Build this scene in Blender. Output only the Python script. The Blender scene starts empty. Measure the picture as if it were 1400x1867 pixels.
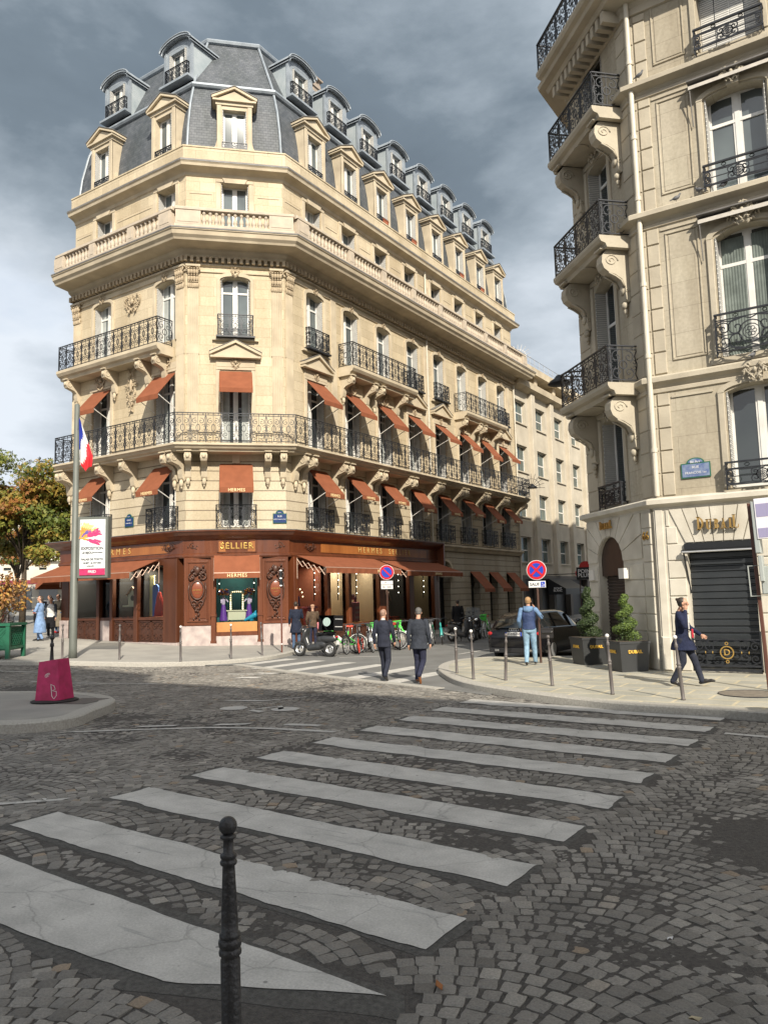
import bpy, bmesh, math, random
import numpy as np
from mathutils import Vector, Matrix
R_ = math.radians
random.seed(7)
S2 = 2 ** -.5
scn = bpy.context.scene
COL = scn.collection

# ---------------------------------------------------------------- camera
yaw, pit, rol = R_(33.3476), R_(6.2632), R_(1.4839)
cy, sy = math.cos(yaw), math.sin(yaw)
fw = Vector((-sy * math.cos(pit), cy * math.cos(pit), math.sin(pit)))
rt = Vector((cy, sy, 0)); dn = -(rt.cross(fw))
r2 = rt * math.cos(rol) + dn * math.sin(rol)
d2 = dn * math.cos(rol) - rt * math.sin(rol)
cam = bpy.data.cameras.new('camera'); camo = bpy.data.objects.new('camera', cam); COL.objects.link(camo)
m = Matrix((r2, -d2, -fw)).transposed().to_4x4(); m.translation = Vector((0, 0, 2.0))
camo.matrix_world = m
cam.sensor_fit = 'HORIZONTAL'; cam.sensor_width = 36; cam.lens = 36 * 1410.5 / 1400
cam.clip_start = .05; cam.clip_end = 3000
scn.camera = camo

# ---------------------------------------------------------------- light
SUNDIR = Vector((.74, -.68, 0)).normalized() * math.cos(R_(35)); SUNDIR.z = math.sin(R_(35))
sl = bpy.data.lights.new('sun', 'SUN'); sl.energy = 5.0; sl.angle = R_(.55); sl.color = (1, .915, .775)
so = bpy.data.objects.new('sun', sl); COL.objects.link(so)
so.rotation_euler = SUNDIR.to_track_quat('Z', 'Y').to_euler(); so.location = (30, -25, 60)
scn.view_settings.view_transform = 'Standard'; scn.view_settings.look = 'None'
scn.view_settings.exposure = .42; scn.view_settings.gamma = 1
try:
    scn.cycles.use_denoising = True
    scn.cycles.max_bounces = 7; scn.cycles.caustics_reflective = False; scn.cycles.caustics_refractive = False
    scn.cycles.sample_clamp_indirect = 6
except Exception: pass

W = bpy.data.worlds.new('World'); scn.world = W; W.use_nodes = True
nt = W.node_tree; nt.nodes.clear()
def wn(t, **k):
    n = nt.nodes.new(t)
    for a, b in k.items(): setattr(n, a, b)
    return n
out = wn('ShaderNodeOutputWorld'); bgn = wn('ShaderNodeBackground')
sky = wn('ShaderNodeTexSky', sky_type='NISHITA', sun_disc=False, sun_elevation=R_(35), sun_rotation=math.atan2(SUNDIR.x, SUNDIR.y))
bgn.inputs[1].default_value = .1
tc = wn('ShaderNodeTexCoord')
mp = wn('ShaderNodeMapping'); mp.inputs['Scale'].default_value = (1, 1, 2.2)
mp.inputs['Location'].default_value = (2, 8, 4)
nt.links.new(tc.outputs['Generated'], mp.inputs[0])
n1 = wn('ShaderNodeTexNoise'); n1.inputs['Scale'].default_value = 1.7; n1.inputs['Detail'].default_value = 7; n1.inputs['Roughness'].default_value = .52
n1.inputs['Distortion'].default_value = .25
nt.links.new(mp.outputs[0], n1.inputs['Vector'])
n2 = wn('ShaderNodeTexNoise'); n2.inputs['Scale'].default_value = 6; n2.inputs['Detail'].default_value = 8; n2.inputs['Roughness'].default_value = .6
nt.links.new(mp.outputs[0], n2.inputs['Vector'])
def mth(op, a, b=None, clamp=False):
    n = wn('ShaderNodeMath', operation=op); n.use_clamp = clamp
    for i, v in enumerate((a, b)):
        if v is None: continue
        if isinstance(v, (int, float)): n.inputs[i].default_value = v
        else: nt.links.new(v, n.inputs[i])
    return n.outputs[0]
# the heavy grey cloud deck, its base colour driven by noise
cr = wn('ShaderNodeValToRGB')
el = cr.color_ramp.elements
el[0].position = .28; el[0].color = (1.08, 1.38, 1.70, 1)
el[1].position = .72; el[1].color = (6.2, 6.7, 7.3, 1)
e = el.new(.46); e.color = (1.55, 1.95, 2.35, 1)
e = el.new(.56); e.color = (3.0, 3.5, 4.0, 1)
mixn = mth('ADD', mth('MULTIPLY', n1.outputs[0], .78), mth('MULTIPLY', n2.outputs[0], .22))
# cloud gets brighter low over the horizon and towards the sunny half of the sky
sep = wn('ShaderNodeSeparateXYZ'); nt.links.new(tc.outputs['Generated'], sep.inputs[0])
low = mth('MULTIPLY', mth('SUBTRACT', .42, sep.outputs[2]), .34)
low = mth('MAXIMUM', low, 0.0)
fac = mth('ADD', mth('SUBTRACT', mixn, .035), low)
dotv = wn('ShaderNodeVectorMath', operation='DOT_PRODUCT'); nt.links.new(tc.outputs['Generated'], dotv.inputs[0])
dotv.inputs[1].default_value = (.74, -.60, .3)
sunny = mth('MULTIPLY', mth('MAXIMUM', mth('ADD', dotv.outputs['Value'], .12), 0.0), 1.0, True)
def bank(d, r, k):   # brighter cloud banks, by compass direction
    n = wn('ShaderNodeVectorMath', operation='DOT_PRODUCT'); nt.links.new(tc.outputs['Generated'], n.inputs[0]); n.inputs[1].default_value = Vector(d).normalized()
    return mth('MULTIPLY', mth('MULTIPLY', mth('MAXIMUM', mth('SUBTRACT', n.outputs['Value'], math.cos(R_(r))), 0.0), 1 / (1 - math.cos(R_(r)))), k)
fac = mth('ADD', fac, mth('ADD', bank((-.90, .37, .22), 19, .20), bank((-.37, .85, .37), 12, .17)))
fac = mth('ADD', fac, mth('ADD', bank((-.25, .72, .64), 15, .07), bank((-.52, .66, .54), 20, -.06)))
nt.links.new(fac, cr.inputs[0])
mx = wn('ShaderNodeMixRGB', blend_type='MIX'); nt.links.new(sunny, mx.inputs[0]); nt.links.new(cr.outputs[0], mx.inputs[1])
mx.inputs[2].default_value = (9.8, 9.8, 10.0, 1)
# small gaps where the blue sky shows between the clouds
gap = wn('ShaderNodeValToRGB'); gap.color_ramp.elements[0].position = .60; gap.color_ramp.elements[1].position = .74
nt.links.new(n1.outputs[0], gap.inputs[0])
mx2 = wn('ShaderNodeMixRGB'); nt.links.new(mth('MULTIPLY', gap.outputs[0], .45), mx2.inputs[0])
nt.links.new(mx.outputs[0], mx2.inputs[1]); nt.links.new(sky.outputs[0], mx2.inputs[2])
nt.links.new(mx2.outputs[0], bgn.inputs[0]); nt.links.new(bgn.outputs[0], out.inputs[0])

# ---------------------------------------------------------------- materials
MATS = {}
def mat(name, col, rough=.7, metal=0, nscale=0, namt=.12, bump=0, bscale=None, spec=.5, col2=None, ndet=4, streak=False, coat=0):
    """plain principled material; colour varied by noise between col and col2"""
    if name in MATS: return MATS[name]
    M = bpy.data.materials.new(name); M.use_nodes = True; t = M.node_tree; b = t.nodes['Principled BSDF']
    b.inputs['Roughness'].default_value = rough; b.inputs['Metallic'].default_value = metal
    b.inputs['Specular IOR Level'].default_value = spec
    if coat: b.inputs['Coat Weight'].default_value = coat
    c = tuple(col) + (1,)
    b.inputs['Base Color'].default_value = c
    if nscale:
        co = t.nodes.new('ShaderNodeNewGeometry'); src = co.outputs['Position']
        if streak:
            mpn = t.nodes.new('ShaderNodeMapping'); mpn.inputs['Scale'].default_value = (1, 1, .12); t.links.new(src, mpn.inputs[0]); src = mpn.outputs[0]
        n = t.nodes.new('ShaderNodeTexNoise'); n.inputs['Scale'].default_value = nscale; n.inputs['Detail'].default_value = ndet
        t.links.new(src, n.inputs['Vector'])
        r = t.nodes.new('ShaderNodeValToRGB'); r.color_ramp.elements[0].position = .3; r.color_ramp.elements[1].position = .7
        c2 = col2 or tuple(max(0, x * (1 - namt * 2)) for x in col)
        r.color_ramp.elements[0].color = tuple(c2) + (1,); r.color_ramp.elements[1].color = c
        t.links.new(n.outputs[0], r.inputs[0]); t.links.new(r.outputs[0], b.inputs['Base Color'])
        if bump:
            n3 = t.nodes.new('ShaderNodeTexNoise'); n3.inputs['Scale'].default_value = bscale or nscale * 4; n3.inputs['Detail'].default_value = 6
            t.links.new(co.outputs['Position'], n3.inputs['Vector'])
            bp = t.nodes.new('ShaderNodeBump'); bp.inputs['Strength'].default_value = bump; bp.inputs['Distance'].default_value = .02
            t.links.new(n3.outputs[0], bp.inputs['Height']); t.links.new(bp.outputs[0], b.inputs['Normal'])
    MATS[name] = M
    return M

def brickmat(name, c1, c2, cm, bw, bh, mortar=.008, rough=.85, grime=None, bump=.4, off=.5, sc=.35, fine=14, spec=.3):
    """coursed stone / slate / paving: brick texture in metres on the UV map, weathering noise in world space"""
    if name in MATS: return MATS[name]
    M = bpy.data.materials.new(name); M.use_nodes = True; t = M.node_tree; b = t.nodes['Principled BSDF']
    b.inputs['Roughness'].default_value = rough; b.inputs['Specular IOR Level'].default_value = spec
    uv = t.nodes.new('ShaderNodeUVMap'); uv.uv_map = 'UVMap'
    br = t.nodes.new('ShaderNodeTexBrick'); br.inputs['Scale'].default_value = 1
    br.inputs['Brick Width'].default_value = bw; br.inputs['Row Height'].default_value = bh
    br.inputs['Mortar Size'].default_value = mortar; br.inputs['Mortar Smooth'].default_value = .3
    br.inputs['Color1'].default_value = tuple(c1) + (1,); br.inputs['Color2'].default_value = tuple(c2) + (1,); br.inputs['Mortar'].default_value = tuple(cm) + (1,)
    br.offset = off
    t.links.new(uv.outputs[0], br.inputs['Vector'])
    g = t.nodes.new('ShaderNodeNewGeometry')
    n = t.nodes.new('ShaderNodeTexNoise'); n.inputs['Scale'].default_value = sc; n.inputs['Detail'].default_value = 8; n.inputs['Roughness'].default_value = .65
    mpn = t.nodes.new('ShaderNodeMapping'); mpn.inputs['Scale'].default_value = (1.6, 1.6, .28); t.links.new(g.outputs['Position'], mpn.inputs[0])
    t.links.new(mpn.outputs[0], n.inputs['Vector'])
    r = t.nodes.new('ShaderNodeValToRGB'); r.color_ramp.elements[0].position = .38; r.color_ramp.elements[1].position = .62
    t.links.new(n.outputs[0], r.inputs[0])
    mx = t.nodes.new('ShaderNodeMixRGB'); mx.blend_type = 'MULTIPLY'; mx.inputs[0].default_value = 1
    gr = grime or (.78, .76, .72)
    rr = t.nodes.new('ShaderNodeMixRGB'); rr.inputs[1].default_value = tuple(gr) + (1,); rr.inputs[2].default_value = (1, 1, 1, 1)
    t.links.new(r.outputs[0], rr.inputs[0]); t.links.new(br.outputs['Color'], mx.inputs[1]); t.links.new(rr.outputs[0], mx.inputs[2])
    n2 = t.nodes.new('ShaderNodeTexNoise'); n2.inputs['Scale'].default_value = fine; n2.inputs['Detail'].default_value = 6
    t.links.new(g.outputs['Position'], n2.inputs['Vector'])
    mx3 = t.nodes.new('ShaderNodeMixRGB'); mx3.blend_type = 'OVERLAY'; mx3.inputs[0].default_value = .22
    t.links.new(mx.outputs[0], mx3.inputs[1]); t.links.new(n2.outputs[0], mx3.inputs[2])
    t.links.new(mx3.outputs[0], b.inputs['Base Color'])
    inv = t.nodes.new('ShaderNodeMath'); inv.operation = 'MULTIPLY_ADD'; inv.inputs[1].default_value = -1; t.links.new(br.outputs['Fac'], inv.inputs[0])
    ad = t.nodes.new('ShaderNodeMath'); ad.operation = 'MULTIPLY'; ad.inputs[1].default_value = .35; t.links.new(n2.outputs[0], ad.inputs[0]); t.links.new(ad.outputs[0], inv.inputs[2])
    bp = t.nodes.new('ShaderNodeBump'); bp.inputs['Strength'].default_value = bump; bp.inputs['Distance'].default_value = .02
    t.links.new(inv.outputs[0], bp.inputs['Height']); t.links.new(bp.outputs[0], b.inputs['Normal'])
    MATS[name] = M
    return M

def glassmat(name, tint=(.8, .85, .85), refl=1.45):
    """shop glass: see-through with a fresnel reflection"""
    if name in MATS: return MATS[name]
    M = bpy.data.materials.new(name); M.use_nodes = True; t = M.node_tree; t.nodes.clear()
    o = t.nodes.new('ShaderNodeOutputMaterial'); mx = t.nodes.new('ShaderNodeMixShader')
    tr = t.nodes.new('ShaderNodeBsdfTransparent'); tr.inputs[0].default_value = tuple(tint) + (1,)
    gl = t.nodes.new('ShaderNodeBsdfGlossy'); gl.inputs['Roughness'].default_value = .015
    fr = t.nodes.new('ShaderNodeFresnel'); fr.inputs[0].default_value = refl
    t.links.new(fr.outputs[0], mx.inputs[0]); t.links.new(tr.outputs[0], mx.inputs[1]); t.links.new(gl.outputs[0], mx.inputs[2]); t.links.new(mx.outputs[0], o.inputs[0])
    MATS[name] = M
    return M

# ---------------------------------------------------------------- mesh builder
def hz(x): return .033 * max(0., -18. - x)

class MB:
    def __init__(s): s.V = []; s.F = []; s.U = []; s.MI = []; s.SM = []; s.mi = 0; s.sm = False; s.T = None
    def v(s, p):
        p = Vector(p)
        if s.T is not None: p = s.T @ p
        s.V.append((p.x, p.y, p.z)); return len(s.V) - 1
    def f(s, ids, uv=None):
        s.F.append(list(ids)); s.U.append(uv); s.MI.append(s.mi); s.SM.append(s.sm)
    def poly(s, pts, uv=None): s.f([s.v(p) for p in pts], uv)
    def box(s, x0, x1, y0, y1, z0, z1):
        a = [s.v(p) for p in ((x0, y0, z0), (x1, y0, z0), (x1, y1, z0), (x0, y1, z0), (x0, y0, z1), (x1, y0, z1), (x1, y1, z1), (x0, y1, z1))]
        for q in ((0, 3, 2, 1), (4, 5, 6, 7), (0, 1, 5, 4), (1, 2, 6, 5), (2, 3, 7, 6), (3, 0, 4, 7)): s.f([a[i] for i in q])
    def cbox(s, c, d, rz=0):
        o = s.T; n = Matrix.Translation(c) @ Matrix.Rotation(rz, 4, 'Z'); s.T = n if o is None else o @ n
        s.box(-d[0] / 2, d[0] / 2, -d[1] / 2, d[1] / 2, -d[2] / 2, d[2] / 2); s.T = o
    def bbox(s, x0, x1, y0, y1, z0, z1, b=.02):
        """box whose front (-y) edges are chamfered"""
        p = [(x0, y1), (x0, y0 + b), (x0 + b, y0), (x1 - b, y0), (x1, y0 + b), (x1, y1)]
        lo = [s.v((a, c, z0 + (b if 2 <= i <= 3 else 0))) for i, (a, c) in enumerate(p)]
        hi = [s.v((a, c, z1 - (b if 2 <= i <= 3 else 0))) for i, (a, c) in enumerate(p)]
        for i in range(5): s.f([lo[i], lo[i + 1], hi[i + 1], hi[i]])
        s.f(hi); s.f(lo[::-1])
    def prism(s, pts, y0, y1):
        """polygon in xz (ccw seen from -y), extruded y0..y1"""
        a = [s.v((x, y0, z)) for x, z in pts]; b = [s.v((x, y1, z)) for x, z in pts]
        s.f(a); s.f(b[::-1]); n = len(pts)
        for i in range(n): s.f([a[(i + 1) % n], a[i], b[i], b[(i + 1) % n]])
    def prismz(s, pts, z0, z1, slope=False):
        h = (lambda x: hz(x)) if slope else (lambda x: 0)
        a = [s.v((x, y, z0 + h(x))) for x, y in pts]; b = [s.v((x, y, z1 + h(x))) for x, y in pts]
        s.f(b); s.f(a[::-1]); n = len(pts)
        for i in range(n): s.f([a[i], a[(i + 1) % n], b[(i + 1) % n], b[i]])
    def prismx(s, pts, x0, x1):
        """polygon in yz, extruded along x"""
        a = [s.v((x0, y, z)) for y, z in pts]; b = [s.v((x1, y, z)) for y, z in pts]
        s.f(a); s.f(b[::-1]); n = len(pts)
        for i in range(n): s.f([a[(i + 1) % n], a[i], b[i], b[(i + 1) % n]])
    def tube(s, pts, r, n=6, cap=True, closed=False):
        pts = [Vector(p) for p in pts]; rs = r if isinstance(r, (list, tuple)) else [r] * len(pts)
        rings = []; N = len(pts); up = None
        for i, p in enumerate(pts):
            a = pts[(i - 1) % N] if (closed or i > 0) else p; b = pts[(i + 1) % N] if (closed or i < N - 1) else p
            d = (b - a)
            if d.length < 1e-9: d = Vector((0, 0, 1))
            d.normalize()
            if up is None or abs(up.dot(d)) > .98: up = Vector((0, 0, 1)) if abs(d.z) < .9 else Vector((0, 1, 0))
            x = up.cross(d).normalized(); y = d.cross(x); up = y
            rings.append([s.v(p + x * math.cos(t * 2 * math.pi / n) * rs[i] + y * math.sin(t * 2 * math.pi / n) * rs[i]) for t in range(n)])
        for i in range(N if closed else N - 1):
            A, B = rings[i], rings[(i + 1) % N]
            for k in range(n): s.f([A[k], A[(k + 1) % n], B[(k + 1) % n], B[k]])
        if cap and not closed: s.f(rings[0][::-1]); s.f(rings[-1])
    def lathe(s, prof, c=(0, 0, 0), n=12, a0=0, cap=True):
        rings = []
        for r, z in prof: rings.append([s.v((c[0] + r * math.cos(a0 + t * 2 * math.pi / n), c[1] + r * math.sin(a0 + t * 2 * math.pi / n), c[2] + z)) for t in range(n)])
        for A, B in zip(rings, rings[1:]):
            for k in range(n): s.f([A[k], A[(k + 1) % n], B[(k + 1) % n], B[k]])
        if cap: s.f(rings[0][::-1]); s.f(rings[-1])
    def ell(s, c, r, nu=10, nv=7, jit=0):
        c = Vector(c); r = r if isinstance(r, (tuple, list)) else (r, r, r)
        rings = []
        for i in range(nv + 1):
            th = math.pi * i / nv
            if i in (0, nv): rings.append([s.v(c + Vector((0, 0, r[2] * math.cos(th))))]); continue
            rings.append([s.v(c + Vector((r[0] * math.sin(th) * math.cos(2 * math.pi * k / nu), r[1] * math.sin(th) * math.sin(2 * math.pi * k / nu), r[2] * math.cos(th))) * (1 + random.uniform(-jit, jit))) for k in range(nu)])
        for i in range(nv):
            A, B = rings[i], rings[i + 1]
            for k in range(nu):
                k2 = (k + 1) % nu
                if len(A) == 1: s.f([A[0], B[k], B[k2]])
                elif len(B) == 1: s.f([A[k], B[0], A[k2]])
                else: s.f([A[k], B[k], B[k2], A[k2]])
    def ribbon(s, pts, t=.009, dy=.008, y=0, plane='xz', closed=False):
        """flat iron bar bent along pts (x,z)"""
        N = len(pts); ring = []
        for i in range(N):
            a = pts[(i - 1) % N] if (closed or i) else pts[i]; b = pts[(i + 1) % N] if (closed or i < N - 1) else pts[i]
            dx, dz = b[0] - a[0], b[1] - a[1]; l = math.hypot(dx, dz) or 1; nx, nz = -dz / l * t, dx / l * t
            x, z = pts[i]
            ring.append([s.v((x + nx, y - dy, z + nz)), s.v((x + nx, y + dy, z + nz)), s.v((x - nx, y + dy, z - nz)), s.v((x - nx, y - dy, z - nz))])
        for i in range(N if closed else N - 1):
            A, B = ring[i], ring[(i + 1) % N]
            for k in range(4): s.f([A[k], A[(k + 1) % 4], B[(k + 1) % 4], B[k]])
    def sweep(s, path, prof, closed=False, slope=False, caps=True, uv0=0):
        """profile [(out, z)...] along an xy path, out = right of the direction of travel"""
        N = len(path); ms = []; L = [uv0]
        for i in range(N):
            ns = []
            if closed or i > 0:
                a = path[(i - 1) % N]; dx, dy = path[i][0] - a[0], path[i][1] - a[1]; l = math.hypot(dx, dy); ns.append((dy / l, -dx / l))
                if i: L.append(L[-1] + l)
            if closed or i < N - 1:
                b = path[(i + 1) % N]; dx, dy = b[0] - path[i][0], b[1] - path[i][1]; l = math.hypot(dx, dy); ns.append((dy / l, -dx / l))
            if len(ns) == 1: ms.append(ns[0])
            else:
                (a1, b1), (a2, b2) = ns; k = 1 + a1 * a2 + b1 * b2; ms.append(((a1 + a2) / k, (b1 + b2) / k))
        rings = []
        for i in range(N):
            rings.append([s.v((path[i][0] + ms[i][0] * o, path[i][1] + ms[i][1] * o, z + (hz(path[i][0]) if slope else 0))) for o, z in prof])
        pl = [0]
        for a, b in zip(prof, prof[1:]): pl.append(pl[-1] + math.hypot(a[0] - b[0], a[1] - b[1]))
        M_ = N if closed else N - 1
        for i in range(M_):
            A, B = rings[i], rings[(i + 1) % N]; u0 = L[i]; u1 = L[i + 1] if i + 1 < N else L[i] + 1
            for k in range(len(prof) - 1):
                s.f([A[k], B[k], B[k + 1], A[k + 1]], [(u0, pl[k] + prof[0][1]), (u1, pl[k] + prof[0][1]), (u1, pl[k + 1] + prof[0][1]), (u0, pl[k + 1] + prof[0][1])])
        if caps and not closed: s.f(rings[0][::-1]); s.f(rings[-1])
    def build(s, name, mats, parent=None, loc=(0, 0, 0), rot=0, me=None):
        if me is None:
            me = s.mesh(name, mats)
        o = bpy.data.objects.new(name, me); COL.objects.link(o); o.location = loc; o.rotation_euler = (0, 0, rot)
        if parent is not None: o.parent = parent
        return o
    def mesh(s, name, mats):
        me = bpy.data.meshes.new(name)
        nv, nf = len(s.V), len(s.F)
        if nf == 0: return me
        cnt = np.fromiter((len(f) for f in s.F), dtype=np.int32, count=nf)
        loops = np.fromiter((i for f in s.F for i in f), dtype=np.int32, count=int(cnt.sum()))
        V = np.array(s.V, dtype=np.float32)
        me.vertices.add(nv); me.vertices.foreach_set('co', V.ravel())
        me.loops.add(len(loops)); me.loops.foreach_set('vertex_index', loops)
        me.polygons.add(nf); st = np.concatenate(([0], np.cumsum(cnt)[:-1])).astype(np.int32)
        me.polygons.foreach_set('loop_start', st); me.polygons.foreach_set('loop_total', cnt)
        me.polygons.foreach_set('material_index', np.array(s.MI, dtype=np.int32))
        me.polygons.foreach_set('use_smooth', np.array(s.SM, dtype=bool))
        me.update(calc_edges=True)
        nr = np.zeros(nf * 3, dtype=np.float32); me.polygons.foreach_get('normal', nr); nr = np.abs(nr.reshape(-1, 3))
        ln = np.repeat(nr, cnt, axis=0); P = V[loops]
        uv = np.empty((len(loops), 2), dtype=np.float32)
        isz = (ln[:, 2] > .9); isx = (~isz) & (ln[:, 0] > ln[:, 1])
        uv[:, 0] = P[:, 0]; uv[:, 1] = P[:, 2]
        uv[isx, 0] = P[isx, 1]; uv[isz, 1] = P[isz, 1]
        for i, u in enumerate(s.U):
            if u is not None:
                for k, q in enumerate(u): uv[st[i] + k] = q
        l = me.uv_layers.new(name='UVMap'); l.data.foreach_set('uv', uv.ravel())
        for mm in (mats if isinstance(mats, (list, tuple)) else [mats]): me.materials.append(mm)
        return me

def empty(name, loc, rz=0, label=None, cat=None, group=None):
    o = bpy.data.objects.new(name, None); COL.objects.link(o); o.location = loc; o.rotation_euler = (0, 0, rz); o.empty_display_size = .3
    if label: tag(o, label, cat, group)
    return o
def tag(o, label=None, cat=None, group=None, kind=None):
    if label: o['label'] = label
    if cat: o['category'] = cat
    if group: o['group'] = group
    if kind: o['kind'] = kind
    return o
def copy_tree(o, parent=None):
    c = o.copy(); COL.objects.link(c); c.parent = parent
    for ch in list(o.children): copy_tree(ch, c)
    return c

class FR:
    """facade frame: local x along the wall, local y into the wall, z up"""
    def __init__(s, ox, oy, phi, root): s.o = (ox, oy); s.phi = phi; s.root = root; s.c = math.cos(phi); s.s = math.sin(phi)
    def W(s, x, y, z=0): return (s.o[0] + x * s.c - y * s.s, s.o[1] + x * s.s + y * s.c, z)
    def put(s, mb, name, mats, x=0, y=0, z=0, parent=None, me=None, rz=0):
        w = s.W(x, y, z); r = s.root.location
        if parent is None:
            return mb.build(name, mats, s.root, (w[0] - r.x, w[1] - r.y, w[2] - r.z), s.phi + rz, me) if mb else MB().build(name, mats, s.root, (w[0] - r.x, w[1] - r.y, w[2] - r.z), s.phi + rz, me)
        return (mb or MB()).build(name, mats, parent, (x, y, z), rz, me)

def wall(mb, u0, u1, z0, z1, ops, y=0, depth=.35):
    """wall sheet with openings (uc, w, za, zb, arch rise) and their reveals"""
    us = sorted({u0, u1} | {o[0] - o[1] / 2 for o in ops} | {o[0] + o[1] / 2 for o in ops})
    zs = sorted({z0, z1} | {o[2] for o in ops} | {o[3] for o in ops})
    us = [u for u in us if u0 - 1e-6 <= u <= u1 + 1e-6]; zs = [z for z in zs if z0 - 1e-6 <= z <= z1 + 1e-6]
    for a, b in zip(us, us[1:]):
        for c, d in zip(zs, zs[1:]):
            mu, mz = (a + b) / 2, (c + d) / 2
            if any(abs(mu - o[0]) < o[1] / 2 and o[2] < mz < o[3] for o in ops): continue
            mb.poly([(a, y, c), (b, y, c), (b, y, d), (a, y, d)])
    for o in ops:
        uc, w, za, zb, ar = o; a, b = uc - w / 2, uc + w / 2; Y = y + depth; zr = zb - ar
        mb.poly([(a, y, za), (a, y, zr), (a, Y, zr), (a, Y, za)][::-1]); mb.poly([(b, y, za), (b, y, zr), (b, Y, zr), (b, Y, za)])
        mb.poly([(a, y, za), (a, Y, za), (b, Y, za), (b, y, za)][::-1])
        if ar <= 0: mb.poly([(a, y, zb), (a, Y, zb), (b, Y, zb), (b, y, zb)])
        else:
            n = 10; pts = []
            if ar >= w / 2 - .01:
                for i in range(n + 1):
                    t = math.pi - math.pi * i / n; pts.append((uc + w / 2 * math.cos(t), zr + ar * math.sin(t)))
            else:
                for i in range(n + 1):
                    t = -1 + 2 * i / n; pts.append((uc + w / 2 * t, zr + ar * (1 - t * t)))
            for p, q in zip(pts, pts[1:]):
                mb.poly([(p[0], y, p[1]), (q[0], y, q[1]), (q[0], y, zb), (p[0], y, zb)])
                mb.poly([(p[0], y, p[1]), (p[0], Y, p[1]), (q[0], Y, q[1]), (q[0], y, q[1])])

def arc(cx, cz, rx, rz_, a0, a1, n): return [(cx + rx * math.cos(a0 + (a1 - a0) * i / n), cz + rz_ * math.sin(a0 + (a1 - a0) * i / n)) for i in range(n + 1)]
def spiral(cx, cz, r0, r1, a0, a1, n, sx=1, sz=1):
    return [(cx + sx * (r0 + (r1 - r0) * i / n) * math.cos(a0 + (a1 - a0) * i / n), cz + sz * (r0 + (r1 - r0) * i / n) * math.sin(a0 + (a1 - a0) * i / n)) for i in range(n + 1)]
PI = math.pi
def iron_cell(mb, cx, w, z0, z1, y, t=.010, rich=True):
    zc = (z0 + z1) / 2; H = z1 - z0; k = min(w, H)
    for sx in (-1, 1):
        for sz in (-1, 1):
            mb.ribbon(spiral(cx + sx * w * .20, zc + sz * H * .27, .012, k * .21, 0, PI * 2.6, 13, sx, sz), t, .008, y)
            if rich: mb.ribbon(spiral(cx + sx * w * .37, zc + sz * H * .08, .01, k * .12, PI, PI * 3, 8, sx, sz), t * .8, .007, y)
            mb.ribbon([(cx + sx * w * .47, zc + sz * H * .48), (cx + sx * w * .40, zc + sz * H * .3), (cx + sx * w * .44, zc + sz * H * .12), (cx + sx * w * .47, zc)], t, .008, y)
    mb.ribbon(arc(cx, zc, w * .13, H * .14, 0, 2 * PI, 10)[:-1], t * 1.2, .010, y, closed=True)
    mb.ribbon([(cx, z0), (cx, z1)], t * .8, .006, y)
def railing(mb, x0, x1, z0, h, y=0, cell=.62, rich=True, ends=True, t=.010):
    """wrought iron railing along local x"""
    L = x1 - x0; n = max(1, round(L / cell)); c = L / n
    mb.box(x0, x1, y - .025, y + .025, z0 + h - .03, z0 + h)
    mb.box(x0, x1, y - .012, y + .012, z0 + h - .115, z0 + h - .095); mb.box(x0, x1, y - .012, y + .012, z0 + .06, z0 + .085)
    for i in range(n + 1):
        x = x0 + c * i
        if (i in (0, n)) and not ends: continue
        mb.box(x - .012, x + .012, y - .012, y + .012, z0, z0 + h - .03)
    for i in range(n):
        iron_cell(mb, x0 + c * (i + .5), c, z0 + .085, z0 + h - .115, y, t, rich)
        for k in range(3): # small rings under the hand rail
            mb.ribbon(arc(x0 + c * (i + (k + .5) / 3), z0 + h - .065, .025, .025, 0, 2 * PI, 6)[:-1], .006, .006, y, closed=True)
def railing_side(mb, y0, y1, x, z0, h, rich=True):
    """return of a railing along local y"""
    o = mb.T; n = Matrix.Translation((x, y0, 0)) @ Matrix.Rotation(PI / 2, 4, 'Z'); mb.T = n if o is None else o @ n
    railing(mb, 0, y1 - y0, z0, h, 0, max(.5, y1 - y0), rich); mb.T = o

def text_mesh(txt, size, ext=.01, name='lettering', spacing=1.0, align='CENTER', shear=0, xs=1, bevel=0):
    cu = bpy.data.curves.new(name, 'FONT'); cu.body = txt; cu.size = size; cu.extrude = ext; cu.align_x = align; cu.align_y = 'CENTER'
    cu.space_character = spacing; cu.shear = shear; cu.resolution_u = 3; cu.bevel_depth = bevel
    o = bpy.data.objects.new(name, cu); COL.objects.link(o)
    me = bpy.data.meshes.new_from_object(o.evaluated_get(bpy.context.evaluated_depsgraph_get())); bpy.data.objects.remove(o); bpy.data.curves.remove(cu)
    me.transform(Matrix.Rotation(PI / 2, 4, 'X') @ Matrix.Diagonal((xs, 1, 1, 1))); me.name = name
    return me

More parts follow.
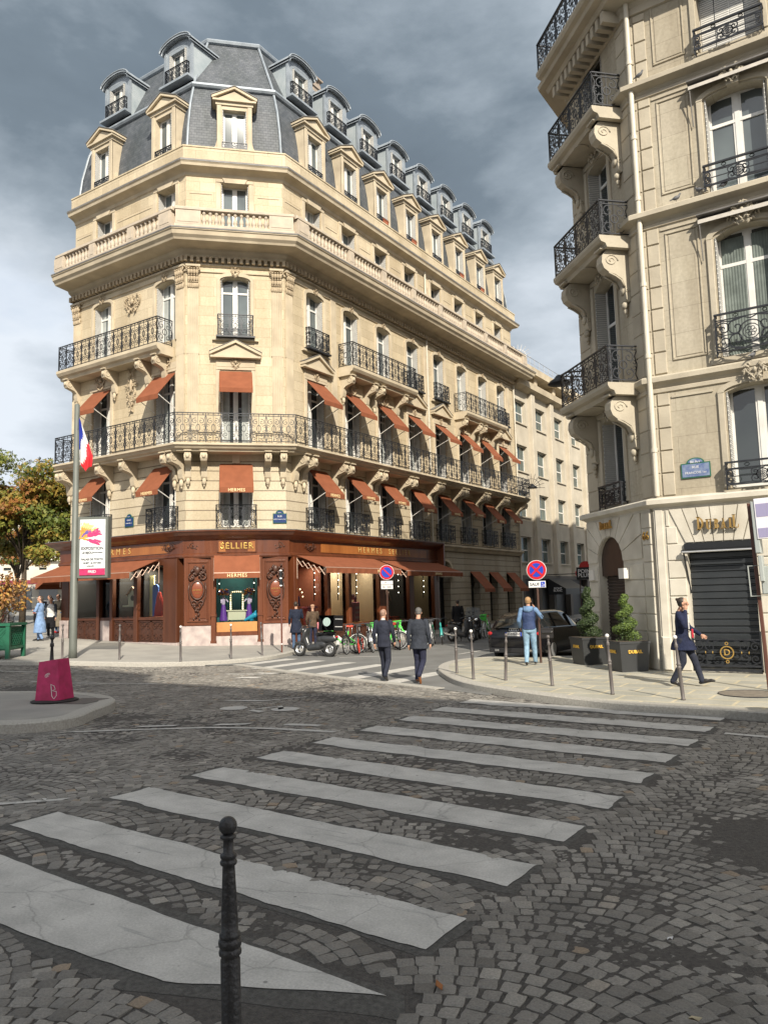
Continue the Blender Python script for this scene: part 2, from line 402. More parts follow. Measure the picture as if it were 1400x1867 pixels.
def blob(prims, voxel=.02, smooth=3, name='body', mats=None, noise=0, T=None):
    """one continuous surface fused from tapered limbs and ellipsoids.
    prims: ('c', p1, r1, p2, r2) tapered capsule | ('e', centre, (rx,ry,rz), rotation euler) """
    mb = MB()
    for p in prims:
        if p[0] == 'c':
            a, b = Vector(p[1]), Vector(p[3]); N = 5 if (b - a).length > .2 else 3
            pts = []; rs = []; d = (b - a); l = d.length or 1e-6; d = d / l
            for k in (1, .6): pts.append(a - d * p[2] * k * .95); rs.append(p[2] * math.sqrt(max(0.02, 1 - (k * .95) ** 2)))
            for i in range(N + 1): t = i / N; pts.append(a + (b - a) * t); rs.append(p[2] + (p[4] - p[2]) * t)
            for k in (.6, 1): pts.append(b + d * p[4] * k * .95); rs.append(p[4] * math.sqrt(max(0.02, 1 - (k * .95) ** 2)))
            mb.tube(pts, rs, 12)
        elif p[0] == 'e':
            T0 = mb.T; e = p[3] if len(p) > 3 else (0, 0, 0)
            mb.T = Matrix.Translation(p[1]) @ (Matrix.Rotation(e[2], 4, 'Z') @ Matrix.Rotation(e[1], 4, 'Y') @ Matrix.Rotation(e[0], 4, 'X'))
            mb.ell((0, 0, 0), p[2], 16, 12); mb.T = T0
        elif p[0] == 'o':   # loft of ellipses (x, y, z, rx, ry)
            rings = []
            R = p[1]; R = [(R[0][0], R[0][1], R[0][2], R[0][3] * .5, R[0][4] * .5)] + list(R) + [(R[-1][0], R[-1][1], R[-1][2], R[-1][3] * .5, R[-1][4] * .5)]
            for (x, y, z, rx, ry) in R: rings.append([mb.v((x + rx * math.cos(k * PI / 10), y + ry * math.sin(k * PI / 10), z)) for k in range(20)])
            for A, B in zip(rings, rings[1:]):
                for k in range(20): mb.f([A[k], A[(k + 1) % 20], B[(k + 1) % 20], B[k]])
            mb.f(rings[0][::-1]); mb.f(rings[-1])
        elif p[0] == 'b':
            T0 = mb.T; e = p[3] if len(p) > 3 else (0, 0, 0); d = p[2]
            mb.T = Matrix.Translation(p[1]) @ (Matrix.Rotation(e[2], 4, 'Z') @ Matrix.Rotation(e[1], 4, 'Y') @ Matrix.Rotation(e[0], 4, 'X'))
            mb.box(-d[0], d[0], -d[1], d[1], -d[2], d[2]); mb.T = T0
    me = mb.mesh(name, mats or [])
    o = bpy.data.objects.new(name, me); COL.objects.link(o)
    r = o.modifiers.new('r', 'REMESH'); r.mode = 'VOXEL'; r.voxel_size = voxel; r.use_smooth_shade = True
    if smooth:
        sm = o.modifiers.new('s', 'SMOOTH'); sm.iterations = smooth; sm.factor = .5
    dg = bpy.context.evaluated_depsgraph_get(); dg.update()
    m2 = bpy.data.meshes.new_from_object(o.evaluated_get(dg)); bpy.data.objects.remove(o); bpy.data.meshes.remove(me)
    m2.name = name
    if not m2.materials:
        for mm in (mats or []): m2.materials.append(mm)
    n = len(m2.polygons); m2.polygons.foreach_set('use_smooth', np.ones(n, dtype=bool))
    if not m2.uv_layers: m2.uv_layers.new(name='UVMap')
    return m2
def add_mesh(name, me, parent=None, loc=(0, 0, 0), rot=(0, 0, 0), mats=None):
    if mats:
        me.materials.clear()
        for x in (mats if isinstance(mats, (list, tuple)) else [mats]): me.materials.append(x)
    o = bpy.data.objects.new(name, me); COL.objects.link(o); o.location = loc; o.rotation_euler = rot
    if parent is not None: o.parent = parent
    return o
# ================================================================ materials used everywhere
STONE = brickmat('cream_stone', (.60, .515, .37), (.50, .425, .305), (.36, .29, .20), 1.15, .42, .007, grime=(.80, .77, .72), bump=.35)
STONE_PLAIN = mat('cream_stone_moulding', (.58, .50, .37), .85, nscale=1.3, col2=(.42, .355, .26), bump=.25, bscale=12, spec=.3, ndet=7)
STONE_G = brickmat('channelled_stone', (.55, .48, .36), (.505, .44, .33), (.25, .205, .15), 60, .405, .022, grime=(.82, .79, .74), bump=.9)
STONE_D = mat('carved_stone', (.50, .41, .29), .9, nscale=5, col2=(.36, .29, .20), bump=.4, bscale=30, spec=.2)
STONE_R = brickmat('tan_stone', (.47, .425, .335), (.43, .385, .305), (.31, .275, .215), 1.3, .62, .006, grime=(.74, .72, .69), bump=.3, sc=.6)
STONE_R2 = mat('tan_stone_moulding', (.48, .43, .34), .85, nscale=1.5, col2=(.37, .33, .26), bump=.3, bscale=14, spec=.3, ndet=7)
STONE_W = mat('painted_pale_stone', (.60, .565, .49), .8, nscale=2.2, col2=(.47, .435, .365), bump=.12, bscale=20, spec=.3, ndet=7)
SLATE = brickmat('slate', (.075, .085, .10), (.115, .125, .14), (.035, .04, .05), .22, .13, .006, rough=.6, grime=(.62, .66, .64), bump=.5, sc=.9, fine=9, spec=.5)
ZINC = mat('zinc', (.36, .40, .44), .48, metal=.25, nscale=2.5, col2=(.24, .275, .31), bump=.1, bscale=9, spec=.5, ndet=6)
ZINC_L = mat('weathered_zinc_side', (.31, .36, .385), .55, metal=.1, nscale=1.8, col2=(.42, .46, .48), spec=.5, ndet=6)
IRON = mat('black_iron', (.020, .022, .028), .45, metal=.3, nscale=8, col2=(.035, .038, .045))
WHITE = mat('white_paint', (.74, .73, .70), .5, nscale=3, col2=(.62, .61, .58))
SHUT = brickmat('louvred_shutter', (.66, .65, .62), (.66, .65, .62), (.33, .33, .32), 9, .055, .014, rough=.6, grime=(.93, .93, .92), bump=.9, fine=3)
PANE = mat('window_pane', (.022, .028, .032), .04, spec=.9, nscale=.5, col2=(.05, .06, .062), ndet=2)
PANEL = mat('sky_lit_pane', (.15, .18, .185), .05, spec=1., nscale=.45, col2=(.035, .045, .05), ndet=3)  # paler copy of the pane, sky reflection put into its base colour
CURT = mat('net_curtain', (.42, .44, .42), .9, nscale=3, col2=(.3, .32, .31))
AWN = mat('rust_awning_cloth', (.255, .088, .044), .85, nscale=3, col2=(.205, .07, .035), spec=.2, bump=.15, bscale=40)
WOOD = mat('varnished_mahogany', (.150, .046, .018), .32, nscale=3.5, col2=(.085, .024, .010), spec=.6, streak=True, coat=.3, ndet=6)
WOOD_L = mat('honey_wood', (.36, .135, .035), .35, nscale=3, col2=(.25, .085, .022), spec=.6, streak=True, coat=.3)
WOOD_D = mat('carved_dark_wood', (.085, .034, .020), .45, nscale=9, col2=(.045, .018, .011), bump=.3, spec=.5)
GOLD = mat('gilt', (.80, .52, .16), .3, metal=.85)
BRASS = mat('dull_brass', (.50, .33, .10), .35, metal=.8)
MARBLE = mat('pink_grey_marble', (.50, .43, .40), .35, nscale=4, col2=(.33, .27, .26), spec=.5, ndet=9)
BLACKM = mat('black_metal', (.012, .013, .015), .4, spec=.5)
DARKIN = mat('dark_interior', (.012, .011, .010), .8)
LEAD = mat('lead_flashing', (.20, .19, .18), .6, nscale=3, col2=(.12, .115, .11))
TERRA = mat('terracotta', (.42, .14, .07), .8, nscale=6, col2=(.32, .1, .05))
PIPE = mat('cream_drainpipe', (.60, .56, .47), .5, nscale=2, col2=(.5, .46, .38))
GRANITE = mat('granite_kerb', (.44, .42, .375), .8, nscale=30, col2=(.30, .285, .255), bump=.3, bscale=60, ndet=8)
PAVE_L = mat('pavement_asphalt', (.33, .315, .285), .9, nscale=1.2, col2=(.25, .24, .22), bump=.3, bscale=90, ndet=9)
ASPH = mat('asphalt', (.19, .19, .185), .88, nscale=.9, col2=(.135, .135, .13), bump=.3, bscale=110, ndet=9, spec=.35)
PAINT = mat('worn_white_road_paint', (.55, .535, .50), .8, nscale=3.2, col2=(.40, .39, .365), bump=.15, bscale=60, ndet=9)
def scratch(M, col=(.25, .25, .245)):
    t = M.node_tree; b = t.nodes['Principled BSDF']; src = b.inputs['Base Color'].links[0].from_socket; gg = t.nodes.new('ShaderNodeNewGeometry')
    for rot, k in ((.5, 1.), (-1.1, .8), (.1, .6)):
        mp_ = t.nodes.new('ShaderNodeMapping'); mp_.inputs['Rotation'].default_value = (0, 0, rot); mp_.inputs['Scale'].default_value = (.7, 9, 1); t.links.new(gg.outputs['Position'], mp_.inputs[0])
        n = t.nodes.new('ShaderNodeTexNoise'); n.inputs['Scale'].default_value = 1.6; n.inputs['Detail'].default_value = 2; t.links.new(mp_.outputs[0], n.inputs['Vector'])
        r = t.nodes.new('ShaderNodeValToRGB'); e = r.color_ramp.elements; e[0].position = .655; e[0].color = (0, 0, 0, 1); e[1].position = .70; e[1].color = (k * .45,) * 3 + (1,)
        t.links.new(n.outputs[0], r.inputs[0]); mx = t.nodes.new('ShaderNodeMixRGB'); t.links.new(r.outputs[0], mx.inputs[0]); t.links.new(src, mx.inputs[1]); mx.inputs[2].default_value = col + (1,); src = mx.outputs[0]
    n = t.nodes.new('ShaderNodeTexNoise'); n.inputs['Scale'].default_value = 60; n.inputs['Detail'].default_value = 8; n.inputs['Roughness'].default_value = .75; t.links.new(gg.outputs['Position'], n.inputs['Vector'])
    mx = t.nodes.new('ShaderNodeMixRGB'); mx.blend_type = 'OVERLAY'; mx.inputs[0].default_value = .55; t.links.new(src, mx.inputs[1]); t.links.new(n.outputs[0], mx.inputs[2]); t.links.new(mx.outputs[0], b.inputs['Base Color'])
def cracks(M):
    t = M.node_tree; b = t.nodes['Principled BSDF']; src = b.inputs['Base Color'].links[0].from_socket; gg = t.nodes.new('ShaderNodeNewGeometry')
    nz = t.nodes.new('ShaderNodeTexNoise'); nz.inputs['Scale'].default_value = 5; nz.inputs['Detail'].default_value = 6; t.links.new(gg.outputs['Position'], nz.inputs['Vector'])
    ad = t.nodes.new('ShaderNodeMixRGB'); ad.inputs[0].default_value = .12; t.links.new(gg.outputs['Position'], ad.inputs[1]); t.links.new(nz.outputs['Color'], ad.inputs[2])
    v = t.nodes.new('ShaderNodeTexVoronoi'); v.feature = 'DISTANCE_TO_EDGE'; v.inputs['Scale'].default_value = 1.1; t.links.new(ad.outputs[0], v.inputs['Vector'])
    r = t.nodes.new('ShaderNodeValToRGB'); e = r.color_ramp.elements; e[0].position = .0; e[0].color = (.34,) * 3 + (1,); e[1].position = .009; e[1].color = (0, 0, 0, 1); t.links.new(v.outputs['Distance'], r.inputs[0])
    v2 = t.nodes.new('ShaderNodeTexVoronoi'); v2.inputs['Scale'].default_value = 4.2; t.links.new(gg.outputs['Position'], v2.inputs['Vector'])
    r2_ = t.nodes.new('ShaderNodeValToRGB'); e = r2_.color_ramp.elements; e[0].position = .05; e[0].color = (.6,) * 3 + (1,); e[1].position = .075; e[1].color = (0, 0, 0, 1); t.links.new(v2.outputs['Distance'], r2_.inputs[0])
    # worn-through blotches where the grey bed shows
    n3 = t.nodes.new('ShaderNodeTexNoise'); n3.inputs['Scale'].default_value = 7; n3.inputs['Detail'].default_value = 9; n3.inputs['Roughness'].default_value = .72; t.links.new(gg.outputs['Position'], n3.inputs['Vector'])
    r3 = t.nodes.new('ShaderNodeValToRGB'); e = r3.color_ramp.elements; e[0].position = .60; e[0].color = (0, 0, 0, 1); e[1].position = .70; e[1].color = (.55,) * 3 + (1,); t.links.new(n3.outputs[0], r3.inputs[0])
    for q, c in ((r, (.09, .088, .083, 1)), (r2_, (.06, .058, .055, 1)), (r3, (.20, .195, .182, 1))):
        mx = t.nodes.new('ShaderNodeMixRGB'); t.links.new(q.outputs[0], mx.inputs[0]); t.links.new(src, mx.inputs[1]); mx.inputs[2].default_value = c; src = mx.outputs[0]
    t.links.new(src, b.inputs['Base Color'])
cracks(PAINT)
scratch(PAINT)
SLABS = brickmat('pavement_slabs', (.43, .41, .345), (.33, .325, .285), (.52, .46, .33), .95, .62, .032, rough=.8, grime=(.82, .82, .8), bump=.25, sc=.8, fine=25)
def attrmat(name, attr, c1, c2, c3, c4, rough=.75):
    M = bpy.data.materials.new(name); M.use_nodes = True; t = M.node_tree; b = t.nodes['Principled BSDF']; b.inputs['Roughness'].default_value = rough
    a = t.nodes.new('ShaderNodeAttribute'); a.attribute_name = attr
    r = t.nodes.new('ShaderNodeValToRGB'); e = r.color_ramp.elements; e[0].color = tuple(c1) + (1,); e[1].color = tuple(c4) + (1,)
    x = e.new(.55); x.color = tuple(c2) + (1,); x = e.new(.93); x.color = tuple(c3) + (1,)
    t.links.new(a.outputs['Fac'], r.inputs[0])
    g = t.nodes.new('ShaderNodeNewGeometry'); n = t.nodes.new('ShaderNodeTexNoise'); n.inputs['Scale'].default_value = 75; n.inputs['Detail'].default_value = 8; n.inputs['Roughness'].default_value = .8
    t.links.new(g.outputs['Position'], n.inputs['Vector'])
    n2 = t.nodes.new('ShaderNodeTexNoise'); n2.inputs['Scale'].default_value = 1.1; n2.inputs['Detail'].default_value = 5; t.links.new(g.outputs['Position'], n2.inputs['Vector'])
    m1 = t.nodes.new('ShaderNodeMixRGB'); m1.blend_type = 'OVERLAY'; m1.inputs[0].default_value = 1.0; t.links.new(r.outputs[0], m1.inputs[1]); t.links.new(n.outputs[0], m1.inputs[2])
    m2 = t.nodes.new('ShaderNodeMixRGB'); m2.blend_type = 'OVERLAY'; m2.inputs[0].default_value = .5; t.links.new(m1.outputs[0], m2.inputs[1]); t.links.new(n2.outputs[0], m2.inputs[2])
    t.links.new(m2.outputs[0], b.inputs['Base Color'])
    bp = t.nodes.new('ShaderNodeBump'); bp.inputs['Strength'].default_value = .55; bp.inputs['Distance'].default_value = .012
    t.links.new(n.outputs[0], bp.inputs['Height']); t.links.new(bp.outputs[0], b.inputs['Normal'])
    b.inputs['Specular IOR Level'].default_value = .4
    return M
SETT = attrmat('granite_setts', 'tone', (.13, .122, .11), (.225, .213, .193), (.32, .30, .265), (.26, .205, .15), .62)
TAR = mat('tar_between_setts', (.112, .103, .094), .85, nscale=38, col2=(.058, .054, .050), bump=.9, bscale=110, ndet=9, spec=.4)
TARP = mat('tar_patch', (.135, .130, .121), .85, nscale=34, col2=(.070, .068, .063), bump=.8, bscale=130, ndet=9, spec=.35)
CONC = mat('pale_rendered_concrete', (.55, .50, .41), .85, nscale=1.0, col2=(.44, .395, .32), bump=.15, bscale=15, ndet=7, spec=.3)

# ================================================================ numpy value noise
def _h(ix, iy, seed):
    n = (ix * 374761393 + iy * 668265263 + seed * 1442695041) & 0xffffffff
    n = ((n ^ (n >> 13)) * 1274126177) & 0xffffffff
    return ((n ^ (n >> 16)) & 0xffff) / 65535.
def vnoise(x, y, s, seed=0):
    x = np.asarray(x, float) * s; y = np.asarray(y, float) * s
    ix = np.floor(x).astype(np.int64); iy = np.floor(y).astype(np.int64); fx = x - ix; fy = y - iy
    fx = fx * fx * (3 - 2 * fx); fy = fy * fy * (3 - 2 * fy)
    a = _h(ix, iy, seed); b = _h(ix + 1, iy, seed); c = _h(ix, iy + 1, seed); d = _h(ix + 1, iy + 1, seed)
    return (a * (1 - fx) + b * fx) * (1 - fy) + (c * (1 - fx) + d * fx) * fy
def fbm(x, y, s, o=4, seed=0):
    t = 0; a = .5; n = 0
    for i in range(o): t = t + a * vnoise(x, y, s * 2 ** i, seed + i * 7); n += a; a *= .5
    return t / n
def npmesh(name, V, F4, mats, tone=None, smooth=False, mi=None):
    me = bpy.data.meshes.new(name); n = len(V); f = len(F4)
    me.vertices.add(n); me.vertices.foreach_set('co', V.astype(np.float32).ravel())
    me.loops.add(f * 4); me.loops.foreach_set('vertex_index', F4.astype(np.int32).ravel())
    me.polygons.add(f); me.polygons.foreach_set('loop_start', (np.arange(f) * 4).astype(np.int32)); me.polygons.foreach_set('loop_total', np.full(f, 4, np.int32))
    me.polygons.foreach_set('use_smooth', np.full(f, smooth, bool))
    if mi is not None: me.polygons.foreach_set('material_index', mi.astype(np.int32))
    me.update(calc_edges=True)
    if tone is not None:
        a = me.attributes.new('tone', 'FLOAT', 'POINT'); a.data.foreach_set('value', tone.astype(np.float32))
    for x in mats: me.materials.append(x)
    return me

# ================================================================ the setting
# flat sheet to the horizon, rising gently to the left like the avenue does
def sheet(name, pts, z, m_, label=None):
    bm = bmesh.new(); vs = [bm.verts.new((x, y, 0)) for x, y in pts]; bm.faces.new(vs)
    bmesh.ops.bisect_plane(bm, geom=bm.verts[:] + bm.edges[:] + bm.faces[:], plane_co=(-18, 0, 0), plane_no=(1, 0, 0))
    for v in bm.verts: v.co.z = z + hz(v.co.x)
    bmesh.ops.recalc_face_normals(bm, faces=bm.faces)
    for f in bm.faces:
        if f.normal.z < 0: f.normal_flip()
    uvl = bm.loops.layers.uv.new('UVMap')
    for f in bm.faces:
        for l in f.loops: l[uvl].uv = (l.vert.co.x, l.vert.co.y)
    me = bpy.data.meshes.new(name); bm.to_mesh(me); bm.free(); me.materials.append(m_)
    o = bpy.data.objects.new(name, me); COL.objects.link(o); tag(o, kind='structure'); return o
sheet('ground', [(-900, -600), (600, -600), (600, 1200), (-900, 1200)], -.06, ASPH)

# cobbled crossing -------------------------------------------------
EDGE = [(-60, 15.0), (-23.6, 13.8), (-21.9, 15.0), (-19.6, 15.9), (-18.2, 17.4), (-17.3, 17.9), (-14.5, 16.75), (-11.3, 15.6), (-9.6, 15.15), (-8.45, 14.75), (-7.6, 14.75), (-6.5, 14.15), (-5.5, 13.65), (-4.3, 13.2), (-3.0, 13.15), (-1.8, 13.0), (8, 13.0)]
EX = np.array([p[0] for p in EDGE]); EY = np.array([p[1] for p in EDGE])
def yedge(x): return np.interp(x, EX, EY)
ZX0, ZX1 = -7.02, -2.42
STRIPES = [] # (near y, far y, x0 left, x1 right)
for k in range(9):
    STRIPES.append((3.98 + k * 1.105 + .0, 4.48 + k * 1.105, ZX0, ZX1))
def wob(x, y, s=3., a=.03, seed=5): return (fbm(x, y, s, 3, seed) - .5) * 2 * a
# stripes skew slightly: left ends sit ~.26 m further than right ends
def sk(x): return (-2.4 - x) * .055
ISL = [(-40, 10.3), (-16.5, 9.75), (-15.4, 10.2), (-14.4, 10.35), (-13.4, 10.2), (-12.7, 9.8), (-12.25, 9.25), (-11.95, 8.7), (-11.6, 8.3), (-11.45, 7.9), (-11.6, 7.4), (-12.1, 7.0), (-13.2, 6.5), (-40, 4)]
def chaikin(p, closed=False, it=2):
    for _ in range(it):
        q = [] if closed else [p[0]]; n = len(p)
        for i in range(n if closed else n - 1):
            a, b = p[i], p[(i + 1) % n]; q += [(a[0] * .75 + b[0] * .25, a[1] * .75 + b[1] * .25), (a[0] * .25 + b[0] * .75, a[1] * .25 + b[1] * .75)]
        if not closed: q.append(p[-1])
        p = q
    return p
ISL = ISL[:1] + chaikin(ISL[1:-1]) + ISL[-1:]
def inside(px, py, poly):
    px = np.asarray(px); py = np.asarray(py); r = np.zeros(px.shape, bool); n = len(poly)
    for i in range(n):
        x1, y1 = poly[i]; x2, y2 = poly[(i + 1) % n]
        c = ((y1 > py) != (y2 > py)) & (px < (x2 - x1) * (py - y1) / ((y2 - y1) or 1e-9) + x1); r ^= c
    return r
def cover(x, y):
    """how far the tar has swallowed the setts, 0..1+"""
    c = (fbm(x, y, .55, 4, 3) - .62) * 5
    # big smooth patch at right, tar strip beyond the zebra's right end
    def bl(cx, cy_, rx, ry, k=1.): return k * (1.25 - np.sqrt(((x - cx) / rx) ** 2 + ((y - cy_) / ry) ** 2))
    n = (fbm(x, y, 2.4, 4, 11) - .5) * 1.6
    for b in ((-.8, 7.0, .9, .9, 2.2), (.6, 7.2, 1.6, 1.6, 2.5), (-1.5, 5.6, .45, .9, .9), (-1.25, 4.6, .9, .35, 1.1), (-2.0, 4.75, .5, .6, .6), (-4.2, 4.75, .8, .22, .8), (-3.0, 5.9, .8, .28, 1.), (-3.6, 7.05, .9, .25, 1.2), (-5, 8.2, 1., .25, 1.), (-10.2, 7.6, 1., .5, .8), (-8.2, 7.2, .8, .5, .9), (-6.9, 8.1, .3, .6, 1), (-3.1, 2.9, 1.5, .18, .9)):
        c = np.maximum(c, bl(*b))
    c = c + n
    z = np.full(np.shape(x), -9.)
    w = wob(x, y, 2.2, .09, 21)
    for (a, b, x0, x1) in [(2.85, 3.55, -9, -2.3)] + STRIPES:   # asphalt bed each stripe is laid in
        yy = y - sk(x) + w
        d = np.minimum(np.minimum(yy - (a - .10), (b + .03) - yy), np.minimum(x + w - (x0 - .06), (x1 + .10) - x + w))
        z = np.maximum(z, d * 25)
    return c, z
def build_road():
    rng = np.random.default_rng(4)
    PW, PU = .118, .112; Wc = 1.62; A = .34
    X, Y, TX, DI = [], [], [], []
    for k in range(-24, 5):
        xc = k * Wc; js = np.arange(int(-1 / PW), int(20 / PW))
        # arc samples by arc length
        uu = np.linspace(-Wc / 2, Wc / 2, 200); vv = -A * ((2 * uu / Wc) ** 2) + A
        sl_ = np.concatenate(([0], np.cumsum(np.hypot(np.diff(uu), np.diff(vv))))); n = int(sl_[-1] / PU)
        for j in js:
            off = rng.uniform(0, 1) * .8
            s = (np.arange(n) + off) * sl_[-1] / n; s = s[s < sl_[-1]]
            u = np.interp(s, sl_, uu); v = np.interp(s, sl_, vv); tg = np.arctan2(-A * 8 * u / Wc ** 2, 1)
            X.append(xc + u); Y.append(j * PW + v); TX.append(tg); DI.append(np.hypot(xc, j * PW) * np.ones(len(u)))
    X = np.concatenate(X); Y = np.concatenate(Y); TH = np.concatenate(TX)
    X = X + (fbm(X, Y, .5, 2, 31) - .5) * .25; Y = Y + (fbm(X, Y, .5, 2, 37) - .5) * .3
    # keep only what the camera (or one beside it) could see
    rel_f = X * -.55 + Y * .835; rel_r = X * .835 + Y * .55
    keep = (rel_f > 2.2) & (np.abs(rel_r) < rel_f * .62 + 1.2) & (Y < yedge(X) - .09) & (X > -24) & (~inside(X, Y, ISL)) & (Y > .3)
    cv, cz = cover(X, Y)
    keep &= (cz < 0) & (cv < 1.35)
    X, Y, TH, cv = X[keep], Y[keep], TH[keep], cv[keep]
    n = len(X); D = np.hypot(X, Y)
    L = PU / 2 - .0052 + rng.uniform(-.005, .004, n); Wd = PW / 2 - .0052 + rng.uniform(-.005, .004, n)
    TH = TH + rng.uniform(-.06, .06, n)
    base = np.interp(-X, [18, 200], [0, .033 * 182])
    cv = cv + rng.uniform(-.3, .3, n)
    top = .0 + rng.uniform(-.004, .004, n) - np.clip(cv * .0085, 0, .0155)
    tone = np.clip(rng.normal(.42, .2, n), 0, .95); odd = rng.random(n) < .018; tone[odd] = 1.
    Vs, Fs, Ts = [], [], []; vo = 0
    for lo, hi, g in ((0, 7.5, 6), (7.5, 13, 4), (13, 99, 3)):
        s = (D >= lo) & (D < hi); m_ = int(s.sum())
        if not m_: continue
        a = np.linspace(-1, 1, g); gx, gy = np.meshgrid(a, a); gx = gx.ravel(); gy = gy.ravel()
        r = np.maximum(np.abs(gx), np.abs(gy)); rc = np.clip(np.hypot(gx, gy), 1e-6, 9)
        px = gx * (1 - .055 * np.clip(rc - 1, 0, 1) / .414); py = gy * (1 - .055 * np.clip(rc - 1, 0, 1) / .414)
        lx = px[None] * L[s][:, None]; ly = py[None] * Wd[s][:, None]
        # wonky outline
        ph = rng.uniform(0, 6.28, (m_, 1)); jit = 1 + .035 * np.sin(3 * np.arctan2(gy, gx)[None] + ph) + rng.uniform(-.03, .03, (m_, g * g))
        lx = lx * jit; ly = ly * jit
        zz = top[s][:, None] - .0055 * (r[None] ** 4) + rng.uniform(-1, 1, (m_, g * g)) * (.0011 + .0022 * np.clip(cv[s], 0, 1))[:, None] + gx[None] * rng.uniform(-.0025, .0025, (m_, 1)) + gy[None] * rng.uniform(-.0025, .0025, (m_, 1))
        c, si = np.cos(TH[s])[:, None], np.sin(TH[s])[:, None]
        wx = X[s][:, None] + lx * c - ly * si; wy = Y[s][:, None] + lx * si + ly * c
        V = np.stack((wx, wy, zz + base[s][:, None]), -1)
        # skirt
        bi = [i for i in range(g)] + [i * g + g - 1 for i in range(1, g)] + [g * g - 2 - i for i in range(g - 1)] + [(g - 2 - i) * g for i in range(g - 2)]
        sk_ = V[:, bi].copy(); sk_[:, :, 2] -= .016
        VV = np.concatenate((V, sk_), 1); nb = len(bi); nv = g * g + nb
        q = []
        for i in range(g - 1):
            for j in range(g - 1): q.append((i * g + j, i * g + j + 1, (i + 1) * g + j + 1, (i + 1) * g + j))
        for i in range(nb): q.append((bi[(i + 1) % nb], bi[i], g * g + i, g * g + (i + 1) % nb))
        q = np.array(q); F = (q[None] + (np.arange(m_) * nv)[:, None, None] + vo).reshape(-1, 4)
        Vs.append(VV.reshape(-1, 3)); Fs.append(F); Ts.append(np.repeat(tone[s], nv)); vo += m_ * nv
    # tar sheet under and between the setts, following the same edge
    gx = np.concatenate((np.arange(-60, -24, 2.), np.arange(-24, -18, .5), np.arange(-18, 1.01, .25), np.arange(2, 10))); rows = 34
    P = []; 
    for x in gx:
        ye = float(yedge(x)); b = hz(x)
        for r_ in range(rows): t = r_ / (rows - 1); P.append((x, -4 + (ye + 4) * t, b - .0095))
    P = np.array(P); nx = len(gx); Q = []
    for i in range(nx - 1):
        for j in range(rows - 1): a = i * rows + j; Q.append((a, a + rows, a + rows + 1, a + 1))
    Q = np.array(Q) + vo
    V = np.concatenate(Vs + [P]); F = np.concatenate(Fs + [Q]); T = np.concatenate(Ts + [np.zeros(len(P))])
    mi = np.concatenate((np.zeros(sum(len(f) for f in Fs)), np.ones(len(Q))))
    print('setts', n, 'faces', len(F))
    me = npmesh('road', V, F, [SETT, TAR], T, False, mi)
    o = bpy.data.objects.new('road', me); COL.objects.link(o); tag(o, kind='structure')
build_road()

def ragged(poly, z, name_mb, amp=.02, step=.12, seed=1, slope=True, th=0):
    pts = []
    n = len(poly)
    for i in range(n):
        a, b = poly[i], poly[(i + 1) % n]; l = math.hypot(b[0] - a[0], b[1] - a[1]); k = max(1, int(l / step))
        nx, ny = (b[1] - a[1]) / l, -(b[0] - a[0]) / l
        for j in range(k):
            t = j / k; x, y = a[0] + (b[0] - a[0]) * t, a[1] + (b[1] - a[1]) * t
            w = float(fbm(np.array([x]), np.array([y]), 3, 5, seed)[0] - .5) * 2.4 * amp
            pts.append((x + nx * w, y + ny * w))
    name_mb.poly([(x, y, z + (hz(x) if slope else 0)) for x, y in pts])
# dark asphalt beds and the worn zebra stripes
bed = MB()
for i, (a, b, x0, x1) in enumerate(STRIPES):
    ragged([(x0 - .06, a - .09 + sk(x0)), (x1 + .08, a - .09 + sk(x1)), (x1 + .08, b + .02 + sk(x1)), (x0 - .06, b + .02 + sk(x0))], -.0075, bed, .07, .12, 3 + i)
ragged([(-7.25, 3.1), (-6.0, 2.85), (-3.55, 2.78), (-2.1, 3.3), (-2.25, 3.5), (-3.6, 3.62), (-6, 3.75), (-7.25, 3.8)], -.0075, bed, .05, .15, 2)
tag(bed.build('asphalt_bed', [TARP]), kind='structure')
zb = MB()
for i, (a, b, x0, x1) in enumerate(STRIPES):
    ragged([(x0, a + sk(x0)), (x1, a + sk(x1)), (x1 + .02, b + sk(x1)), (x0 + .02, b + sk(x0))], -0.0025, zb, .030 + .004 * i, .03, 40 + i)
ragged([(-7.1, 3.2), (-6.11, 3.05), (-5.0, 2.93), (-3.43, 2.97), (-2.32, 3.44), (-3.9, 3.55), (-6.11, 3.70), (-7.1, 3.72)], -.0025, zb, .02, .08, 77)
tag(zb.build('zebra_crossing', [PAINT]), kind='structure')
# lane lines, dashes, bicycle symbol and chevrons
lm = MB()
def strip(pts, w, z=.004, amp=.012):
    up = [(x, y + w / 2) for x, y in pts]; dn_ = [(x, y - w / 2) for x, y in pts[::-1]]
    ragged(up[::-1] + dn_[::-1], z, lm, amp, .08, int(pts[0][1] * 10))
strip([(-11.1, 7.7), (-10.2, 8.35), (-9.35, 8.95), (-8.4, 9.3), (-7.24, 9.5)], .12)
for a, b in (((-10.5, 8.52), (-9.98, 8.88)), ((-9.45, 9.2), (-8.98, 9.5)), ((-8.4, 9.72), (-7.8, 9.86))): strip([a, b], .16)
strip([(-26, 11.4), (-20.0, 13.7)], .12); strip([(-19.1, 12.05), (-15.5, 13.15)], .10); strip([(-8.6, 3.9), (-7.8, 4.62), (-7.36, 5.06)], .11)
strip([(-2.17, 11.72), (-1.0, 11.6)], .14)
for cx, cyy in ((-10.55, 10.75), (-9.55, 11.05)):
    lm.poly([(cx + .26 * math.cos(t * PI / 8), cyy + .26 * math.sin(t * PI / 8), .004) for t in range(16)])
strip([(-10.1, 10.65), (-9.9, 11.3)], .2, amp=.06); strip([(-9.9, 11.3), (-9.6, 11.0)], .16, amp=.05); strip([(-10.1, 10.7), (-9.7, 10.6)], .16, amp=.05)
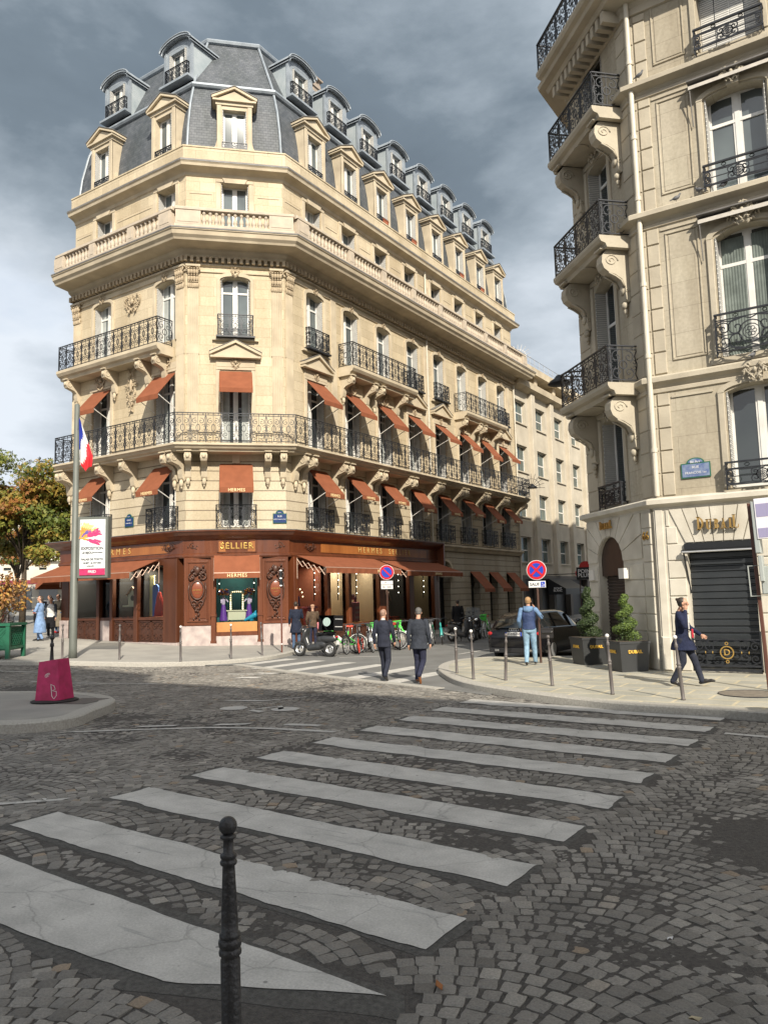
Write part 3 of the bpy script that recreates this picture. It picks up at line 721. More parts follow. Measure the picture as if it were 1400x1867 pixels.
strip([(-11.5, 11.5), (-10.7, 11.8)], .14, amp=.03); strip([(-10.7, 11.8), (-10.3, 12.6)], .18, amp=.03)
strip([(-15.6, 15.6), (-14.5, 15.9)], .14, amp=.03); strip([(-14.5, 15.9), (-13.9, 16.6)], .18, amp=.03); strip([(-14.6, 15.0), (-14.0, 15.2)], .3, amp=.08)
strip([(-14.9, 16.1), (-14.1, 16.3)], .2, amp=.06)
tag(lm.build('lane_markings', [PAINT]), kind='structure')

# side street asphalt with its own zebra, and the flush granite strip
sheet('side_street', [(-18.2, 17.4), (-17.3, 17.9), (-14.5, 16.75), (-11.3, 15.6), (-9.6, 15.15), (-8.45, 14.75), (-7.0, 14.2), (-7.0, 240), (-19.4, 240), (-19.4, 19), (-18.8, 17.6)], .001, ASPH)
g_ = MB()
g_.sweep([(-17.5, 18.0), (-14.5, 16.8), (-11.3, 15.65), (-9.6, 15.2), (-8.4, 14.8)], [(.17, -.02), (.17, .014), (-.12, .014), (-.12, -.02)])
tag(g_.build('granite_strip', [GRANITE]), kind='structure')
z2 = MB()
def strip2(p, q, w, z=.006):
    dx, dy = q[0] - p[0], q[1] - p[1]; l = math.hypot(dx, dy); nx, ny = -dy / l * w / 2, dx / l * w / 2
    ragged([(p[0] - nx, p[1] - ny), (q[0] - nx, q[1] - ny), (q[0] + nx, q[1] + ny), (p[0] + nx, p[1] + ny)], z, z2, .02, .1, int(p[0] * 9) % 50)
for i in range(6):   # stripes of the side street zebra, parallel to the street
    x = -17.2 + i * 1.42; strip2((x, 17.45 + (0 if i else .7) - i * .42), (x, 20.3 - i * .30), .5)
strip2((-15.9, 21.2), (-14.6, 22.3), .12); strip2((-12.6, 23.5), (-12.6, 27), .12)
tag(z2.build('side_zebra_crossing', [PAINT]), kind='structure')

# pavements ---------------------------------------------------------
def pavement(name, path, back, mtop, kerb=True):
    """path = kerb line with the road on its right-hand side"""
    pts = []; path = chaikin(path)
    for a, b in zip(path, path[1:]):
        pts.append(a)
        if (a[0] + 18) * (b[0] + 18) < 0: t = (-18 - a[0]) / (b[0] - a[0]); pts.append((-18, a[1] + (b[1] - a[1]) * t))
    pts.append(path[-1])
    mb = MB()
    mb.sweep(pts, [(0, -.05), (0, .105), (-.02, .122), (-.28, .124), (-.28, .10)], slope=True, caps=False)
    mb.mi = 1
    o = mb.build(name + '_kerb', [GRANITE, GRANITE]); tag(o, kind='structure')
    off = MB(); off.sweep(pts, [(-.27, .12)], slope=True, caps=False)
    ins = [(v[0], v[1]) for v in off.V]
    s = sheet(name, ins + back, .119, mtop); return s
pavement('far_pavement', [(-60, 15.2), (-30, 13.6), (-24.5, 13.55), (-23.6, 13.83), (-21.9, 15.0), (-19.6, 15.95), (-18.4, 17.3), (-17.85, 18.6), (-17.7, 19.8), (-18.1, 21.0), (-18.6, 22.4), (-18.9, 25), (-18.9, 150)][::1], [(-31.2, 150), (-31.2, 60), (-60, 60)], PAVE_L)
pavement('near_right_pavement', [(-7.95, 200), (-7.95, 22.9), (-8.3, 22.3), (-10.0, 22.0), (-10.7, 21.4), (-11.0, 20.4), (-10.85, 19.3), (-10.3, 17.95), (-9.3, 16.55), (-8.35, 15.4), (-7.5, 14.75), (-6.5, 14.2), (-5.5, 13.72), (-4.35, 13.26), (-3.6, 13.16), (-2.4, 13.16), (-1.8, 13.03), (14, 13.03)], [(14, 40), (-6, 200)], SLABS)
# traffic island at left
il = MB(); ip = [p for p in ISL]
il.sweep(ip[::-1], [(0, -.05), (0, .14), (-.03, .165), (-.30, .168), (-.30, .14)], caps=False, slope=True)
tag(il.build('traffic_island_kerb', [GRANITE]), kind='structure')
off = MB(); off.sweep(ip[::-1], [(-.28, 0)], caps=False); sheet('traffic_island', [(v[0], v[1]) for v in off.V], .16, PAVE_L)
# the pavement the near bollard stands on
pavement('near_pavement', [(-16, -2.9), (-6, -.1), (-3.7, 1.3), (-2.2, 2.2), (-.7, 3.1), (6, 7.0), (16, 8.4)], [(16, -7), (-16, -7)], PAVE_L)
# ================================================================ corner building with the saddler's shop
root = empty('corner_apartment_building', (-22.3, 22.9, .2), 0, 'cream stone corner apartment building with slate mansard roof and mahogany shop front', 'building')
AX0, AX1, AY = -31.3, -23.74, 21.49
BX, BY0, BY1 = -20.87, 24.36, 48.1
FA = FR(AX0, AY, 0, root); FC = FR(AX1, AY, PI / 4, root); FB = FR(BX, BY0, PI / 2, root)
LA, LC, LB = AX1 - AX0, math.hypot(BX - AX1, BY0 - AY), BY1 - BY0
PATH = [(-31.3, 36), (AX0, AY), (AX1, AY), (BX, BY0), (BX, BY1), (-33, BY1)]
WA = [-29.15 - AX0, -24.95 - AX0]; WC = [2.03]; WB = [y - BY0 for y in (26.45, 29.2, 32.0, 34.85, 37.7, 40.5, 43.3, 46.0)]
FACES = ((FA, LA, WA), (FC, LC, WC), (FB, LB, WB))
WW = 1.22
def rpart(mb, name, mats, parent=None):
    """part given in world coordinates"""
    r = root.location; return mb.build(name, mats, parent or root, (-r.x, -r.y, -r.z))

# walls, storey by storey
w = [MB(), MB()]
for fr, L, ws in FACES:
    for k, (z0, z1, wa, wb, ar, dep) in enumerate(((4.6, 8.2, 4.98, 7.6, .0, .38), (8.2, 12.75, 8.4, 11.5, .0, .38), (12.75, 16.4, 12.95, 15.6, .16, .38), (16.4, 20.6, 17.45, 19.75, 0, .42))):
        m_ = MB(); wall(m_, 0, L, z0, z1, [(u, WW if k < 3 else 1.15, wa, wb, ar) for u in ws], 0, dep)
        fr.put(m_, 'wall', [STONE_G if k == 0 else STONE])
# hidden sides and back so the block is closed
b = MB(); b.poly([(AX0, 36, 0), (AX0, AY, 0), (AX0, AY, 20.6), (AX0, 36, 20.6)]); b.poly([(BX, BY1, 0), (-33, BY1, 0), (-33, BY1, 21), (BX, BY1, 21)]); b.poly([(AX0, 36, 0), (AX0, 36, 20.6), (-33, BY1, 20.6), (-33, BY1, 0)])
rpart(b, 'side_wall', [STONE])

# cornices and string courses
c = MB(); c.sweep(PATH, [(0, 15.72), (.06, 15.74), (.06, 15.80), (0, 15.83)]); c.sweep(PATH, [(0, 15.98), (.10, 16.02), (.10, 16.08)], caps=False)
c.sweep(PATH[1:], [(0, 16.34), (.16, 16.34), (.20, 16.42), (.32, 16.5), (.36, 16.6), (1.02, 16.66), (1.06, 16.74), (1.16, 16.84), (1.20, 17.0), (1.24, 17.02), (1.24, 17.08), (0, 17.16)])
rpart(c, 'main_cornice', [STONE_PLAIN])
ld = MB(); ld.sweep(PATH[1:], [(1.262, 17.06), (1.262, 17.115), (.9, 17.16)], caps=False); rpart(ld, 'cornice_flashing', [LEAD])
d = MB()
for fr, L, ws in FACES:
    dd = MB(); n = int(L / .24)
    for i in range(n + 1):
        x = L * i / n; dd.box(x - .065, x + .065, -.26, -.03, 16.12, 16.34)
    fr.put(dd, 'dentil_band', [STONE_D])
c = MB(); c.sweep(PATH[1:], [(0, 19.95), (.05, 19.98), (.09, 20.1), (.22, 20.18), (.42, 20.24), (.45, 20.34), (.5, 20.40), (.5, 20.46), (.3, 20.52)]); rpart(c, 'upper_cornice', [STONE_PLAIN])
c = MB(); c.sweep(PATH[1:], [(.505, 20.40), (.505, 20.48), (.27, 20.535)], caps=False); rpart(c, 'upper_cornice_flashing', [LEAD])
c = MB(); c.sweep(PATH[1:], [(.26, 20.4), (.26, 21.12), (.29, 21.14), (.29, 21.2), (-.35, 21.2)]); rpart(c, 'parapet', [STONE])
# parapet balustrade over the cornice
def baluster_mb(mb, x, y, z0, h):
    k = h / .62
    mb.lathe([(.085, 0), (.085, .05 * k), (.05, .07 * k), (.088, .16 * k), (.098, .22 * k), (.078, .32 * k), (.045, .43 * k), (.05, .50 * k), (.078, .53 * k), (.085, .62 * k)], (x, y, z0), 8)
for fr, L, ws in FACES:
    o = .98; e = o * math.tan(PI / 8)
    x0 = .08 if fr is FA else -e; x1 = L + e if fr is not FB else L + .0
    bm_ = MB(); bm_.box(x0, x1, -o - .13, -o + .13, 17.16, 17.30); bm_.bbox(x0 + .004, x1 - .004, -o - .15, -o + .15, 17.88, 18.04, .03)
    ped = [x0 + .55, x1 - .55] if fr is FC else ([x0 + .3, x0 + 2.7, x0 + 5.3, x1 - .45] if fr is FA else [x0 + .45] + [u + 1.42 for u in ws[:-1]] + [x1 - .3])
    for p in ped:
        hw = .36 if p in (ped[0], ped[-1]) else .2
        if fr is FC: hw = .5
        bm_.box(p - hw, p + hw, -o - .135, -o + .135, 17.30, 17.88)
        bm_.box(p - hw + .08, p + hw - .08, -o - .15, -o - .12, 17.38, 17.80)
    for i in range(len(ped) - 1):
        a, b_ = ped[i] + (.36 if i == 0 else .2), ped[i + 1] - (.36 if i == len(ped) - 2 else .2)
        if fr is FC: a, b_ = ped[0] + .5, ped[1] - .5
        n = max(1, round((b_ - a) / .245))
        for k in range(n): bm_.sm = True; baluster_mb(bm_, a + (b_ - a) * (k + .5) / n, -o, 17.30, .58); bm_.sm = False
    fr.put(bm_, 'balustrade', [mat('grey_cream_stone', (.54, .46, .36), .85, nscale=3, col2=(.42, .36, .29), bump=.2)])

# ---- windows --------------------------------------------------------------
MC = {}
def win_meshes(key, W_, H, arch=0, transom=None, doors=True, curtain=False):
    if key in MC: return MC[key]
    f = MB(); t = .055
    f.box(-W_ / 2, -W_ / 2 + t, 0, .06, 0, H); f.box(W_ / 2 - t, W_ / 2, 0, .06, 0, H); f.box(-W_ / 2 + t, W_ / 2 - t, 0, .06, H - t, H); f.box(-W_ / 2 + t, W_ / 2 - t, 0, .06, 0, .10)
    f.box(-.055, .055, -.012, .06, .10, H - t)
    for s in (-1, 1): f.box(s * .055 if s > 0 else -.10, .10 if s > 0 else -.055, .005, .055, .10, H - t); f.box(min(s * (W_ / 2 - t), s * (W_ / 2 - t - .045)), max(s * (W_ / 2 - t), s * (W_ / 2 - t - .045)), .005, .055, .10, H - t)
    if transom: f.box(-W_ / 2 + t, W_ / 2 - t, -.008, .058, transom - .04, transom + .04)
    g = MB(); g.poly([(-W_ / 2 + .02, .03, .02), (W_ / 2 - .02, .03, .02), (W_ / 2 - .02, .03, H - .02), (-W_ / 2 + .02, .03, H - .02)])
    s = MB(); s.box(-.012, .012, 0, .30, 0.02, H - .03)
    cu = MB()
    for sx in (-1, 1):
        n = 8; x0, x1 = (-W_ / 2 + .06, -.08) if sx < 0 else (.08, W_ / 2 - .06)
        if sx > 0: x0 = W_ / 2 - .36
        else: x1 = -W_ / 2 + .36
        pts = [(x0 + (x1 - x0) * i / n, .022 - .0 * (i % 2), 0) for i in range(n + 1)]
        for a, b_ in zip(pts, pts[1:]): cu.poly([(a[0], .026, .12), (b_[0], .026, .12), (b_[0], .026, H - .06), (a[0], .026, H - .06)])
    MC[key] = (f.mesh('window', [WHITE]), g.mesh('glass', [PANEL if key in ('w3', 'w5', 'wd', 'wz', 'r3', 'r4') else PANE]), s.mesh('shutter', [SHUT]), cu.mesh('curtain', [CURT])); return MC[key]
def put_window(fr, u, z, W_, H, y, key, transom=None, shutters=(1, 1), curtain=False, name='window'):
    f, g, s, cu = win_meshes(key, W_, H, 0, transom)
    o = fr.put(None, name, None, u, y, z, me=f)
    add_mesh('glass', g, o)
    for sx, on in zip((-1, 1), shutters):
        if on: add_mesh('shutter', s, o, (sx * (W_ / 2 - .03), -.315, 0))
    if curtain: add_mesh('curtain', cu, o)
    return o
rnd = random.Random(3)
for fr, L, ws in FACES:
    for u in ws:
        put_window(fr, u, 4.98, WW, 2.62, .33, 'w1', 2.0, curtain=rnd.random() < .4)
        put_window(fr, u, 8.4, WW, 3.1, .33, 'w2', 2.4, curtain=rnd.random() < .4)
        put_window(fr, u, 12.95, WW, 2.65, .33, 'w3', None if fr is FC else 2.05, curtain=rnd.random() < .5)
        put_window(fr, u, 17.45, 1.15, 2.3, .37, 'w5', None, curtain=rnd.random() < .4)

# window surrounds
su = MB
for fr, L, ws in FACES:
    for u in ws:
        m_ = MB()
        h = WW / 2
        # first floor: plain flat arch with key block
        m_.bbox(u - .16, u + .16, -.06, .05, 7.6, 8.05, .015)
        fr.put(m_, 'key_block', [STONE_PLAIN]); m_ = MB()
        # second floor: eared architrave, carved frieze panel
        for a, b_ in ((u - h - .2, u - h - .03), (u + h + .03, u + h + .2)): m_.bbox(a, b_, -.06, .02, 8.36, 11.55, .015)
        m_.bbox(u - h - .2, u + h + .2, -.065, .02, 11.55, 11.68, .015)
        m_.bbox(u - h - .2, u + h + .2, -.045, .02, 11.68, 11.98, .015)
        fr.put(m_, 'window_surround', [STONE_PLAIN]); m_ = MB()
        # third floor arched architrave
        for a, b_ in ((u - h - .17, u - h - .02), (u + h + .02, u + h + .17)): m_.bbox(a, b_, -.07, .02, 12.9, 15.46, .015)
        o_ = arc(u, 15.46, h + .17, .32, PI, 0, 10); i_ = arc(u, 15.44, h + .02, .18, PI, 0, 10)
        for k in range(10): m_.prism([i_[k], i_[k + 1], o_[k + 1], o_[k]], -.07, .02)
        fr.put(m_, 'window_surround', [STONE_PLAIN]); m_ = MB()
        # fifth floor surround with wedge lintel
        for a, b_ in ((u - .80, u - .60), (u + .60, u + .80)): m_.bbox(a, b_, -.05, .02, 17.16, 19.76, .012)
        m_.bbox(u - .80, u + .80, -.05, .02, 19.77, 19.93, .012)
        m_.prism([(u - .42, 19.74), (u + .42, 19.74), (u + .52, 19.94), (u - .52, 19.94)], -.10, .02)
        fr.put(m_, 'window_surround', [STONE_PLAIN])
    m_ = MB()
    # panels between fifth floor windows
    e = [0.15] + [x for u in ws for x in (u - .95, u + .95)] + [L - .15]
    for a, b_ in zip(e[::2], e[1::2]):
        if b_ - a > .5:
            for zz in (18.02, 19.2):
                m_ = MB(); m_.box(a, b_, -.02, .01, zz, zz + .03); fr.put(m_, 'panel_moulding', [STONE_PLAIN])

# ---- carved ornaments -----------------------------------------------------
def ornament(seed, w_, h, n, depth=.1):
    """acanthus-like relief: curled leaves and scrolls, mirrored left and right"""
    r = random.Random(seed); mb = MB(); mb.sm = True; T0 = mb.T
    for i in range(n):
        t = (i + .5) / n; x = r.uniform(.03, .5) * w_ * (1 - .6 * abs(1.6 * t - .9)); z = (t - .5) * h; L_ = r.uniform(.05, .11) * min(1, h * 1.6); an = r.uniform(-.9, .9)
        for s in (-1, 1):
            mb.T = Matrix.Translation((s * x, -depth * r.uniform(.25, .6), z)) @ Matrix.Rotation(s * an, 4, 'Y') @ Matrix.Rotation(r.uniform(-.4, .4), 4, 'X')
            mb.ell((0, 0, 0), (L_ * .38, L_ * .28, L_), 6, 5); mb.ell((s * L_ * .4, -.01, L_ * .5), (L_ * .5, L_ * .2, L_ * .22), 6, 4)
    mb.T = T0
    mb.ell((0, -depth * .45, h * .1), (w_ * .09, depth * .5, h * .16), 8, 6)
    for s in (-1, 1):
        mb.tube([(x, -.03, z) for x, z in spiral(s * w_ * .26, h * .15, .01, w_ * .17, 0, 2 * PI * 1.3, 14, s, 1)], .018 * max(.7, min(1.2, w_)), 5)
        mb.tube([(0, -.04, -h * .45), (s * w_ * .14, -.05, -h * .2), (s * w_ * .3, -.04, -h * .02)], .02, 5)
    return mb
KEY = ornament(1, .5, .42, 9, .1).mesh('keystone', [STONE_D])
GARL = ornament(5, 1.3, .75, 22, .12).mesh('carved_garland', [STONE_D])
DROP = ornament(8, .75, 1.9, 26, .14).mesh('carved_drop', [STONE_D])
KEYB = ornament(11, 1.0, .65, 16, .13).mesh('carved_cartouche', [STONE_D])
for fr, L, ws in FACES:
    for u in ws: fr.put(None, 'keystone', None, u, -.06, 15.78, me=KEY)
mid = (WA[0] + WA[1]) / 2
FA.put(None, 'carved_garland', None, mid, -.03, 15.1, me=GARL); FA.put(None, 'carved_drop', None, mid, -.03, 11.2, me=DROP)
for u in WA: FA.put(None, 'carved_cartouche', None, u, -.05, 11.92, me=KEYB)
for u in WB[1:3] + WB[5:7]: FB.put(None, 'carved_cartouche', None, u, -.05, 11.92, me=KEYB)
# pediments where no balcony shelters the second floor windows
for fr, us in ((FC, WC), (FB, [WB[0], WB[3], WB[4], WB[7]])):
    for u in us:
        m_ = MB(); h = .98
        m_.prism([(u - h, 12.1), (u + h, 12.1), (u + h, 12.2), (u, 12.66), (u - h, 12.2)], -.16, .01)
        m_.box(u - h - .06, u + h + .06, -.26, .01, 12.03, 12.11)
        for s in (-1, 1): m_.prism([(u + s * (h + .08), 12.14), (u + s * (h + .08), 12.25), (u, 12.78), (u, 12.67)][::s], -.27, .01)
        m_.box(u - .95, u + .95, -.14, .01, 12.80, 12.88)
        fr.put(m_, 'pediment', [STONE_PLAIN])
        lf = MB()
        for s in (-1, 1): lf.prism([(u + s * (h + .10), 12.265), (u + s * (h + .10), 12.285), (u, 12.81), (u, 12.79)][::s], -.29, .0)
        fr.put(lf, 'pediment_flashing', [LEAD])
        fr.put(None, 'carved_frieze', None, u, -.05, 11.83, me=KEY)
# ---- pilasters with corinthian capitals -----------------------------------
def pilaster(fr, u, w_=.52, y=0, rz=0):
    m_ = MB(); n = 6
    m_.box(-w_ / 2, w_ / 2, -.05, .0, 8.36, 15.05); m_.box(-w_ / 2 - .04, w_ / 2 + .04, -.09, 0, 8.36, 8.75); m_.box(-w_ / 2 - .02, w_ / 2 + .02, -.07, 0, 12.2, 12.6)
    for i in range(n):
        x = -w_ / 2 + w_ * (i + .5) / n; m_.bbox(x - .028, x + .028, -.075, -.05, 8.8, 15.0, .012)
    m_.box(-w_ / 2 - .08, w_ / 2 + .08, -.20, 0, 15.92, 16.0)
    o = fr.put(m_, 'pilaster', [STONE_PLAIN], u, y, 0, rz=rz)
    cp = MB(); cp.sm = True; r = random.Random(4)
    for row, (zz, k) in enumerate(((15.15, 5), (15.42, 4), (15.7, 4))):
        for i in range(k):
            x = -w_ / 2 + w_ * (i + .5) / k; cp.ell((x, -.07 - .03 * row, zz), (.065, .05 + .02 * row, .15), 7, 5); cp.ell((x, -.12 - .04 * row, zz + .11), (.05, .04, .03), 6, 4)
    for s in (-1, 1): cp.tube([(x, -.16, z) for x, z in spiral(s * w_ * .45, 15.82, .01, .11, 0, 2 * PI * 1.4, 12, s)], .028, 5)
    cp.tube([(-w_ / 2, -.06, 15.05), (w_ / 2, -.06, 15.05)], .03, 6)
    cp.build('capital', [STONE_D], o)
    return o
pilaster(FA, .30); pilaster(FA, LA - .27, .44); pilaster(FC, .30, .44); pilaster(FC, LC - .30, .44); pilaster(FB, .30, .44)
for u in (WB[0] + 1.36, WB[3] + 1.4, WB[7] + 1.15):
    m_ = MB(); m_.bbox(u - .2, u + .2, -.05, .01, 8.36, 15.9, .01); FB.put(m_, 'pilaster_strip', [STONE_PLAIN])

# ---- balconies ------------------------------------------------------------
CPROF = [(0, 0), (0, -1.05), (-.07, -1.12), (-.16, -1.0), (-.2, -.82), (-.22, -.62), (-.36, -.50), (-.58, -.44), (-.74, -.40), (-.80, -.28), (-.78, -.10), (-.72, 0)]
cm = MB(); cm.prismx(CPROF, -.13, .13)
cm.sm = True
for s in (-1, 1): cm.tube([(s * .135, y, z) for y, z in [(-.62 + .13 * math.cos(a), -.22 + .13 * math.sin(a)) for a in np.linspace(0, 2 * PI, 9)]], .02, 5)
cm.ell((0, -.12, -1.2), (.10, .09, .16), 8, 6); cm.ell((0, -.10, -1.36), (.05, .05, .08), 7, 5); cm.ell((0, -.81, -.2), (.09, .05, .1), 8, 6)
cm.sm = False; cm.box(-.16, .16, -.84, 0, 0, .05)
CORB = cm.mesh('corbel', [STONE_PLAIN])
def corbel(fr, u, z, parent=None, k=1): 
    o = fr.put(None, 'corbel', None, u, 0, z, me=CORB); o.scale = (k, k, k); return o
# long second floor balcony
sl_ = MB(); e = 0
sl_.sweep(PATH[1:5], [(0, 7.98), (.72, 7.98), (.74, 8.04), (.84, 8.08), (.90, 8.16), (.97, 8.2), (.97, 8.27), (.9, 8.30), (0, 8.33)])
bal = rpart(sl_, 'long_balcony', [STONE_PLAIN])
def wchild(mb, name, mats, fr, parent):
    w_ = fr.W(0, 0, 0); o = mb.build(name, mats, parent, (w_[0], w_[1], 0), fr.phi); return o
for fr, L, ws in FACES:
    o_ = .88; e = o_ * math.tan(PI / 8); x0 = .04 if fr is FA else -e; x1 = L + e if fr is not FB else L
    r_ = MB(); railing(r_, x0, x1, 8.30, 1.22, -o_, .60, True)
    if fr is FA: railing_side(r_, -o_, 0, x0, 8.30, 1.22)
    if fr is FB: railing_side(r_, -o_, 0, x1, 8.30, 1.22)
    wchild(r_, 'railing', [IRON], fr, bal)
for u in (.35, 2.9, 4.5, LA - .5, LA - .1): corbel(FA, u, 7.98)
corbel(FA, .05, 7.98)
for u in (.75, LC - .75): corbel(FC, u, 7.98, k=.95)
corbel(FC, .12, 7.98, k=.95); corbel(FC, LC - .12, 7.98, k=.95)
for i, u in enumerate(WB[:-1]):
    for s in (-.24, .24): corbel(FB, u + 1.4 + s, 7.98)
corbel(FB, .5, 7.98); corbel(FB, 1.05, 7.98); corbel(FB, LB - .35, 7.98)
# shorter third floor balconies
def short_balcony(fr, x0, x1, z, dep, h=1.15, cb=()):
    s_ = MB(); s_.prismx([(0, z - .42), (-dep + .25, z - .42), (-dep + .2, z - .3), (-dep + .08, z - .24), (-dep, z - .12), (-dep, z), (0, z)][::-1], x0, x1)
    o = fr.put(s_, 'balcony', [STONE_PLAIN]); r_ = MB()
    railing(r_, x0 + .06, x1 - .06, z, h, -dep + .08, .58); railing_side(r_, -dep + .08, 0, x0 + .06, z, h); railing_side(r_, -dep + .08, 0, x1 - .06, z, h)
    r_.build('railing', [IRON], o)
    for u in cb: corbel(fr, u, z - .42, k=.9)
short_balcony(FA, .0, LA - .75, 12.62, .88, cb=(.45, WA[0] + 1.0, WA[1] - 1.0, LA - 1.15))
short_balcony(FB, WB[1] - 1.05, WB[3] - .95, 12.62, .88, cb=(WB[1] - .8, WB[1] + 1.1, WB[2] - 1.05, WB[2] + 1.05))
short_balcony(FB, WB[5] - 1.05, WB[7] - .95, 12.62, .88, cb=(WB[5] - .8, WB[5] + 1.1, WB[6] - 1.05, WB[6] + 1.05))
# small railings in front of single windows
rm = MB(); railing(rm, -.72, .72, 0, .92, -.26, .48); railing_side(rm, -.26, 0, -.72, 0, .92); railing_side(rm, -.26, 0, .72, 0, .92); rm.box(-.80, .80, -.32, -.02, -.07, -.0)
RM = rm.mesh('balconette', [IRON])
for fr, us in ((FC, WC), (FB, [WB[0], WB[3], WB[4], WB[7]])):
    for u in us: fr.put(None, 'balconette', None, u, 0, 12.96, me=RM)
rm = MB(); railing(rm, -.80, .80, 0, 1.0, -.30, .52); railing_side(rm, -.30, 0, -.80, 0, 1.0); railing_side(rm, -.30, 0, .80, 0, 1.0)
RM2 = rm.mesh('balconette', [IRON])
for fr, L, ws in FACES:
    for u in ws: fr.put(None, 'balconette', None, u, 0, 4.88, me=RM2)

# ---- awnings over first and second floor windows ---------------------------
def awning_mesh(W_, out, drop, val, arm=True):
    a = MB(); h = W_ / 2
    a.poly([(-h, -.03, 0), (-h, -out, -drop), (h, -out, -drop), (h, -.03, 0)]); a.poly([(-h, -.025, -.012), (h, -.025, -.012), (h, -out + .005, -drop - .012), (-h, -out + .005, -drop - .012)])
    a.box(-h, h, -out - .006, -out + .006, -drop - val, -drop)
    return a.mesh('awning', [AWN])
AWM = awning_mesh(1.34, .95, 1.02, .2); ar_ = MB()
for s in (-1, 1): ar_.tube([(s * .64, -.02, -1.45), (s * .64, -.93, -1.04)], .018, 5)
ar_.tube([(-.66, -.03, -.03), (.66, -.03, -.03)], .02, 5)
for s in (-1, 1): ar_.tube([(s * .66, -.03, 0), (s * .66, -.03, -2.3)], .018, 5)
ARM = ar_.mesh('awning_frame', [WHITE])
HT = text_mesh('HERMES', .17, .003, 'lettering', 1.15, bevel=.004); HT.materials.append(mat('pale_gold_letters', (.72, .55, .30), .5))
for fr, L, ws in FACES:
    for u in ws:
        for z in (7.58, 11.5):
            o = fr.put(None, 'awning', None, u, 0, z, me=AWM); o.scale = (1, rnd.uniform(.9, 1.06), rnd.uniform(.9, 1.07)); add_mesh('awning_frame', ARM, o)
            if z < 8: add_mesh('lettering', HT, o, (0, -.962, -1.13))
# one awning on the hidden side face, seen edge-on
sd = MB(); sd.poly([(0, 0, 0), (-1.2, 0, -1.0), (-1.2, 1.3, -1.0), (0, 1.3, 0)]); sd.poly([(0, 0, -.01), (0, 1.3, -.01), (-1.2, 1.3, -1.01), (-1.2, 0, -1.01)]); sd.box(-1.21, -1.2, 0, 1.3, -1.25, -1.0)
SDM = sd.mesh('awning', [AWN])
for z in (7.58, 11.5): add_mesh('awning', SDM, root, (AX0 - root.location.x, 22.6 - root.location.y, z - .2))

# ---- mansard roof ----------------------------------------------------------
RP = [(-31.3, 36), (AX0, AY), (AX1, AY), (BX, BY0), (BX, BY1), (-33, BY1)]
r1 = MB(); r1.sweep(RP, [(-.12, 21.2), (-.22, 22.3), (-.42, 23.5), (-.72, 24.55)], caps=False); lower = rpart(r1, 'lower_roof_slope', [SLATE])
r2_ = MB(); r2_.sweep(RP, [(-.74, 24.66), (-2.15, 27.75)], caps=False); rpart(r2_, 'upper_roof_slope', [SLATE])
z_ = MB(); z_.sweep(RP, [(-.70, 24.48), (-.60, 24.50), (-.54, 24.58), (-.56, 24.68), (-.66, 24.74), (-.80, 24.72)], caps=False)
z_.sweep(RP, [(-2.12, 27.7), (-2.02, 27.74), (-1.98, 27.84), (-2.04, 27.93), (-2.2, 27.96), (-7.5, 28.5)], caps=False)
def offpt(i, o):
    t = MB(); t.sweep(RP, [(o, 0)], caps=False); return t.V[i]
for i in (1, 2, 3, 4):
    a = [offpt(i, o)[:2] + (z,) for o, z in ((-.08, 21.2), (-.18, 22.3), (-.38, 23.5), (-.68, 24.5))]; z_.tube(a, .055, 6)
    a = [offpt(i, o)[:2] + (z,) for o, z in ((-.72, 24.7), (-2.12, 27.8))]; z_.tube(a, .055, 6)
rpart(z_, 'zinc_flashing', [ZINC])
# stone dormers with pediments, zinc dormers above
dm = MB()
wall(dm, -.74, .74, 21.15, 23.35, [(0, 1.02, 21.22, 23.02, 0)], -.18, .30)
for s in (-1, 1):
    dm.poly([(s * .74, -.18, 21.15), (s * .74, 1.0, 21.15), (s * .74, 1.0, 23.35), (s * .74, -.18, 23.35)][::s])
    dm.bbox(min(s * .56, s * .74), max(s * .56, s * .74), -.22, -.16, 21.18, 23.2, .012)
    dm.prism([(s * .74, 21.2), (s * .74, 21.75), (s * .80, 21.45), (s * .98, 21.2)][::-s], .0, .12)
dm.box(-.80, .80, -.24, .9, 23.2, 23.34); dm.box(-.92, .92, -.34, .9, 23.34, 23.42)
dm.prism([(-.86, 23.42), (.86, 23.42), (0, 23.86)], -.24, 1.2)
for s in (-1, 1): dm.prism([(s * .96, 23.42), (s * .96, 23.53), (0, 24.02), (0, 23.91)][::s], -.35, 1.2)
DM = dm.mesh('stone_dormer', [STONE_PLAIN])
dl = MB()
for s in (-1, 1): dl.prism([(s * .99, 23.532), (s * .99, 23.56), (0, 24.05), (0, 24.024)][::s], -.38, 1.2)
DLM = dl.mesh('dormer_roof', [LEAD])
sr = MB(); railing(sr, -.53, .53, 0, .34, -.05, .35, False)
SR = sr.mesh('window_rail', [IRON])
zd = MB()
wall(zd, -.86, .86, 24.62, 26.75, [(0, 1.06, 24.72, 26.42, 0)], .55, .25)
for s in (-1, 1):
    zd.mi = 1; zd.poly([(s * .86, .55, 24.55), (s * .86, 2.4, 24.55), (s * .86, 2.4, 26.9), (s * .86, .55, 26.75)][::s]); zd.mi = 0
    zd.box(min(s * .78, s * .92), max(s * .78, s * .92), .50, .62, 24.55, 26.7); zd.box(min(s * .86, s * .90), max(s * .86, s * .90), .62, 2.2, 26.45, 26.6)
o_ = arc(0, 26.62, 1.02, .50, PI, 0, 12)
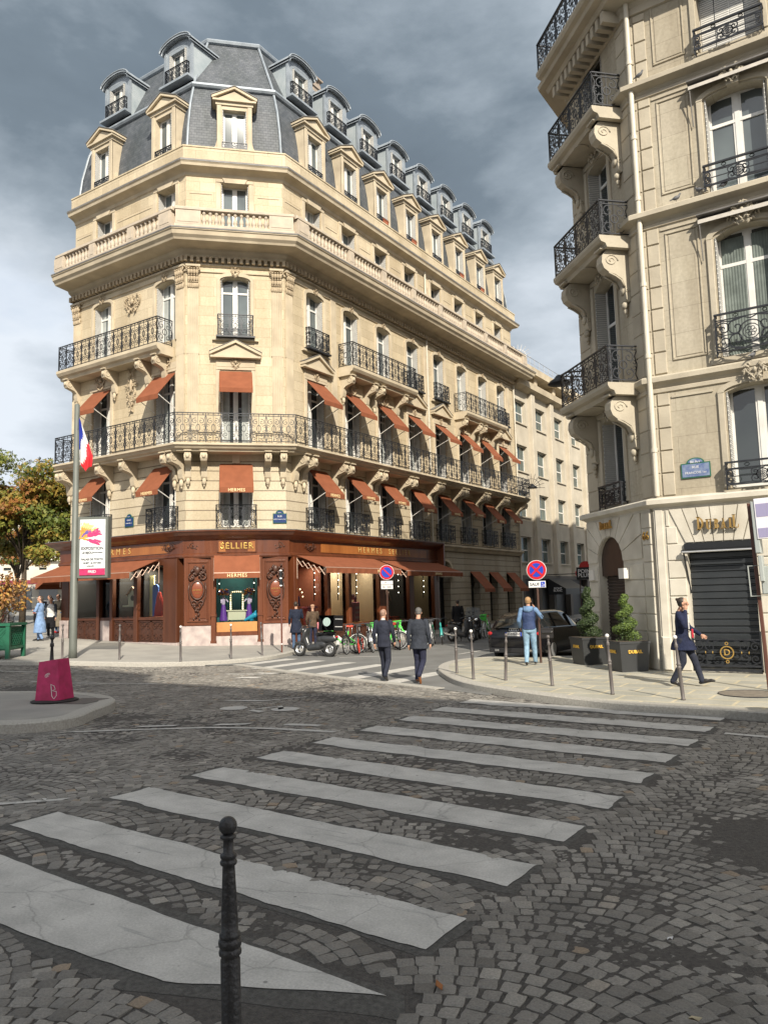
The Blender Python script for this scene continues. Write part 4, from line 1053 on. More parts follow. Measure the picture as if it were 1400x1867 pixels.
for p, q in zip(o_, o_[1:]):
    zd.poly([(p[0], .30, p[1]), (q[0], .30, q[1]), (q[0], 2.9, q[1]), (p[0], 2.9, p[1])]); zd.poly([(p[0], .30, p[1] - .0), (p[0], .30, p[1] - .12), (q[0], .30, q[1] - .12), (q[0], .30, q[1])][::1])
    zd.poly([(p[0] * .96, .34, p[1] - .12), (q[0] * .96, .34, q[1] - .12), (q[0] * .96, 2.6, q[1] - .12), (p[0] * .96, 2.6, p[1] - .12)][::-1])
    if q[1] > 26.62 or p[1] > 26.62: zd.poly([(p[0] * .84, .545, 26.6), (q[0] * .84, .545, 26.6), (q[0] * .84, .545, q[1] - .1), (p[0] * .84, .545, p[1] - .1)])
zd.tube([(x, .30, z) for x, z in o_], .04, 5); zd.tube([(x * .92, .36, z - .14) for x, z in o_], .03, 5)
zd.box(-.95, .95, .22, .6, 24.52, 24.64)
ZD = zd.mesh('zinc_dormer', [ZINC, ZINC_L])
zr = MB(); railing(zr, -.72, .72, 0, .85, -.0, .48); railing_side(zr, 0, .28, -.72, 0, .85); railing_side(zr, 0, .28, .72, 0, .85)
ZR = zr.mesh('railing', [IRON])
def dwin(key, W_, H):
    if key in MC: return MC[key]
    return win_meshes(key, W_, H)
for fr, L, ws in FACES:
    for i, u in enumerate(ws):
        o = fr.put(None, 'stone_dormer', None, u, 0, 0, me=DM); add_mesh('dormer_roof', DLM, o)
        f, g, s, cu = win_meshes('wd', 1.02, 1.8)
        wo = add_mesh('window', f, o, (0, .07, 21.22)); add_mesh('window_rail', SR, o, (0, -.14, 21.2))
        p = add_mesh('shutter', s, o, (.485, -.19, 21.22))
        if i % 3 != 1: add_mesh('shutter', s, o, (-.485, -.19, 21.22))
        add_mesh('glass', g, o, (0, .07, 21.22))
        if fr is FC: continue
        o = fr.put(None, 'zinc_dormer', None, u, .12, 24.6 * .14, me=ZD); o.scale = (.98, .96, .875)
        f, g, s, cu = win_meshes('wz', 1.06, 1.7)
        add_mesh('window', f, o, (0, .72, 24.72)); add_mesh('glass', g, o, (0, .72, 24.72)); add_mesh('railing', ZR, o, (0, .38, 24.66))
        add_mesh('shutter', s, o, (.50, .46, 24.72)); add_mesh('shutter', s, o, (-.50, .46, 24.72))
# the half seen dormer on the hidden side
o = add_mesh('zinc_dormer', ZD, root, (AX0 + .15 - root.location.x, 24.3 - root.location.y, 24.6 * .14 - .2), (0, 0, -PI / 2)); o.scale = (.9, .96, .86)
# party-wall edge, chimneys
e_ = MB(); e_.prismx([(.1, 21.2), (.75, 24.6), (2.2, 27.9), (8, 28.7), (8, 21.2)], LB - .12, LB + .06); FB.put(e_, 'party_wall', [LEAD])
def chimney(u, y, z, w_=1.0, d=.6, h=1.6):
    c_ = MB(); c_.box(u - w_ / 2, u + w_ / 2, y - d / 2, y + d / 2, z, z + h); c_.box(u - w_ / 2 - .07, u + w_ / 2 + .07, y - d / 2 - .07, y + d / 2 + .07, z + h - .3, z + h - .18)
    for s in (-.36, 0, .36): c_.box(u + s * w_ - .07, u + s * w_ + .07, y - d / 2 + .03, y + d / 2 - .03, z + h, z + h + .22)
    c_.box(u - w_ / 2 - .1, u + w_ / 2 + .1, y - d / 2 - .1, y + d / 2 + .1, z + h + .22, z + h + .3)
    FB.put(c_, 'chimney', [mat('pinkish_chimney_stone', (.38, .32, .26), .9, nscale=5, col2=(.27, .22, .18), bump=.3)])
chimney(6.0, 3.0, 27.9, .8, .55, 1.35); chimney(11.0, 3.2, 27.9, .8, .55, 1.3)
# drainpipes
for u in (WB[3] + 1.45, LB - .12):
    p_ = MB(); p_.tube([(u, -.10, .15), (u, -.10, 16.3)], .055, 8)
    for z in np.arange(1, 16, 1.5): p_.tube([(u, -.10, z - .03), (u, -.10, z + .03)], .068, 8)
    FB.put(p_, 'drainpipe', [PIPE])
p_ = MB(); u = WB[3] + 1.5; p_.tube([(u, -.10, 17.2), (u, -.10, 20.2)], .055, 8); FB.put(p_, 'drainpipe', [PIPE])

# ================================================================ ground floor
# mahogany shop front on A, C and the first part of B; stone beyond
SBL = 36.35 - BY0     # length of wood on B
SP = [(-31.55, 30), (-31.55, 21.24), (-24.6, 21.24)]
cx0, cy0 = -22.305, 22.925
def bow(t):  # gentle bow across the chamfer
    a = Vector((-23.55, 21.24)); b_ = Vector((-20.62, 24.17)); p = a.lerp(b_, t); k = 4 * t * (1 - t) * .28
    return (p.x + S2 * k, p.y - S2 * k)
SP += [(-24.2, 21.22)] + [bow(t) for t in np.linspace(.0, 1, 11)] + [(-20.62, 24.8), (-20.62, BY0 + SBL)]
m_ = MB(); m_.sweep(SP, [(.06, 3.72), (.10, 3.78), (.10, 3.86), (.04, 3.9), (.05, 4.42), (.12, 4.46), (.2, 4.52), (.34, 4.6), (.46, 4.72), (.50, 4.74), (.50, 4.79), (.3, 4.80)])
rpart(m_, 'shop_cornice', [WOOD])
m_ = MB(); m_.sweep(SP, [(.52, 4.79), (.52, 4.815), (-.6, 4.93)], caps=False); rpart(m_, 'cornice_flashing', [LEAD])
# end bracket of the fascia on B
wl = MB(); wl.box(SBL - .02, SBL + .1, -.72, .0, 3.4, 4.8); FB.put(wl, 'fascia_end', [WOOD])
def letters(txt, fr, u, y, z, size, m__, xs=1, ext=.008, sp=1.1, rz=0, parent=None, bevel=0):
    me = text_mesh(txt, size, ext, 'lettering', sp, xs=xs, bevel=bevel); me.materials.append(m__)
    return fr.put(None, 'lettering', None, u, y, z, me=me, rz=rz)
# fascia panels and lettering
FGOLD = mat('faded_gold_letters', (.55, .36, .13), .55)
f_ = MB(); f_.box(1.0, 7.0, -.315, -.28, 3.97, 4.36); FA.put(f_, 'fascia_panel', [WOOD_L])
letters('HERMES', FA, 3.6, -.33, 4.17, .36, FGOLD, 1.0, .006, 1.9)
f_ = MB(); f_.box(1.9, 10.8, -.315, -.28, 3.97, 4.36); FB.put(f_, 'fascia_panel', [WOOD_L])
letters('HERMES  SELLIER', FB, 6.9, -.33, 4.17, .36, FGOLD, 1.0, .006, 1.75)
f_ = MB(); f_.box(1.33, 2.75, -.62, -.55, 3.95, 4.38); FC.put(f_, 'fascia_panel', [WOOD_L])
f_ = MB()
for a in ((1.27, 1.33, 3.93, 4.40), (2.75, 2.81, 3.93, 4.40)): f_.box(a[0], a[1], -.64, -.5, a[2], a[3])
f_.box(1.33, 2.75, -.64, -.56, 4.38, 4.42); f_.box(1.33, 2.75, -.64, -.56, 3.91, 3.95)
for s in (1.05, 1.2, 2.86, 3.01): f_.box(s - .06, s + .06, -.57, -.4, 3.9, 4.44)
FC.put(f_, 'fascia_frame', [WOOD])
letters('SELLIER', FC, 2.04, -.635, 4.165, .34, GOLD, 1.05, .01, 1.12, bevel=.006)
def cartouche_mesh():
    r = random.Random(12); mb = MB(); mb.sm = True
    mb.mi = 0; mb.tube([(x, -.03, z) for x, z in arc(0, 0, .25, .36, 0, 2 * PI, 20)[:-1]], .035, 6, closed=True)
    for s in (-1, 1):
        mb.tube([(s * x, -.03, z) for x, z in spiral(.20, .52, .02, .16, 0, 2 * PI * 1.2, 12)], .03, 5); mb.tube([(s * x, -.03, z) for x, z in spiral(.15, -.52, .02, .14, PI, PI * 3.2, 12)], .028, 5)
        mb.tube([(s * x, -.02, z) for x, z in [(.30, .3), (.34, 0), (.30, -.3), (.16, -.62), (.08, -.75)]], .03, 5)
        for i in range(14): mb.ell((s * r.uniform(.05, .3), -.05, r.uniform(.42, .95)), (.05, .04, .06), 6, 4)
        for i in range(7): mb.ell((s * r.uniform(.02, .14), -.04, r.uniform(-.55, -1.15)), (.04, .035, .05), 6, 4)
    mb.ell((0, -.06, .78), (.13, .07, .16), 8, 6); mb.mi = 1; mb.ell((0, -.0, 0), (.24, .055, .35), 16, 8)
    return mb.mesh('carved_cartouche', [WOOD_D, mat('oval_plaque_wood', (.20, .055, .025), .3, spec=.6)])
CT = cartouche_mesh()
fo = MB()
def scrollpanel(mb, x0, x1, z0, z1, y):
    mb.box(x0, x1, y, y + .03, z0, z1); k = min(x1 - x0, z1 - z0)
    for s in (-1, 1):
        for q in (-1, 1):
            cx, cz = (x0 + x1) / 2 + s * (x1 - x0) * .24, (z0 + z1) / 2 + q * (z1 - z0) * .24
            mb.ribbon(spiral(cx, cz, .01, k * .24, 0, 2 * PI * 1.5, 12, s, q), .018, .02, y - .01)
    for a in ((x0, x1, z0, z0 + .04), (x0, x1, z1 - .04, z1), (x0, x0 + .04, z0, z1), (x1 - .04, x1, z0, z1)): mb.box(a[0], a[1], y - .03, y + .005, a[2], a[3])
# chamfer bay
sh = MB()
sh.bbox(-.02, 1.05, -.48, .0, 1.05, 3.74, .02); sh.bbox(3.01, LC + .02, -.48, .0, 1.05, 3.74, .02)
sh.box(1.05, 3.01, -.42, -.2, .62, .78); sh.box(1.05, 3.01, -.5, 0, 3.55, 3.72)
for x in (1.12, 2.94): sh.bbox(x - .10, x + .10, -.62, -.3, .42, 3.74, .02); sh.bbox(x - .12, x + .12, -.65, -.3, 1.38, 1.5, .02); sh.bbox(x - .12, x + .12, -.65, -.3, .34, .46, .02)
for a, b_ in ((.1, .92), (3.14, 3.96)):
    for q in ((a, b_, 3.52, 3.6), (a, b_, 1.2, 1.28), (a, a + .06, 1.28, 3.52), (b_ - .06, b_, 1.28, 3.52)): sh.bbox(q[0], q[1], -.52, -.47, q[2], q[3], .012)
    sh.box(a + .1, b_ - .1, -.5, -.475, 1.34, 3.46)
FC.put(sh, 'shop_front', [WOOD])
ob = MB(); ob.box(1.24, 2.82, -.40, -.34, .78, 1.16); FC.put(ob, 'window_sill_panel', [mat('honey_panel', (.50, .24, .075), .5, nscale=3, col2=(.43, .19, .06))])
mbm = MB(); mbm.bbox(-.1, 1.08, -.56, 0, .0, 1.05, .01); mbm.bbox(2.98, LC + .1, -.56, 0, .0, 1.05, .01); mbm.bbox(1.08, 2.98, -.54, 0, .0, .62, .01); mbm.bbox(-.12, LC + .12, -.6, 0, -.1, .27, .01)
for x in (1.12, 2.94): mbm.bbox(x - .14, x + .14, -.68, 0, .0, .36, .01)
FC.put(mbm, 'marble_base', [MARBLE])
for u in (.5, LC - .5):
    o = FC.put(None, 'carved_cartouche', None, u, -.53, 2.45, me=CT)
    for i, (t, sz, dz) in enumerate((('HERMES', .085, 0), ('PARIS', .05, -.12))):
        me = text_mesh(t, sz, .004, 'lettering', 1.2); me.materials.append(GOLD); add_mesh('lettering', me, o, (0, -.062, dz))
fr_carve = ornament(21, .75, .26, 12, .08).mesh('carved_frieze', [WOOD_D])
for u in (.5, LC - .5): FC.put(None, 'carved_frieze', None, u, -.42, 4.16, me=fr_carve)
FB.put(None, 'carved_frieze', None, 1.1, -.33, 4.16, me=fr_carve); FA.put(None, 'carved_frieze', None, LA - .9 + .35, -.33, 4.16, me=fr_carve)
GLS = glassmat('shop_glass', (.80, .84, .83), 1.5)
def bay(fr, x0, x1, z0, z1, depth, backm, y=-.22, floor=None, side=None, name='display_window'):
    g = MB(); g.poly([(x0, y, z0), (x1, y, z0), (x1, y, z1), (x0, y, z1)])
    o = fr.put(g, name, [GLS])
    i_ = MB(); i_.poly([(x0, y + depth, z0), (x1, y + depth, z0), (x1, y + depth, z1), (x0, y + depth, z1)])
    i_.mi = 1; i_.poly([(x0, y + .02, z0), (x1, y + .02, z0), (x1, y + depth, z0), (x0, y + depth, z0)])
    i_.mi = 2; i_.poly([(x0, y + .02, z1), (x0, y + depth, z1), (x1, y + depth, z1), (x1, y + .02, z1)]); i_.poly([(x0, y + .02, z0), (x0, y + depth, z0), (x0, y + depth, z1), (x0, y + .02, z1)]); i_.poly([(x1, y + .02, z0), (x1, y + .02, z1), (x1, y + depth, z1), (x1, y + depth, z0)])
    i_.build('display_box', [backm, floor or DARKIN, side or DARKIN], o); return o
TEAL = mat('teal_backdrop', (.025, .12, .125), .8, nscale=2, col2=(.018, .075, .085))
CREAMB = mat('cream_backdrop', (.42, .37, .24), .8); BROWNB = mat('terracotta_backdrop', (.30, .10, .055), .8); BEIGE = mat('beige_backdrop', (.50, .40, .27), .8); DKG = mat('dim_green_backdrop', (.06, .07, .05), .8)
bay(FC, 1.24, 2.82, 1.16, 3.55, 1.5, TEAL, -.36, TEAL, TEAL)
# A bays: pilaster positions u; glass between, carved ironwork panels below
sh = MB(); mr = MB(); pn = MB()
ed = [(.25, .95), (1.0, 2.55), (2.75, 3.45), (3.55, 4.95), (5.15, 6.75)]
A_ = [.0, .62, 2.55, 3.42, 4.98, 6.72, LA]
cols = [(0, .55), (2.48, 2.68), (3.38, 3.56), (4.92, 5.14), (6.72, LA - .05)]
for a, b_ in cols: sh.bbox(a, b_, -.40, -.02, .28, 3.74, .02)
for a, b_ in ((.55, 2.48), (2.68, 3.38), (3.56, 4.92), (5.14, 6.72)):
    sh.box(a, b_, -.34, -.1, 1.30, 1.42); sh.box(a, b_, -.34, -.05, 3.5, 3.74)
    if b_ - a > 1:
        for q in ((a + .03, (a + b_) / 2 - .02), ((a + b_) / 2 + .02, b_ - .03)): pn = MB(); scrollpanel(pn, q[0], q[1], .42, 1.27, -.28); FA.put(pn, 'carved_panel', [WOOD_D])
    else: mr.bbox(a, b_, -.33, 0, .2, 1.30, .01)
mr.bbox(-.1, LA, -.42, 0, .0, .42, .01); mr.bbox(-.05, .55, -.44, 0, .2, 1.32, .01)
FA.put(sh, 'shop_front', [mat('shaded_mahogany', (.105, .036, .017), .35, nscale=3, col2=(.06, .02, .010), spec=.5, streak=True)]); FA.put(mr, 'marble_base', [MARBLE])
bay(FA, .55, 2.48, 1.42, 3.5, 1.5, DKG); bay(FA, 2.68, 3.38, 1.42, 3.5, 1.5, mat('steel_blue_backdrop', (.10, .16, .22), .8)); bay(FA, 3.56, 4.92, 1.42, 3.5, 1.5, DKG, floor=BROWNB); bay(FA, 5.14, 6.72, 1.42, 3.5, 1.5, DARKIN, floor=BROWNB)
# B bays
sh = MB(); mr = MB(); pn = MB()
colsB = [(-.02, .22), (2.2, 2.42), (3.75, 3.95), (6.2, 6.75), (8.9, 9.35), (11.4, 11.95)]
for a, b_ in colsB: sh.bbox(a, b_, -.40, -.02, .1, 3.74, .02)
mats3 = [BROWNB, BEIGE, BEIGE, DARKIN, mat('olive_dim_backdrop', (.13, .10, .05), .8)]
gaps = [(.22, 2.2), (2.42, 3.75), (3.95, 6.2), (6.75, 8.9), (9.35, 11.4)]
for (a, b_), bmx in zip(gaps, mats3):
    sh.box(a, b_, -.34, -.1, .75, .87); sh.box(a, b_, -.34, -.05, 3.45, 3.74); 
    for q in ((a + .03, (a + b_) / 2 - .02), ((a + b_) / 2 + .02, b_ - .03)): pn = MB(); scrollpanel(pn, q[0], q[1], .12, .73, -.28); FB.put(pn, 'carved_panel', [WOOD_D])
    bay(FB, a, b_, .87, 3.45, 1.6, bmx, floor=mat('display_floor', (.35, .18, .08), .6), side=bmx)
FB.put(sh, 'shop_front', [WOOD])
# big shop awnings: canvas, valance, scissor arms
def big_awning(fr, x0, x1, out_, drop, ztop=3.70, val=.22, txt=None, name='shop_awning', arms=(1, 1), y0=-.42):
    a = MB(); a.poly([(x0, y0, ztop), (x0, y0 - out_, ztop - drop), (x1, y0 - out_, ztop - drop), (x1, y0, ztop)]); a.poly([(x0, y0 + .005, ztop - .015), (x1, y0 + .005, ztop - .015), (x1, y0 - out_ + .01, ztop - drop - .015), (x0, y0 - out_ + .01, ztop - drop - .015)])
    n = int((x1 - x0) / .1) or 1
    for i in range(n):
        p, q = x0 + (x1 - x0) * i / n, x0 + (x1 - x0) * (i + 1) / n
        f1 = -.012 * math.sin(i * 1.3); f2 = -.012 * math.sin((i + 1) * 1.3)
        a.poly([(p, y0 - out_ + f1, ztop - drop - val), (q, y0 - out_ + f2, ztop - drop - val), (q, y0 - out_, ztop - drop), (p, y0 - out_, ztop - drop)])
    o = fr.put(a, name, [AWN])
    r_ = MB(); r_.tube([(x0, y0 - out_ + .03, ztop - drop), (x1, y0 - out_ + .03, ztop - drop)], .03, 6)
    for s, on in zip((x0, x1), arms):
        if not on: continue
        for k in range(5):
            t0, t1 = k / 5, (k + 1) / 5
            for q in (0, 1):
                za = ztop - .25 - (drop - .1) * t0 + (.10 if q else -.14); zb = ztop - .25 - (drop - .1) * t1 + (-.14 if q else .10)
                r_.tube([(s, y0 - out_ * t0 * .95, za), (s, y0 - out_ * t1 * .95, zb)], .014, 4)
        r_.tube([(s, y0, ztop - .1), (s, y0, ztop - .95)], .02, 5)
    r_.build('awning_arm', [mat('brushed_steel_pink', (.5, .36, .28), .4, metal=.5)], o)
    if txt:
        me = text_mesh(txt[0], txt[2], .003, 'lettering', 1.2, bevel=.004); me.materials.append(MATS['pale_gold_letters']); add_mesh('lettering', me, o, (txt[1], y0 - out_ - .02, ztop - drop - val / 2))
    return o
big_awning(FA, -.05, LA - 1.05, 1.45, .55, 3.74)
big_awning(FC, 1.14, 2.92, .42, .72, 3.80, .2, ('HERMES', 2.03, .19), arms=(1, 1), y0=-.66)
big_awning(FB, .15, 5.75, 1.5, .55, 3.78, .22, ('HERMES', 4.15, .18)); big_awning(FB, 6.3, 11.8, 1.5, .55, 3.72, .22, ('HERMES', 9.2, .16))
# small grey side awning round the corner
sd = MB(); sd.poly([(0, 0, 0), (-2.0, 0, -.75), (-2.0, 4, -.75), (0, 4, 0)]); sd.poly([(0, 0, -.02), (0, 4, -.02), (-2.0, 4, -.77), (-2.0, 0, -.77)]); sd.box(-2.02, -2.0, 0, 4, -.98, -.75); sd.poly([(0, 0, 0), (-2.0, 0, -.98), (-2, 0, -.75)])
add_mesh('shop_awning', sd.mesh('shop_awning', [AWN]), root, (AX0 - .3 - root.location.x, 21.3 - root.location.y, 3.74 - root.location.z))
# stone ground floor beyond the shop on B
gs = MB(); L0 = SBL + .1
wall(gs, L0, LB, .0, 4.75, [(14.35 - 1.1 - .0, 1.25, .12, 3.9, .5), (16.95, 1.15, .35, 3.35, 0), (19.45, 1.15, .35, 3.3, 0), (22.0, 1.15, .35, 3.3, 0)], -.02, .5)
FB.put(gs, 'wall', [brickmat('ashlar_ground_floor', (.46, .41, .32), (.42, .37, .29), (.27, .235, .18), 9, .34, .03, grime=(.78, .76, .72), bump=.9)])
gs = MB(); gs.prismx([(0, 4.45), (-.12, 4.48), (-.16, 4.6), (-.3, 4.7), (-.3, 4.78), (0, 4.84)][::-1], L0, LB); 
o_ = arc(13.25, 3.4, .85, .62, PI, 0, 12); i_ = arc(13.25, 3.4, .66, .48, PI, 0, 12)
for k in range(12): gs.prism([i_[k], i_[k + 1], o_[k + 1], o_[k]], -.12, 0)
gs.box(12.35, 14.15, -.25, 0, 3.0, 3.12)
FB.put(gs, 'string_course', [STONE_PLAIN])
dr = MB(); dr.box(12.55, 13.95, .42, .5, .1, 4.2)
for x in (12.75, 13.1, 13.42, 13.75): dr.box(x - .05, x + .05, .38, .43, .3, 2.9)
FB.put(dr, 'entrance_door', [BLACKM])
for u in (16.95, 19.45, 22.0):
    wf = MB(); wf.box(u - .575, u + .575, .40, .46, .35, 3.35)
    o = FB.put(wf, 'window', [PANE]); 
    b_ = MB(); b_.box(u - .03, u + .03, .36, .40, .35, 3.3); b_.box(u - .57, u + .57, .36, .40, 2.5, 2.56); b_.build('glazing_bar', [BLACKM], o)
    aw = FB.put(None, 'awning', None, u, -.02, 3.35, me=AWM)
# ================================================================ things on the building
def shopthing(name, label, cat, fr, u, y, z, group=None):
    w_ = fr.W(u, y, z); return empty(name, w_, fr.phi, label, cat, group)
# street name plates
BLUEP = mat('blue_enamel', (.012, .035, .13), .3, spec=.6); GREENP = mat('green_enamel', (.02, .12, .07), .35); WHITEP = mat('white_enamel', (.7, .7, .7), .4)
def plate(fr, u, z, y, W_, H, top, lines, label, base=BLUEP, y0=-.03, yh=.05):
    o = shopthing('street_name_plate', label, 'street sign', fr, u, y, z)
    p = MB(); p.box(-W_ / 2, W_ / 2, -.02, 0, -H / 2, H / 2); p.build('plate', [base], o)
    q = MB(); q.box(-W_ / 2 - .025, W_ / 2 + .025, -.012, .004, -H / 2 - .025, H / 2 + .025)
    q.prism([(x, zz) for x, zz in arc(0, H / 2 + .026, W_ * .33, H * .40, 0, PI, 10)], -.014, .003); q.build('border', [GREENP], o)
    q = MB(); q.prism([(x, zz) for x, zz in arc(0, H / 2 + .03, W_ * .27, H * .30, 0, PI, 10)], -.022, -.013); q.build('arched_crest', [base], o)
    for t, sz, zz in [(top[0], top[1], H / 2 + H * .15)] + lines:
        if t:
            me = text_mesh(t, sz, .002, 'lettering'); me.materials.append(WHITEP); add_mesh('lettering', me, o, (0, -.0235, zz))
    return o
plate(FC, LC - .27, 5.33, -.03, .52, .36, ('8e Arr', .05), [('RUE', .10, .08), ('QUENTIN BAUCHART', .052, -.04), ('', 0, 0)], 'blue enamel street name plate right of the corner bay, above the shop cornice')
plate(FA, -27.15 - AX0, 5.45, -.03, .52, .36, ('8e Arr', .05), [('PLACE', .09, .08), ('FRANCOIS 1er', .06, -.05)], 'blue enamel street name plate above the shop fascia, left of the corner bay')
# terracotta window boxes
for j, (u, wz, lab) in enumerate(((WB[2] + .28, 21.24, 'third'), (WB[3] + .28, 21.24, 'fourth'), (WB[5] + .25, 21.24, 'sixth'), (WB[6] + .25, 21.24, 'seventh'))):
    o = shopthing('flower_box', 'terracotta flower box on the sill of the %s stone dormer from the corner' % lab, 'flower box', FB, u, -.10, wz)
    q = MB(); q.prismx([(-.09, 0), (.07, 0), (.10, .2), (-.12, .2)], -.24, .24); q.build('trough', [TERRA], o)
    q = MB(); q.box(-.26, .26, -.14, .12, .2, .235); q.build('rim', [TERRA], o)
# satellite dish
o = shopthing('satellite_dish', 'pale round satellite dish standing by the roof chimney', 'dish', FB, 6.9, 2.4, 27.5)
q = MB(); q.sm = True; q.T = Matrix.Translation((0, 0, 1.35)) @ Matrix.Rotation(R_(65), 4, 'X') @ Matrix.Rotation(R_(25), 4, 'Y'); q.lathe([(.02, -.12), (.3, -.09), (.5, -.02), (.58, .04)], n=18, cap=False); q.lathe([(.01, -.14), (.3, -.11), (.5, -.04), (.585, .035)], n=18, cap=False); q.build('reflector', [mat('dish_grey', (.62, .60, .55), .5)], o)
q = MB(); q.tube([(0, 0, 0), (0, .1, 1.25)], .03, 6); q.build('mast', [ZINC], o)
# ================================================================ right-hand corner building (jeweller's)
rootR = empty('jeweller_corner_building', (-4.7, 18.85, .12), 0, 'tan stone building at right with pale rusticated ground floor and round-arched corner door', 'building')
KX, KY = -4.70, 18.85; DX, DY = -7.05, 21.2; EX1 = 11.0
FD = FR(DX, DY, -PI / 4, rootR); FE = FR(KX, KY, 0, rootR)
LD = math.hypot(KX - DX, KY - DY); LE = EX1 - KX
PATHR = [(DX, 60), (DX, DY), (KX, KY), (EX1, KY), (EX1, 60)]
def rpR(mb, name, mats, parent=None):
    r = rootR.location; return mb.build(name, mats, parent or rootR, (-r.x, -r.y, -r.z))
KEY = ornament(31, .5, .42, 9, .1).mesh('keystone', [STONE_R2]); KEYB = ornament(35, .8, .5, 14, .12).mesh('carved_cartouche', [STONE_R2])
WE = [-2.28 - KX + k * 3.55 for k in range(4)]; WDc = [1.55]
HW = 1.34
LEV = [(4.1, 7.0, 4.25, 6.6, .14), (7.0, 11.15, 7.3, 10.35, .20), (11.15, 14.55, 11.3, 13.75, .14), (14.55, 17.1, 14.85, 16.9, 0)]
for fr, L, ws in ((FE, LE, WE), (FD, LD, WDc)):
    ww = HW if fr is FE else 1.12
    for z0, z1, a, b_, ar in LEV:
        m_ = MB(); wall(m_, 0, L, z0, z1, [(u, ww, a, b_, ar) for u in ws], 0, .36); fr.put(m_, 'wall', [STONE_R])
m_ = MB(); wall(m_, 0, 3, 17.1, 20.6, [], 0); 
m_ = MB(); m_.poly([(DX, 60, 0), (DX, DY, 0), (DX, DY, 17.2), (DX, 60, 17.2)]); rpR(m_, 'side_wall', [STONE_R])
# attic storey and mansard (above the frame, but it throws the shade across the street)
m_ = MB(); m_.sweep(PATHR, [(-.9, 17.3), (-.9, 19.6), (-.6, 19.7), (-.6, 19.9), (-1.1, 20.0)], caps=False); rpR(m_, 'attic_wall', [STONE_R])
m_ = MB(); m_.sweep(PATHR, [(-1.1, 19.95), (-2.2, 22.4), (-4.2, 23.0)], caps=False); rpR(m_, 'roof_slope', [SLATE])
# string courses
m_ = MB()
m_.sweep(PATHR, [(0, 3.86), (.06, 3.9), (.16, 3.96), (.26, 4.0), (.26, 4.1), (.2, 4.14), (0, 4.18)], caps=False); sc_ = rpR(m_, 'shop_cornice', [STONE_W])
m_ = MB()
for z, o in ((7.0, .16), (11.12, .26), (14.52, .26)):
    m_.sweep(PATHR, [(0, z - .32), (.04, z - .30), (.04, z - .22), (.02, z - .2), (.06, z - .13), (o, z - .06), (o, z + .05), (o * .8, z + .09), (0, z + .12)], caps=False)
rpR(m_, 'string_course', [STONE_R2])
m_ = MB(); m_.sweep(PATHR, [(0, 16.5), (.06, 16.52), (.06, 16.7), (.12, 16.8), (.5, 16.86), (.56, 16.98), (.75, 17.0), (.78, 17.12), (0, 17.25)], caps=False); rpR(m_, 'top_cornice', [STONE_R2])
# quoin strips with real joints (corner piers)
def quoins(fr, u0, u1, z0, z1, y=-.035, h=.54):
    q = MB(); z = z0
    while z < z1 - .1:
        q.bbox(u0, u1, y, .0, z + .012, min(z + h - .012, z1), .014); z += h
    fr.put(q, 'quoin_strip', [STONE_R2])
for z0, z1 in ((4.2, 6.66), (7.14, 10.78), (11.26, 14.18), (14.66, 16.48)):
    quoins(FE, .24, .52, z0, z1); quoins(FE, .0, .2, z0, z1, -.02); quoins(FD, LD - .42, LD - .02, z0, z1, -.02); quoins(FD, .0, .62, z0, z1, -.02)
# framed wall panels and architraves on E
for k in range(4):
    u = WE[k]
    for z0, z1, a, b_, ar in LEV:
        m_ = MB(); h = HW / 2; yy = -.05
        zt = b_ + .08
        for s in (-1, 1): m_.bbox(min(u + s * (h + .03), u + s * (h + .17)), max(u + s * (h + .03), u + s * (h + .17)), -.055, .01, a, b_ - ar, .015)
        if ar:
            o_ = arc(u, b_ - ar, h + .17, ar + .16, PI, 0, 12); i_ = arc(u, b_ - ar, h + .03, ar + .03, PI, 0, 12)
            for j in range(12): m_.prism([i_[j], i_[j + 1], o_[j + 1], o_[j]], -.055, .01)
            m_.prism([(u - .13, b_ - .02), (u + .13, b_ - .02), (u + .18, b_ + .36), (u - .18, b_ + .36)], -.14, .01)
        m_.box(u - h - .25, u + h + .25, -.03, .01, z0 + .14, a - .02) if a - z0 > .2 else None
        FE.put(m_, 'window_surround', [STONE_R2])
        # raised panel left of each window
        x0 = .66 if k == 0 else WE[k - 1] + h + .45; x1 = u - h - .32
        m_ = MB(); t = .045
        pz0, pz1 = z0 + .42, z1 - .55
        if z0 > 5:
            for r_ in ((x0, x1, pz0, pz0 + t), (x0, x1, pz1 - t, pz1), (x0, x0 + t, pz0 + t, pz1 - t), (x1 - t, x1, pz0 + t, pz1 - t)): m_.bbox(r_[0], r_[1], -.03, .0, r_[2], r_[3], .012)
            if x1 - x0 > .3: m_.bbox(x0 + .08, x1 - .08, -.014, .0, pz0 + .08, pz1 - .08, .01)
            FE.put(m_, 'wall_panel', [STONE_R])
        m_ = MB(); m_.box(x0 - .09, x1 + .06, -.03, 0, z1 - .47, z1 - .42); FE.put(m_, 'moulding', [STONE_R2])
        if ar > .1:
            FE.put(None, 'keystone', None, u, -.15, b_ + .2, me=KEY)
            if z0 == 7.0: FE.put(None, 'carved_cartouche', None, u, -.05, b_ + .22, me=KEYB)
# windows
for k, u in enumerate(WE):
    put_window(FE, u, 4.25, HW, 2.35, .32, 'r1', None, (1, 1))
    put_window(FE, u, 7.3, HW, 3.05, .32, 'r2', 2.25, (1, 0), curtain=False)
    put_window(FE, u, 11.3, HW, 2.45, .32, 'r3', 1.75, (1, 1))
    o = put_window(FE, u, 14.85, HW, 2.05, .32, 'r4', None, (0, 0))
    s_ = MB()
    for i in range(4): s_.box(-.64 + i * .325, -.64 + i * .325 + .305, -.02, .01, .02, 2.0)
    s_.build('closed_shutters', [SHUT], o)
